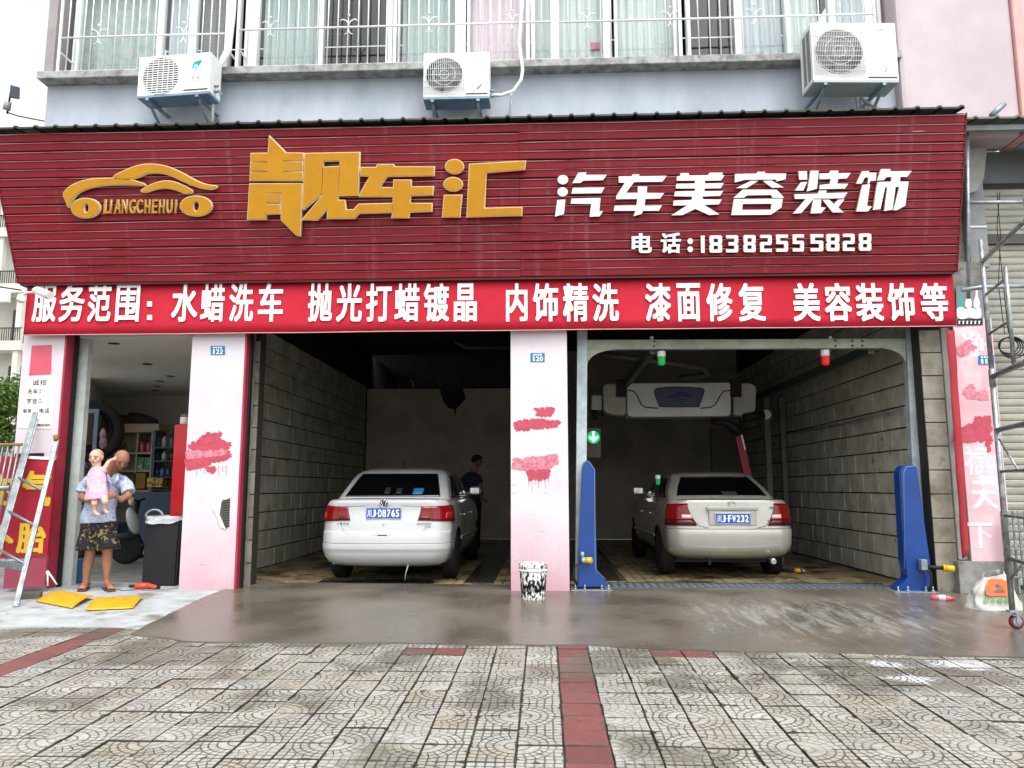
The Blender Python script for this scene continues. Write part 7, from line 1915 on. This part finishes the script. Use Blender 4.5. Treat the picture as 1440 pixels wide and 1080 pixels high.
loft(mb, [J(138, 735, .03), J(138, 728, .03), J(140, 714, .03), J(144, 698, .03), J(147, 684, .02), J(149, 675, .01), J(150, 669, .01)], [(0.215, .155), (0.208, .152), (0.19, .14), (0.19, .138), (0.195, .132), (0.165, .11), (0.085, .085)])
loft(mb, [J(162, 675, .01), J(172, 678, 0), J(178, 684, -.01), J(181, 693, -.03)], [(0.09, .09), (0.085, .085), (0.08, .08), (0.084, .084)], xdir=Vector((0, 1, 0)))
loft(mb, [J(135, 675, .01), J(125, 678, .01), J(119, 684, .02), J(115.5, 693, 0)], [(0.09, .09), (0.085, .085), (0.08, .08), (0.084, .084)], xdir=Vector((0, 1, 0)))
o = fuse(mb, 'shirt', MS, 0.009, 2)
for v in o.data.vertices:        # folds
    q = noise.noise_vector(v.co*9)*0.010+noise.noise_vector(Vector((v.co.x*22, v.co.y*22, v.co.z*7)))*0.006; v.co += q
adopt(o, man)
adopt(MB().tube([J(152, 668, -.10), J(153, 676, -.135), J(158, 683, -.14)], [0.016, 0.022, 0.006], 6).build('collar', MS), man)
adopt(MB().tube([J(166, 667, -.08), J(165, 675, -.13), J(158, 683, -.14)], [0.016, 0.022, 0.006], 6).build('collar', MS), man)
for y in (690, 699, 709, 719): adopt(MB().sph(J(156-(y-690)*0.12, y, -.145), 0.007, n=6).build('button', M_whitepaint), man)
mb = MB()
loft(mb, [J(138, 728, .03), J(138, 738, .03), J(138, 747, .03)], [(0.185, .135), (0.20, .145), (0.20, .14)])
loft(mb, [J(131, 740, .02), J(128, 752, .02), J(125.5, 764, .01), J(124.5, 774, 0)], [(0.12, .14), (0.128, .14), (0.133, .14), (0.138, .14)])
loft(mb, [J(147, 740, .02), J(150, 752, .02), J(152, 764, .01), J(152.5, 773, 0)], [(0.12, .14), (0.125, .14), (0.128, .14), (0.132, .14)])
o = fuse(mb, 'shorts', shorts_mat(), 0.009, 2)
for v in o.data.vertices: v.co += noise.noise_vector(Vector((v.co.x*16, v.co.y*16, v.co.z*5)))*0.010
adopt(o, man)
mb = MB(); rot = Matrix((sdm, fdm, udm)).transposed()
mb.sph(hcm+udm*rm*0.02-fdm*rm*0.16, rm*0.99, (0.88, 1.04, 0.72), n=20, rot=rot)
adopt(mb.build('cropped_hair', mat('cropped_grey_hair', '#866650', 0.8, col2='#a0764f', nscale=30, space='obj')), man)
for tx_, ty, ax_, ay in ((115, 830, 121, 821), (157, 824, 150, 817)):
    a, b_ = J(ax_, ay+6, 0.07), J(tx_, ty+1, -0.16)
    a.z = gz(a.y)+0.022; b_.z = gz(b_.y)+0.022
    s_ = MB(); c_ = (a+b_)/2; L_ = (b_-a).length+0.03; s_.box(c_, (0.095, L_, 0.018), 0.008, rot=(b_-a).to_track_quat('Y', 'Z').to_matrix()); o = adopt(s_.build('sandal', mat('sandal_brown', '#5b3a28', 0.6)), man)
    d_ = (b_-a).normalized(); sx_ = Vector((d_.y, -d_.x, 0)).normalized()
    m_ = b_-d_*0.09; adopt(MB().tube([m_+sx_*0.048, m_+sx_*0.036+Vector((0, 0, 0.05)), m_+Vector((0, 0, 0.062)), m_-sx_*0.036+Vector((0, 0, 0.05)), m_-sx_*0.048], 0.010, 6).build('sandal_strap', mat('sandal_brown', '#5b3a28')), man)
# the baby on his arm
YBb = YM-0.27
baby = thing('person', 'baby in a pale pink dress held on the arm of the bald man', 'person', J(136, 697, 0, YBb))
B_ = lambda x, y, d=0.0: P(x, y, YBb+d)
mb = MB()
loft(mb, [B_(138, 697), B_(137, 684), B_(136, 668), B_(136, 657)], [(0.08, .07), (0.085, .07), (0.085, .06), (0.05, .05)])
limb(mb, [B_(136, 661), B_(136, 652)], [0.045, 0.048])
fdb = Vector((0.06, -1, -0.12)).normalized(); rb = 0.084; hb = B_(135.5, 643)
sdb, udb = head(mb, hb, rb, fdb, Vector((0, 0, 1)))
limb(mb, [B_(129, 664), B_(125, 675, -.03), B_(126, 684, -.07), B_(128, 690, -.09)], [0.034, 0.028, 0.024, 0.016])
hand(mb, B_(128, 690, -.09), B_(129, 693.5, -.10), Vector((0.3, 0, -1)), Vector((1, 0.3, 0)), 0.52, Vector((0, 0.4, -0.3)))
limb(mb, [B_(143, 663), B_(149, 656, .02), B_(153, 649, .05), B_(157, 646.5, .08)], [0.034, 0.028, 0.024, 0.016])
hand(mb, B_(157, 646.5, .08), B_(160.5, 645.5, .10), Vector((1, 0.4, 0.1)), Vector((0, 0.2, -1)), 0.52, Vector((0, 0.3, -0.4)))
limb(mb, [B_(134, 698, -.03), B_(133, 708, -.08), B_(133, 717, -.05), B_(134, 720.5, -.05)], [0.05, 0.036, 0.025, 0.024]); mb.tube([B_(134, 721, -.04), B_(137, 723.5, -.09), B_(139.5, 724.5, -.11)], [0.022, 0.019, 0.012], 8)
limb(mb, [B_(145, 697, -.03), B_(148, 706, -.08), B_(148, 714, -.04), B_(147.5, 717, -.04)], [0.048, 0.035, 0.024, 0.023]); mb.tube([B_(147.5, 718, -.03), B_(150, 720, -.08), B_(152, 721.5, -.10)], [0.021, 0.018, 0.012], 8)
adopt(fuse(mb, 'body', M_skinB, 0.0045, 3), baby)
facial(baby, hb, rb, fdb, sdb, udb, M_lips, mat('faint_brow', '#8a6450', 0.8))
mb = MB(); rot = Matrix((sdb, fdb, udb)).transposed(); mb.sph(hb+udb*rb*0.22-fdb*rb*0.12, rb*0.975, (0.88, 1.05, 0.95), n=20, rot=rot); adopt(mb.build('fine_hair', mat('baby_down', '#b98d70', 0.7)), baby)
mb = MB()
loft(mb, [B_(137, 702, -.02), B_(137, 694, -.02), B_(136.5, 683, -.01), B_(136, 667), B_(136, 658)], [(0.14, .105), (0.13, .10), (0.108, .085), (0.10, .07), (0.062, .055)])
for a, b_, s_ in ((B_(131, 665), B_(127, 671, -.02), 1), (B_(142, 664), B_(147, 659, .01), 1)): loft(mb, [a, b_], [(0.045, .045), (0.044, .044)], xdir=Vector((0, 1, 0)))
o = fuse(mb, 'dress', mat('pink_dress', '#c59db5', 0.75, col2='#d5b4c8', nscale=30, nmix=0.9), 0.007, 2)
for v in o.data.vertices: v.co += noise.noise_vector(Vector((v.co.x*30, v.co.y*30, v.co.z*9)))*0.008
adopt(o, baby)
# worker in the dark of the left bay
YK = 14.75
wk = thing('person', 'worker in dark clothes bent beyond the far side of the white car', 'person', (P(668, 760, YK).x, YK, 0))
K_ = lambda x, y, d=0.0: P(x, y, YK+d)
M_skinK = mat('worker_skin', '#8a5f48', 0.5); kx_ = K_(663, 712).x
mb = MB(); loft(mb, [Vector((kx_, YK, 0.78)), Vector((kx_, YK, 0.95)), K_(663, 684), K_(663, 672), K_(664, 664)], [(0.15, .11), (0.15, .11), (0.17, .115), (0.17, .11), (0.08, .07)])
limb(mb, [K_(664, 668), K_(668, 657)], [0.065, 0.058])
kf = Vector((0.75, -0.55, -0.35)).normalized(); kc = K_(671, 648.5); ks, ku = head(mb, kc, 0.105, kf, Vector((0.1, 0, 1)))
for s_, x in ((-1, 654), (1, 673)):
    limb(mb, [K_(x, 671), K_(x+s_*2, 686, -.05), K_(x+4, 698, -.15), K_(x+7, 702, -.26)], [0.07, 0.05, 0.04, 0.028]); hand(mb, K_(x+7, 702, -.26), K_(x+9, 703, -.33), Vector((0.3, -1, -0.3)), Vector((1, 0.3, 0)))
    h = Vector((kx_+s_*0.09, YK, 0)); limb(mb, [h+Vector((0, 0, 0.80)), h+Vector((0, 0, 0.45)), h+Vector((0, 0, 0.10))], [0.09, 0.06, 0.04]); mb.tube([h+Vector((0, 0.03, 0.05)), h+Vector((0, -0.16, 0.04))], [0.045, 0.04], 10)
adopt(fuse(mb, 'body', M_skinK, 0.009, 3), wk)
facial(wk, kc, 0.105, kf, ks, ku, M_lips, M_dark)
mb = MB(); loft(mb, [Vector((kx_, YK, 0.92)), K_(663, 684), K_(663, 672), K_(664, 664)], [(0.18, .14), (0.19, .14), (0.19, .13), (0.09, .085)])
for s_, x in ((-1, 654), (1, 673)): loft(mb, [K_(x-s_*3, 671), K_(x+s_*1.5, 680, -.03)], [(0.09, .09), (0.085, .085)], xdir=Vector((0, 1, 0)))
adopt(fuse(mb, 'shirt', mat('navy_shirt', '#16233a', 0.8), 0.012, 2), wk)
mb = MB()
for s_ in (-1, 1): h = Vector((kx_+s_*0.09, YK, 0)); loft(mb, [h+Vector((0, 0, 0.95)), h+Vector((0, 0, 0.45)), h+Vector((0, 0, 0.10))], [(0.11, .13), (0.085, .09), (0.075, .08)])
adopt(fuse(mb, 'trousers', M_dark, 0.012, 2), wk)
adopt(MB().sph(kc-kf*0.02+ku*0.03, 0.112, (1, 1, 0.82), n=16).build('hair', mat('black_hair', '#0c0a0a', 0.7)), wk)
# ------------------------------------------------------------------ neighbour with the roller shutter, right
YN = 9.35
nb = thing('neighbour_shop', 'neighbouring grey shop front with a cream roller shutter and a dark canopy, far right', 'building', (P(1420, 830, YN).x, YN, 0))
xn0 = P(1398, 470, YN).x
M_ng = mat('neighbour_grey', '#8b9091', 0.7, col2='#6c7072', nscale=2.5, nmix=0.8, bump=0.2)
M_shut = mat('cream_shutter', '#a09f93', 0.5, metal=0.1, col2='#82817a', nscale=2, nmix=0.6, stretch=(1, 1, 3))
xp0, xp1 = P(1360, 300, YN-0.05).x, P(1386, 300, YN-0.05).x
adopt(MB().bb(xp0, xp1, YN-0.05, YN+0.3, 3.85, 5.25, 0.01).build('column', M_ng), nb)
adopt(MB().bb(xp0, xp1-0.003, YN-0.06, YN-0.052, 4.35, 4.37).build('column_joint', M_whitepaint), nb)
xr_ = xn0+3.2
adopt(MB().bb(xp1+0.003, xr_, YN+0.1, YN+0.5, P(1400, 254, YN).z, P(1400, 208, YN).z, 0.02).build('shutter_box', mat('shutter_box_grey', '#5d6162', 0.5, metal=0.2, col2='#474b4c', nscale=3)), nb)
adopt(MB().bb(xp1+0.003, xr_, YN+0.3, YN+0.55, P(1400, 207, YN).z, 5.35).build('upper_panel', mat('dark_panel', '#3a3d3d', 0.7)), nb)
# beam corbel
c0 = ppl([(1360,210),(1388,206),(1384,250),(1374,268),(1361,272)], YN-0.12); adopt(MB().prism(c0, (0, 0.068, 0)).build('corbel', mat('raw_concrete', '#9b9c98', 0.85, col2='#77786f', nscale=6, bump=0.5)), nb)
sl_h = 0.088; z_top = P(1400, 255, YN).z; z = 0.06; k = 0
prof = [(0, 0.0), (0.004, 0.012), (0.03, 0.016), (0.066, 0.014), (0.078, 0.003), (0.088, 0.0)]
b = bmesh.new(); 
A = [b.verts.new((xn0-0.12, -d, v)) for v, d in prof]; B2 = [b.verts.new((xr_, -d, v)) for v, d in prof]
for i in range(len(prof)-1): b.faces.new((A[i], B2[i], B2[i+1], A[i+1]))
me = bpy.data.meshes.new('shutter_slat'); b.to_mesh(me); b.free(); me.materials.append(M_shut)
while z+sl_h < z_top:
    o = link('shutter_slat', me, None, (0, YN+0.12+random.uniform(-.002, .002), z)); adopt(o, nb); z += sl_h
adopt(MB().bb(xn0-0.12, xr_, YN+0.125, YN+0.16, 0.0, z_top).build('shutter_backing', M_dark), nb)
adopt(MB().bb(xn0-0.1, xr_, YN+0.06, YN+0.10, P(1400, 335, YN).z-0.05, P(1400, 329, YN).z+0.02).build('shutter_rail', mat('dark_rail_grey', '#4c4d45', 0.6)), nb)
adopt(MB().bb(xn0-0.13, xn0-0.05, YN+0.0, YN+0.11, 0, z_top).build('guide', M_ng), nb)
roof_sheet('canopy', P(1353, 168, 8.75).x, xr_, 8.70, P(1400, 164, 8.70).z, 9.6, P(1400, 164, 8.70).z+0.18, mat('canopy_grey', '#6d6f6b', 0.6, col2='#4e504b', nscale=5), nb)
adopt(MB().bb(P(1356, 180, 8.8).x, xr_, 8.79, 8.85, P(1400, 183, 8.8).z, P(1400, 176, 8.8).z).build('canopy_beam', M_ng), nb)
mb = MB(); mb.cyl(P(1394, 163, 8.9), P(1412, 146, 8.9), 0.035, n=10); tag(mb.build('pipe_stub', M_galv), 'short grey pipe stub leaning up from the canopy on the right', 'pipe')
# wire coil on the shutter
mb = MB(); c = P(1418, 486, YN-0.03)
for k in range(4):
    mb.tube([c+Vector(((0.115+0.012*k)*math.cos(a)+0.01*k, -0.01*k, (0.095+0.012*k)*math.sin(a)-0.01*k)) for a in [2*math.pi*i/24 for i in range(24)]], 0.008, 6, closed=True)
mb.tube([P(1402, 270, YN-0.03), P(1407, 330, YN-0.04), P(1404, 400, YN-0.04), P(1413, 470, YN-0.04)], 0.005, 5); mb.tube([P(1406, 270, YN-0.03), P(1402, 320, YN-0.04), P(1410, 390, YN-0.04), P(1418, 468, YN-0.04)], 0.005, 5)
tag(mb.build('wire_coil', M_black), 'black wire coil hanging against the cream shutter', 'wire coil')
# fixed thin frame between the signs
mb = MB(); mb.cyl(P(1360.5, 183, 8.9), P(1362, 420, 8.9), 0.022, n=8); mb.cyl(P(1361, 285, 8.9), P(1480, 284, 8.9), 0.022, n=8); 
tag(mb.build('signboard_frame', M_galv), 'thin grey steel frame between the red sign and the shutter', 'frame')
mb = MB(); mb.tube([P(1352, 408, 8.6), P(1380, 404, 8.6), P(1480, 401, 8.6)], 0.025, 8); tag(mb.build('steel_pole', M_galv), 'horizontal grey steel pole across the top of the right pillar', 'pole')
# expanding gate low at the right
gt = thing('folding_gate', 'low folding steel gate in front of the cream shutter, behind the scaffold', 'gate', (P(1425, 780, 9.1).x, 9.1, 0))
for k in range(5):
    x = P(1413+k*8, 780, 9.1).x; adopt(MB().bb(x-0.01, x+0.01, 9.09, 9.11, 0.02, 0.93).build('upright', M_steel), gt)
for z in (0.9, 0.72, 0.5, 0.2): adopt(MB().bb(P(1410, 780, 9.1).x, P(1460, 780, 9.1).x, 9.075, 9.088, z-0.008, z+0.008).build('crossbar', M_steel), gt)

# ------------------------------------------------------------------ rolling scaffold at the right edge
sc_ = thing('scaffold', 'rolling steel tube scaffold on castors at the right edge before the shutter', 'scaffold', GP(1425, 888))
base = GP(1426, 886); Xs, Ys = base.x, base.y
dirv = Vector((-0.26, -1, 0)).normalized()
def S(d, z): return Vector((Xs, Ys, 0))+dirv*d+Vector((0, 0, z))
def zpx(px_, py_, d): return P(px_, py_, S(d, 0).y).z
z_top = zpx(1375, 338, 0); z_beam = zpx(1392, 530, 0)
zb0 = gz(Ys)+0.16
adopt(MB().cyl(S(0, zb0), S(0, z_beam-0.03), 0.024, n=12).cyl(S(0, z_beam+0.03), S(0, z_top), 0.021, n=12).build('upright', M_steel), sc_)
adopt(MB().cyl(S(0, z_beam-0.09), S(0, z_beam+0.07), 0.028, n=12).build('coupler', M_steel), sc_)
adopt(MB().cyl(S(0.62, z_beam), S(0.62, zpx(1416, 375, 0.62)), 0.018, n=10).build('upright', M_steel), sc_)
adopt(MB().cyl(S(1.25, zb0), S(1.25, z_top), 0.024, n=12).build('upright', M_steel), sc_)
for py_, r_, d1 in ((530, 0.026, 1.25), (605, 0.024, 1.25), (785, 0.020, 1.25)):
    z = zpx(1400+(py_-530)*0.08, py_, 0); adopt(MB().cyl(S(0.02, z), S(d1, z), r_, n=10).build('ledger', M_steel), sc_)
for py_, d1 in ((368, 1.25), (415, 0.62), (470, 0.62)):
    z = zpx(1378+(py_-368)*0.08, py_, 0); adopt(MB().cyl(S(0.02, z), S(d1, z), 0.012 if d1 < 1 else 0.02, n=8).build('rung', M_steel), sc_)
for py_ in (663, 725):
    z = zpx(1400+(py_-530)*0.08, py_, 0); adopt(MB().cyl(S(0.02, z), S(1.25, z), 0.013, n=8).build('rung', M_steel), sc_)
adopt(MB().cyl(S(0.05, zpx(1408, 618, 0)), S(0.5, zpx(1412, 655, 0)-0.06), 0.010, n=8).build('brace', M_steel), sc_)
adopt(MB().cyl(S(0.05, zpx(1415, 812, 0)), S(0.35, zpx(1415, 790, 0)), 0.010, n=8).build('brace', M_steel), sc_)
adopt(MB().cyl(S(0.62, zpx(1420, 785, 0)-0.02), S(0.62, zpx(1420, 850, 0)), 0.010, n=8).build('stay', M_steel), sc_)
w = MB(); wc = Vector((Xs+0.02, Ys-0.01, gz(Ys)+0.062+0.012))
w.lathe([(0.035, -0.022), (0.056, -0.022), (0.062, -0.012), (0.062, 0.012), (0.056, 0.022), (0.035, 0.022)], wc, 24, axis='Y')
o = adopt(w.build('castor', mat('castor_maroon', '#6a2a30', 0.5)), sc_)
o2 = MB().lathe([(0.01, -0.026), (0.034, -0.024), (0.040, -0.0235), (0.040, 0.0235), (0.01, 0.026)], wc, 20, axis='Y').build('castor_hub', M_galv); adopt(o2, sc_)
adopt(MB().box((Xs+0.005, Ys-0.0, gz(Ys)+0.16), (0.09, 0.07, 0.02), 0.004).box((Xs+0.02, Ys-0.04, gz(Ys)+0.11), (0.03, 0.008, 0.10), 0.002).box((Xs+0.02, Ys+0.03, gz(Ys)+0.11), (0.03, 0.008, 0.10), 0.002).box((Xs-0.05, Ys-0.03, gz(Ys)+0.145), (0.10, 0.05, 0.008), 0.003, rot=Euler((0, R(18), 0)).to_matrix()).build('castor_fork', M_galv), sc_)

# ------------------------------------------------------------------ tyre repair board, ladders at the left
YT = 8.95
tb_ = thing('repair_board', 'dark red tyre repair board with yellow characters leaning against the left pillar', 'sign', (P(35, 820, YT).x, YT, 0))
M_mar = mat('maroon_board', '#a5172e', 0.5, col2='#8c1226', nscale=4, nmix=0.7); M_yc = mat('yellow_character', '#d9b43a', 0.5, col2='#c49f2c', nscale=8)
q = ppl([(-60,637),(78,646),(66,782),(-60,788)], YT); adopt(MB().prism(q, (0, 0.04, 0)).build('board', M_mar), tb_)
q = ppl([(8,788),(66,783),(62,824),(4,828)], YT+0.01); adopt(MB().prism(q, (0, 0.04, 0)).build('base_panel', mat('faded_rose_board', '#9c4355', 0.6, col2='#8a3a4a', nscale=4)), tb_)
q = ppl([(38,641),(78,643),(78,647),(38,645)], YT-0.012); adopt(MB().prism(q, (0, 0.01, 0)).build('top_batten', M_whitepaint), tb_)
TFm = Frame((0, YT-0.002, 0), (1, 0, 0), (0, 0, 1))
for ch, r_ in (('气', (31, 662, 73, 712)), ('充', (-30, 665, 22, 712)), ('补', (-28, 738, 20, 779)), ('胎', (24, 734, 65, 778))):
    adopt(TFm.glyph(ch, *r_, 'character', M_yc, None, off=0.035, lift=0.003), tb_)
def rail_bar(a, b_, w_, d_, m, name, parent):
    a, b_ = Vector(a), Vector(b_); v = b_-a; rot = v.to_track_quat('Z', 'Y').to_matrix()
    return adopt(MB().box((a+b_)/2, (w_, d_, v.length), 0.006, rot=rot).build(name, m), parent)
def seat(px_, py_): return GP(px_, py_)
ld = thing('ladder', 'long aluminium ladder with its right rail standing in front of the tyre repair board', 'ladder', GP(22, 853))
A0 = GP(22, 855); A1 = P(80, 618, 9.02); B0 = A0+Vector((-0.72, -0.05, 0.0)); B1 = P(50, 580, 9.12)
B0 = GP(-24, 850)
rail_bar(A0+Vector((0, 0, 0.01)), A1, 0.055, 0.030, M_alu, 'rail', ld); rail_bar(A0.lerp(A1, 0.02)+Vector((0.03, -0.02, 0)), A1+Vector((0.02, -0.02, -0.05)), 0.018, 0.020, M_alu, 'rail_edge', ld)
rail_bar(B0+Vector((0, 0, 0.01)), B1, 0.06, 0.030, M_alu, 'rail', ld); rail_bar(B0.lerp(B1, 0.02)+Vector((0.045, -0.02, 0)), B1+Vector((0.045, -0.02, -0.08)), 0.022, 0.02, M_alu, 'rail_edge', ld)
for t_, s_ in ((0.23, 0.26), (0.45, 0.45), (0.66, 0.63)):
    a, b_ = A0.lerp(A1, t_), B0.lerp(B1, s_); adopt(MB().cyl(a, b_, 0.016, n=10).build('rung', M_alu), ld)
a, b_ = A0.lerp(A1, 0.24), B0.lerp(B1, 0.22); rail_bar(a+Vector((0, -0.03, -0.05)), b_+Vector((0, -0.03, -0.05)), 0.03, 0.07, M_alu, 'step', ld)
adopt(MB().cyl(A1+Vector((0, 0, -0.04)), A1+Vector((0.0, -0.03, 0.05)), 0.03, n=10).build('pulley', mat('rusty_brass', '#8a6a3a', 0.6, metal=0.4)), ld)
# second frame of slanting bars behind it
fr_ = thing('leaning_frame', 'white steel frame of slanted bars with a rusty top leaning at the left edge', 'frame', GP(5, 835))
a, b_ = P(-40, 626, 8.8), P(31, 625, 8.8); adopt(MB().cyl(a, b_, 0.018, n=8).build('top_rail', mat('rusty_rail', '#8a6a42', 0.7, col2='#5b4632', nscale=20)), fr_)
for k in range(5):
    x = 27-k*7.5; adopt(MB().cyl(P(x, 626, 8.8), P(x-29, 770, 8.7), 0.012, n=8).build('bar', M_alu), fr_)
a, b_ = P(-50, 688, 8.74), P(14, 686, 8.74); adopt(MB().cyl(a, b_, 0.03, n=8).build('middle_rail', M_alu), fr_)
a, b_ = P(-50, 790, 8.68), P(36, 789, 8.68); adopt(MB().cyl(a, b_, 0.03, n=8).build('lower_rail', M_alu), fr_)
# little bracket stand and block
bs = thing('bracket_stand', 'small pale triangular bracket standing at the foot of the left pillar', 'bracket', GP(66, 823))
for a, b_ in (((52, 822), (67, 803)), ((67, 803), (80, 822)), ((67, 803), (67, 824))): adopt(MB().cyl(P(*a, 8.98), P(*b_, 8.98), 0.010, n=8).build('strut', M_whitepaint), bs)
p = GP(44, 842); o = MB().box(p+Vector((0, 0, 0.04)), (0.2, 0.12, 0.08), 0.02, rot=Euler((0, 0.05, 0.4)).to_matrix()).build('stone_block', mat('rough_stone', '#5d5a52', 0.9, col2='#3f3d37', nscale=14, bump=0.6)); tag(o, 'rough grey brown stone block lying by the ladder foot', 'stone')

# ------------------------------------------------------------------ security camera on the banner corner
cc = thing('security_camera', 'white bullet security camera on the left corner of the banner', 'security camera', P(38, 412, 8.95))
a, b_ = P(50, 408.5, 8.75), P(68, 416, 8.6)
adopt(MB().cyl(a, b_, 0.042, n=18).build('housing', M_white), cc); adopt(MB().cyl(b_, b_+(b_-a)*0.05, 0.038, n=16).build('lens', M_dark), cc)
d_ = (b_-a); adopt(MB().cyl(a.lerp(b_, 0.1)+Vector((0, 0, 0.012)), b_+d_*0.15+Vector((0, 0, 0.012)), 0.045, n=14).build('sun_shield', M_white), cc)
adopt(MB().tube([P(32, 414, 9.0), P(40, 411, 8.9), P(50, 411, 8.8)], 0.012, 8).build('arm', M_white), cc)
adopt(MB().cyl(P(29, 421, 9.02), P(31, 418, 8.96), 0.05, n=14).build('mount', M_white), cc)
# floodlight on a stalk, upper left
fl = thing('floodlight', 'small floodlight with a cable sticking out beside the upper left corner of the building', 'floodlight', P(12, 158, 9.2))
adopt(MB().tube([P(66, 171, 9.3), P(45, 167, 9.25), P(25, 163, 9.2), P(10, 158, 9.2)], 0.008, 6).build('stalk', M_dark), fl)
adopt(MB().cyl(P(10, 160, 9.2), P(17, 118, 9.15), 0.012, n=8).build('pole', M_dark), fl)
adopt(MB().cyl(P(9, 155, 9.18), P(11, 143, 9.15), 0.045, n=12).build('joint', mat('grey_plastic', '#9a9da0')), fl)
adopt(MB().box(P(21, 130, 9.1), (0.10, 0.08, 0.15), 0.01, rot=Euler((0.3, 0, 0.5)).to_matrix()).build('lamp_head', mat('lamp_head_grey', '#4b5660', 0.5)), fl)
adopt(MB().sph(P(16, 119, 9.1), 0.022, n=10).build('sensor', M_white), fl)

# ------------------------------------------------------------------ distance at the left: flats, shrubs
YA = 38
M_flat = mat('white_flat_render', '#d3d1c8', 0.8, col2='#bcb9ae', nscale=0.8, nmix=0.6)
ap_ = thing('apartment_block', 'distant white apartment block with balconies seen past the left edge of the sign', 'building', (P(0, 700, YA).x, YA, 0))
xL, xR = P(-160, 500, YA).x, P(27, 500, YA).x
zf = [P(10, y, YA).z for y in (560, 440, 330, 215, 100)]
adopt(MB().bb(xL, xR-0.6, YA+1.2, YA+9, 0, P(10, 190, YA).z).build('wall', M_flat), ap_)
stp = 3.9
for k in range(6):
    z = 2.2+k*3.05
    adopt(MB().bb(xL, xR, YA, YA+1.19, z, z+0.35, 0.03).build('balcony_slab', M_flat), ap_)
    adopt(MB().bb(xL, xR, YA, YA+0.08, z+0.351, z+0.5).build('parapet', M_flat), ap_)
    n = 26
    rl = adopt(MB().bb(xL, xR, YA+0.02, YA+0.06, z+1.15, z+1.2).build('handrail', M_dark), ap_)
    mb = MB()
    for i in range(n):
        x = xR-0.1-i*0.12; mb.bb(x-0.012, x+0.012, YA+0.02, YA+0.05, z+0.5, z+1.15)
    o = mb.build('balusters', M_dark, None); o['kind'] = 'stuff'; adopt(o, ap_)
    for xx in (xR-0.3, xR-1.6):
        adopt(MB().bb(xx-0.14, xx+0.14, YA+0.1, YA+0.4, z+0.36, z+3.04).build('column', M_flat), ap_)
    w_ = adopt(MB().bb(xR-1.35, xR-0.62, YA+1.15, YA+1.199, z+0.6, z+2.4).build('window', mat('far_dark_glass', '#2c3434', 0.15)), ap_)
    o = MB().bb(xR-1.0, xR-0.96, YA+1.12, YA+1.149, z+0.6, z+2.4).build('frame', M_upvc); o.parent = w_; o.matrix_parent_inverse = w_.matrix_parent_inverse.copy() @ Matrix.Identity(4); o.matrix_parent_inverse = Matrix.Identity(4)
    if k % 2 == 1:
        acx = xR-1.1; o = MB().bb(acx-0.4, acx+0.4, YA-0.3, YA-0.01, z-0.55, z-0.02, 0.03).build('far_air_conditioner', M_acw); tag(o, 'distant white air conditioner on balcony level %s of the apartment block' % ('two', 'four', 'six')[k//2], 'air conditioner')
# leafy shrubs
def leaf_mesh(name, n, R_, seed, m, ls):
    rnd = random.Random(seed); b = bmesh.new()
    lobes = [(Vector((rnd.uniform(-.6, .6)*R_.x, rnd.uniform(-.6, .6)*R_.y, rnd.uniform(-.55, .7)*R_.z)), rnd.uniform(0.3, 0.5)) for _ in range(16)]
    for i in range(n):
        c, s_ = rnd.choice(lobes)
        d = Vector((rnd.gauss(0, 1), rnd.gauss(0, 1), rnd.gauss(0, 1))).normalized()*(rnd.random()**0.35)
        p = c+Vector((d.x*R_.x, d.y*R_.y, d.z*R_.z))*s_
        rot = Euler((rnd.uniform(-1, 1), rnd.uniform(-1, 1), rnd.uniform(0, 6.28))).to_matrix()
        l_ = ls*rnd.uniform(0.6, 1.3); w_ = l_*0.42
        vs = [b.verts.new(p+rot @ Vector(q)) for q in ((0, -l_/2, 0), (w_/2, 0, 0.15*l_), (0, l_/2, 0), (-w_/2, 0, 0.15*l_))]
        b.faces.new(vs)
    me = bpy.data.meshes.new(name); b.to_mesh(me); b.free(); me.materials.append(m); return me
def leafmat(name, c1_, c2_):
    m = mat(name, c1_, 0.5); nt = m.node_tree; N = nt.nodes; L = nt.links; b = N['Principled BSDF']; g = N.new('ShaderNodeNewGeometry')
    cr = N.new('ShaderNodeValToRGB'); cr.color_ramp.elements[0].color = (*srgb(c1_), 1); cr.color_ramp.elements[1].color = (*srgb(c2_), 1); L.new(g.outputs['Random Per Island'], cr.inputs[0]); L.new(cr.outputs[0], b.inputs['Base Color']); b.inputs['Subsurface Weight'].default_value = 0.0; return m
ML1 = leafmat('leaf_green', '#35591f', '#6f9438'); ML2 = leafmat('leaf_yellow_green', '#5c7f2c', '#9bb04a')
for nm, px_, py_, Y_, R_, m, lab in (('leafy_shrub', -6, 590, 14.5, Vector((0.75, 0.7, 0.85)), ML1, 'green leafy shrub between the left pillar and the apartment block'), ('yellow_shrub', -4, 560, 18.0, Vector((0.6, 0.6, 0.55)), ML2, 'yellow green bush top just above the green shrub at the left edge')):
    c = P(px_, py_, Y_); t = thing(nm, lab, 'shrub', (c.x, Y_, 0)); link('foliage', leaf_mesh('foliage', 3800, R_, len(nm), m, 0.11), t, (0, 0, c.z))
    link('trunk', MB().tube([(0, 0, 0), (0.05, 0, c.z*0.5), (0, 0.02, c.z), (0.1, 0, c.z+R_.z*0.4)], [0.07, 0.055, 0.04, 0.015], 8).tube([(0.02, 0, c.z*0.7), (-0.2, 0.05, c.z), (-0.3, 0, c.z+0.3)], [0.04, 0.03, 0.012], 6).mesh('trunk', mat('bark', '#4a3c2e', 0.9, col2='#2f261d', nscale=9)), t)
# cables in the far gap
mb = MB(); mb.tube([P(-60, 398, 20), P(-10, 402, 20), P(30, 408, 20)], 0.02, 5); tag(mb.build('street_cable', M_dark), 'dark cable crossing in front of the distant apartment block', 'cable')
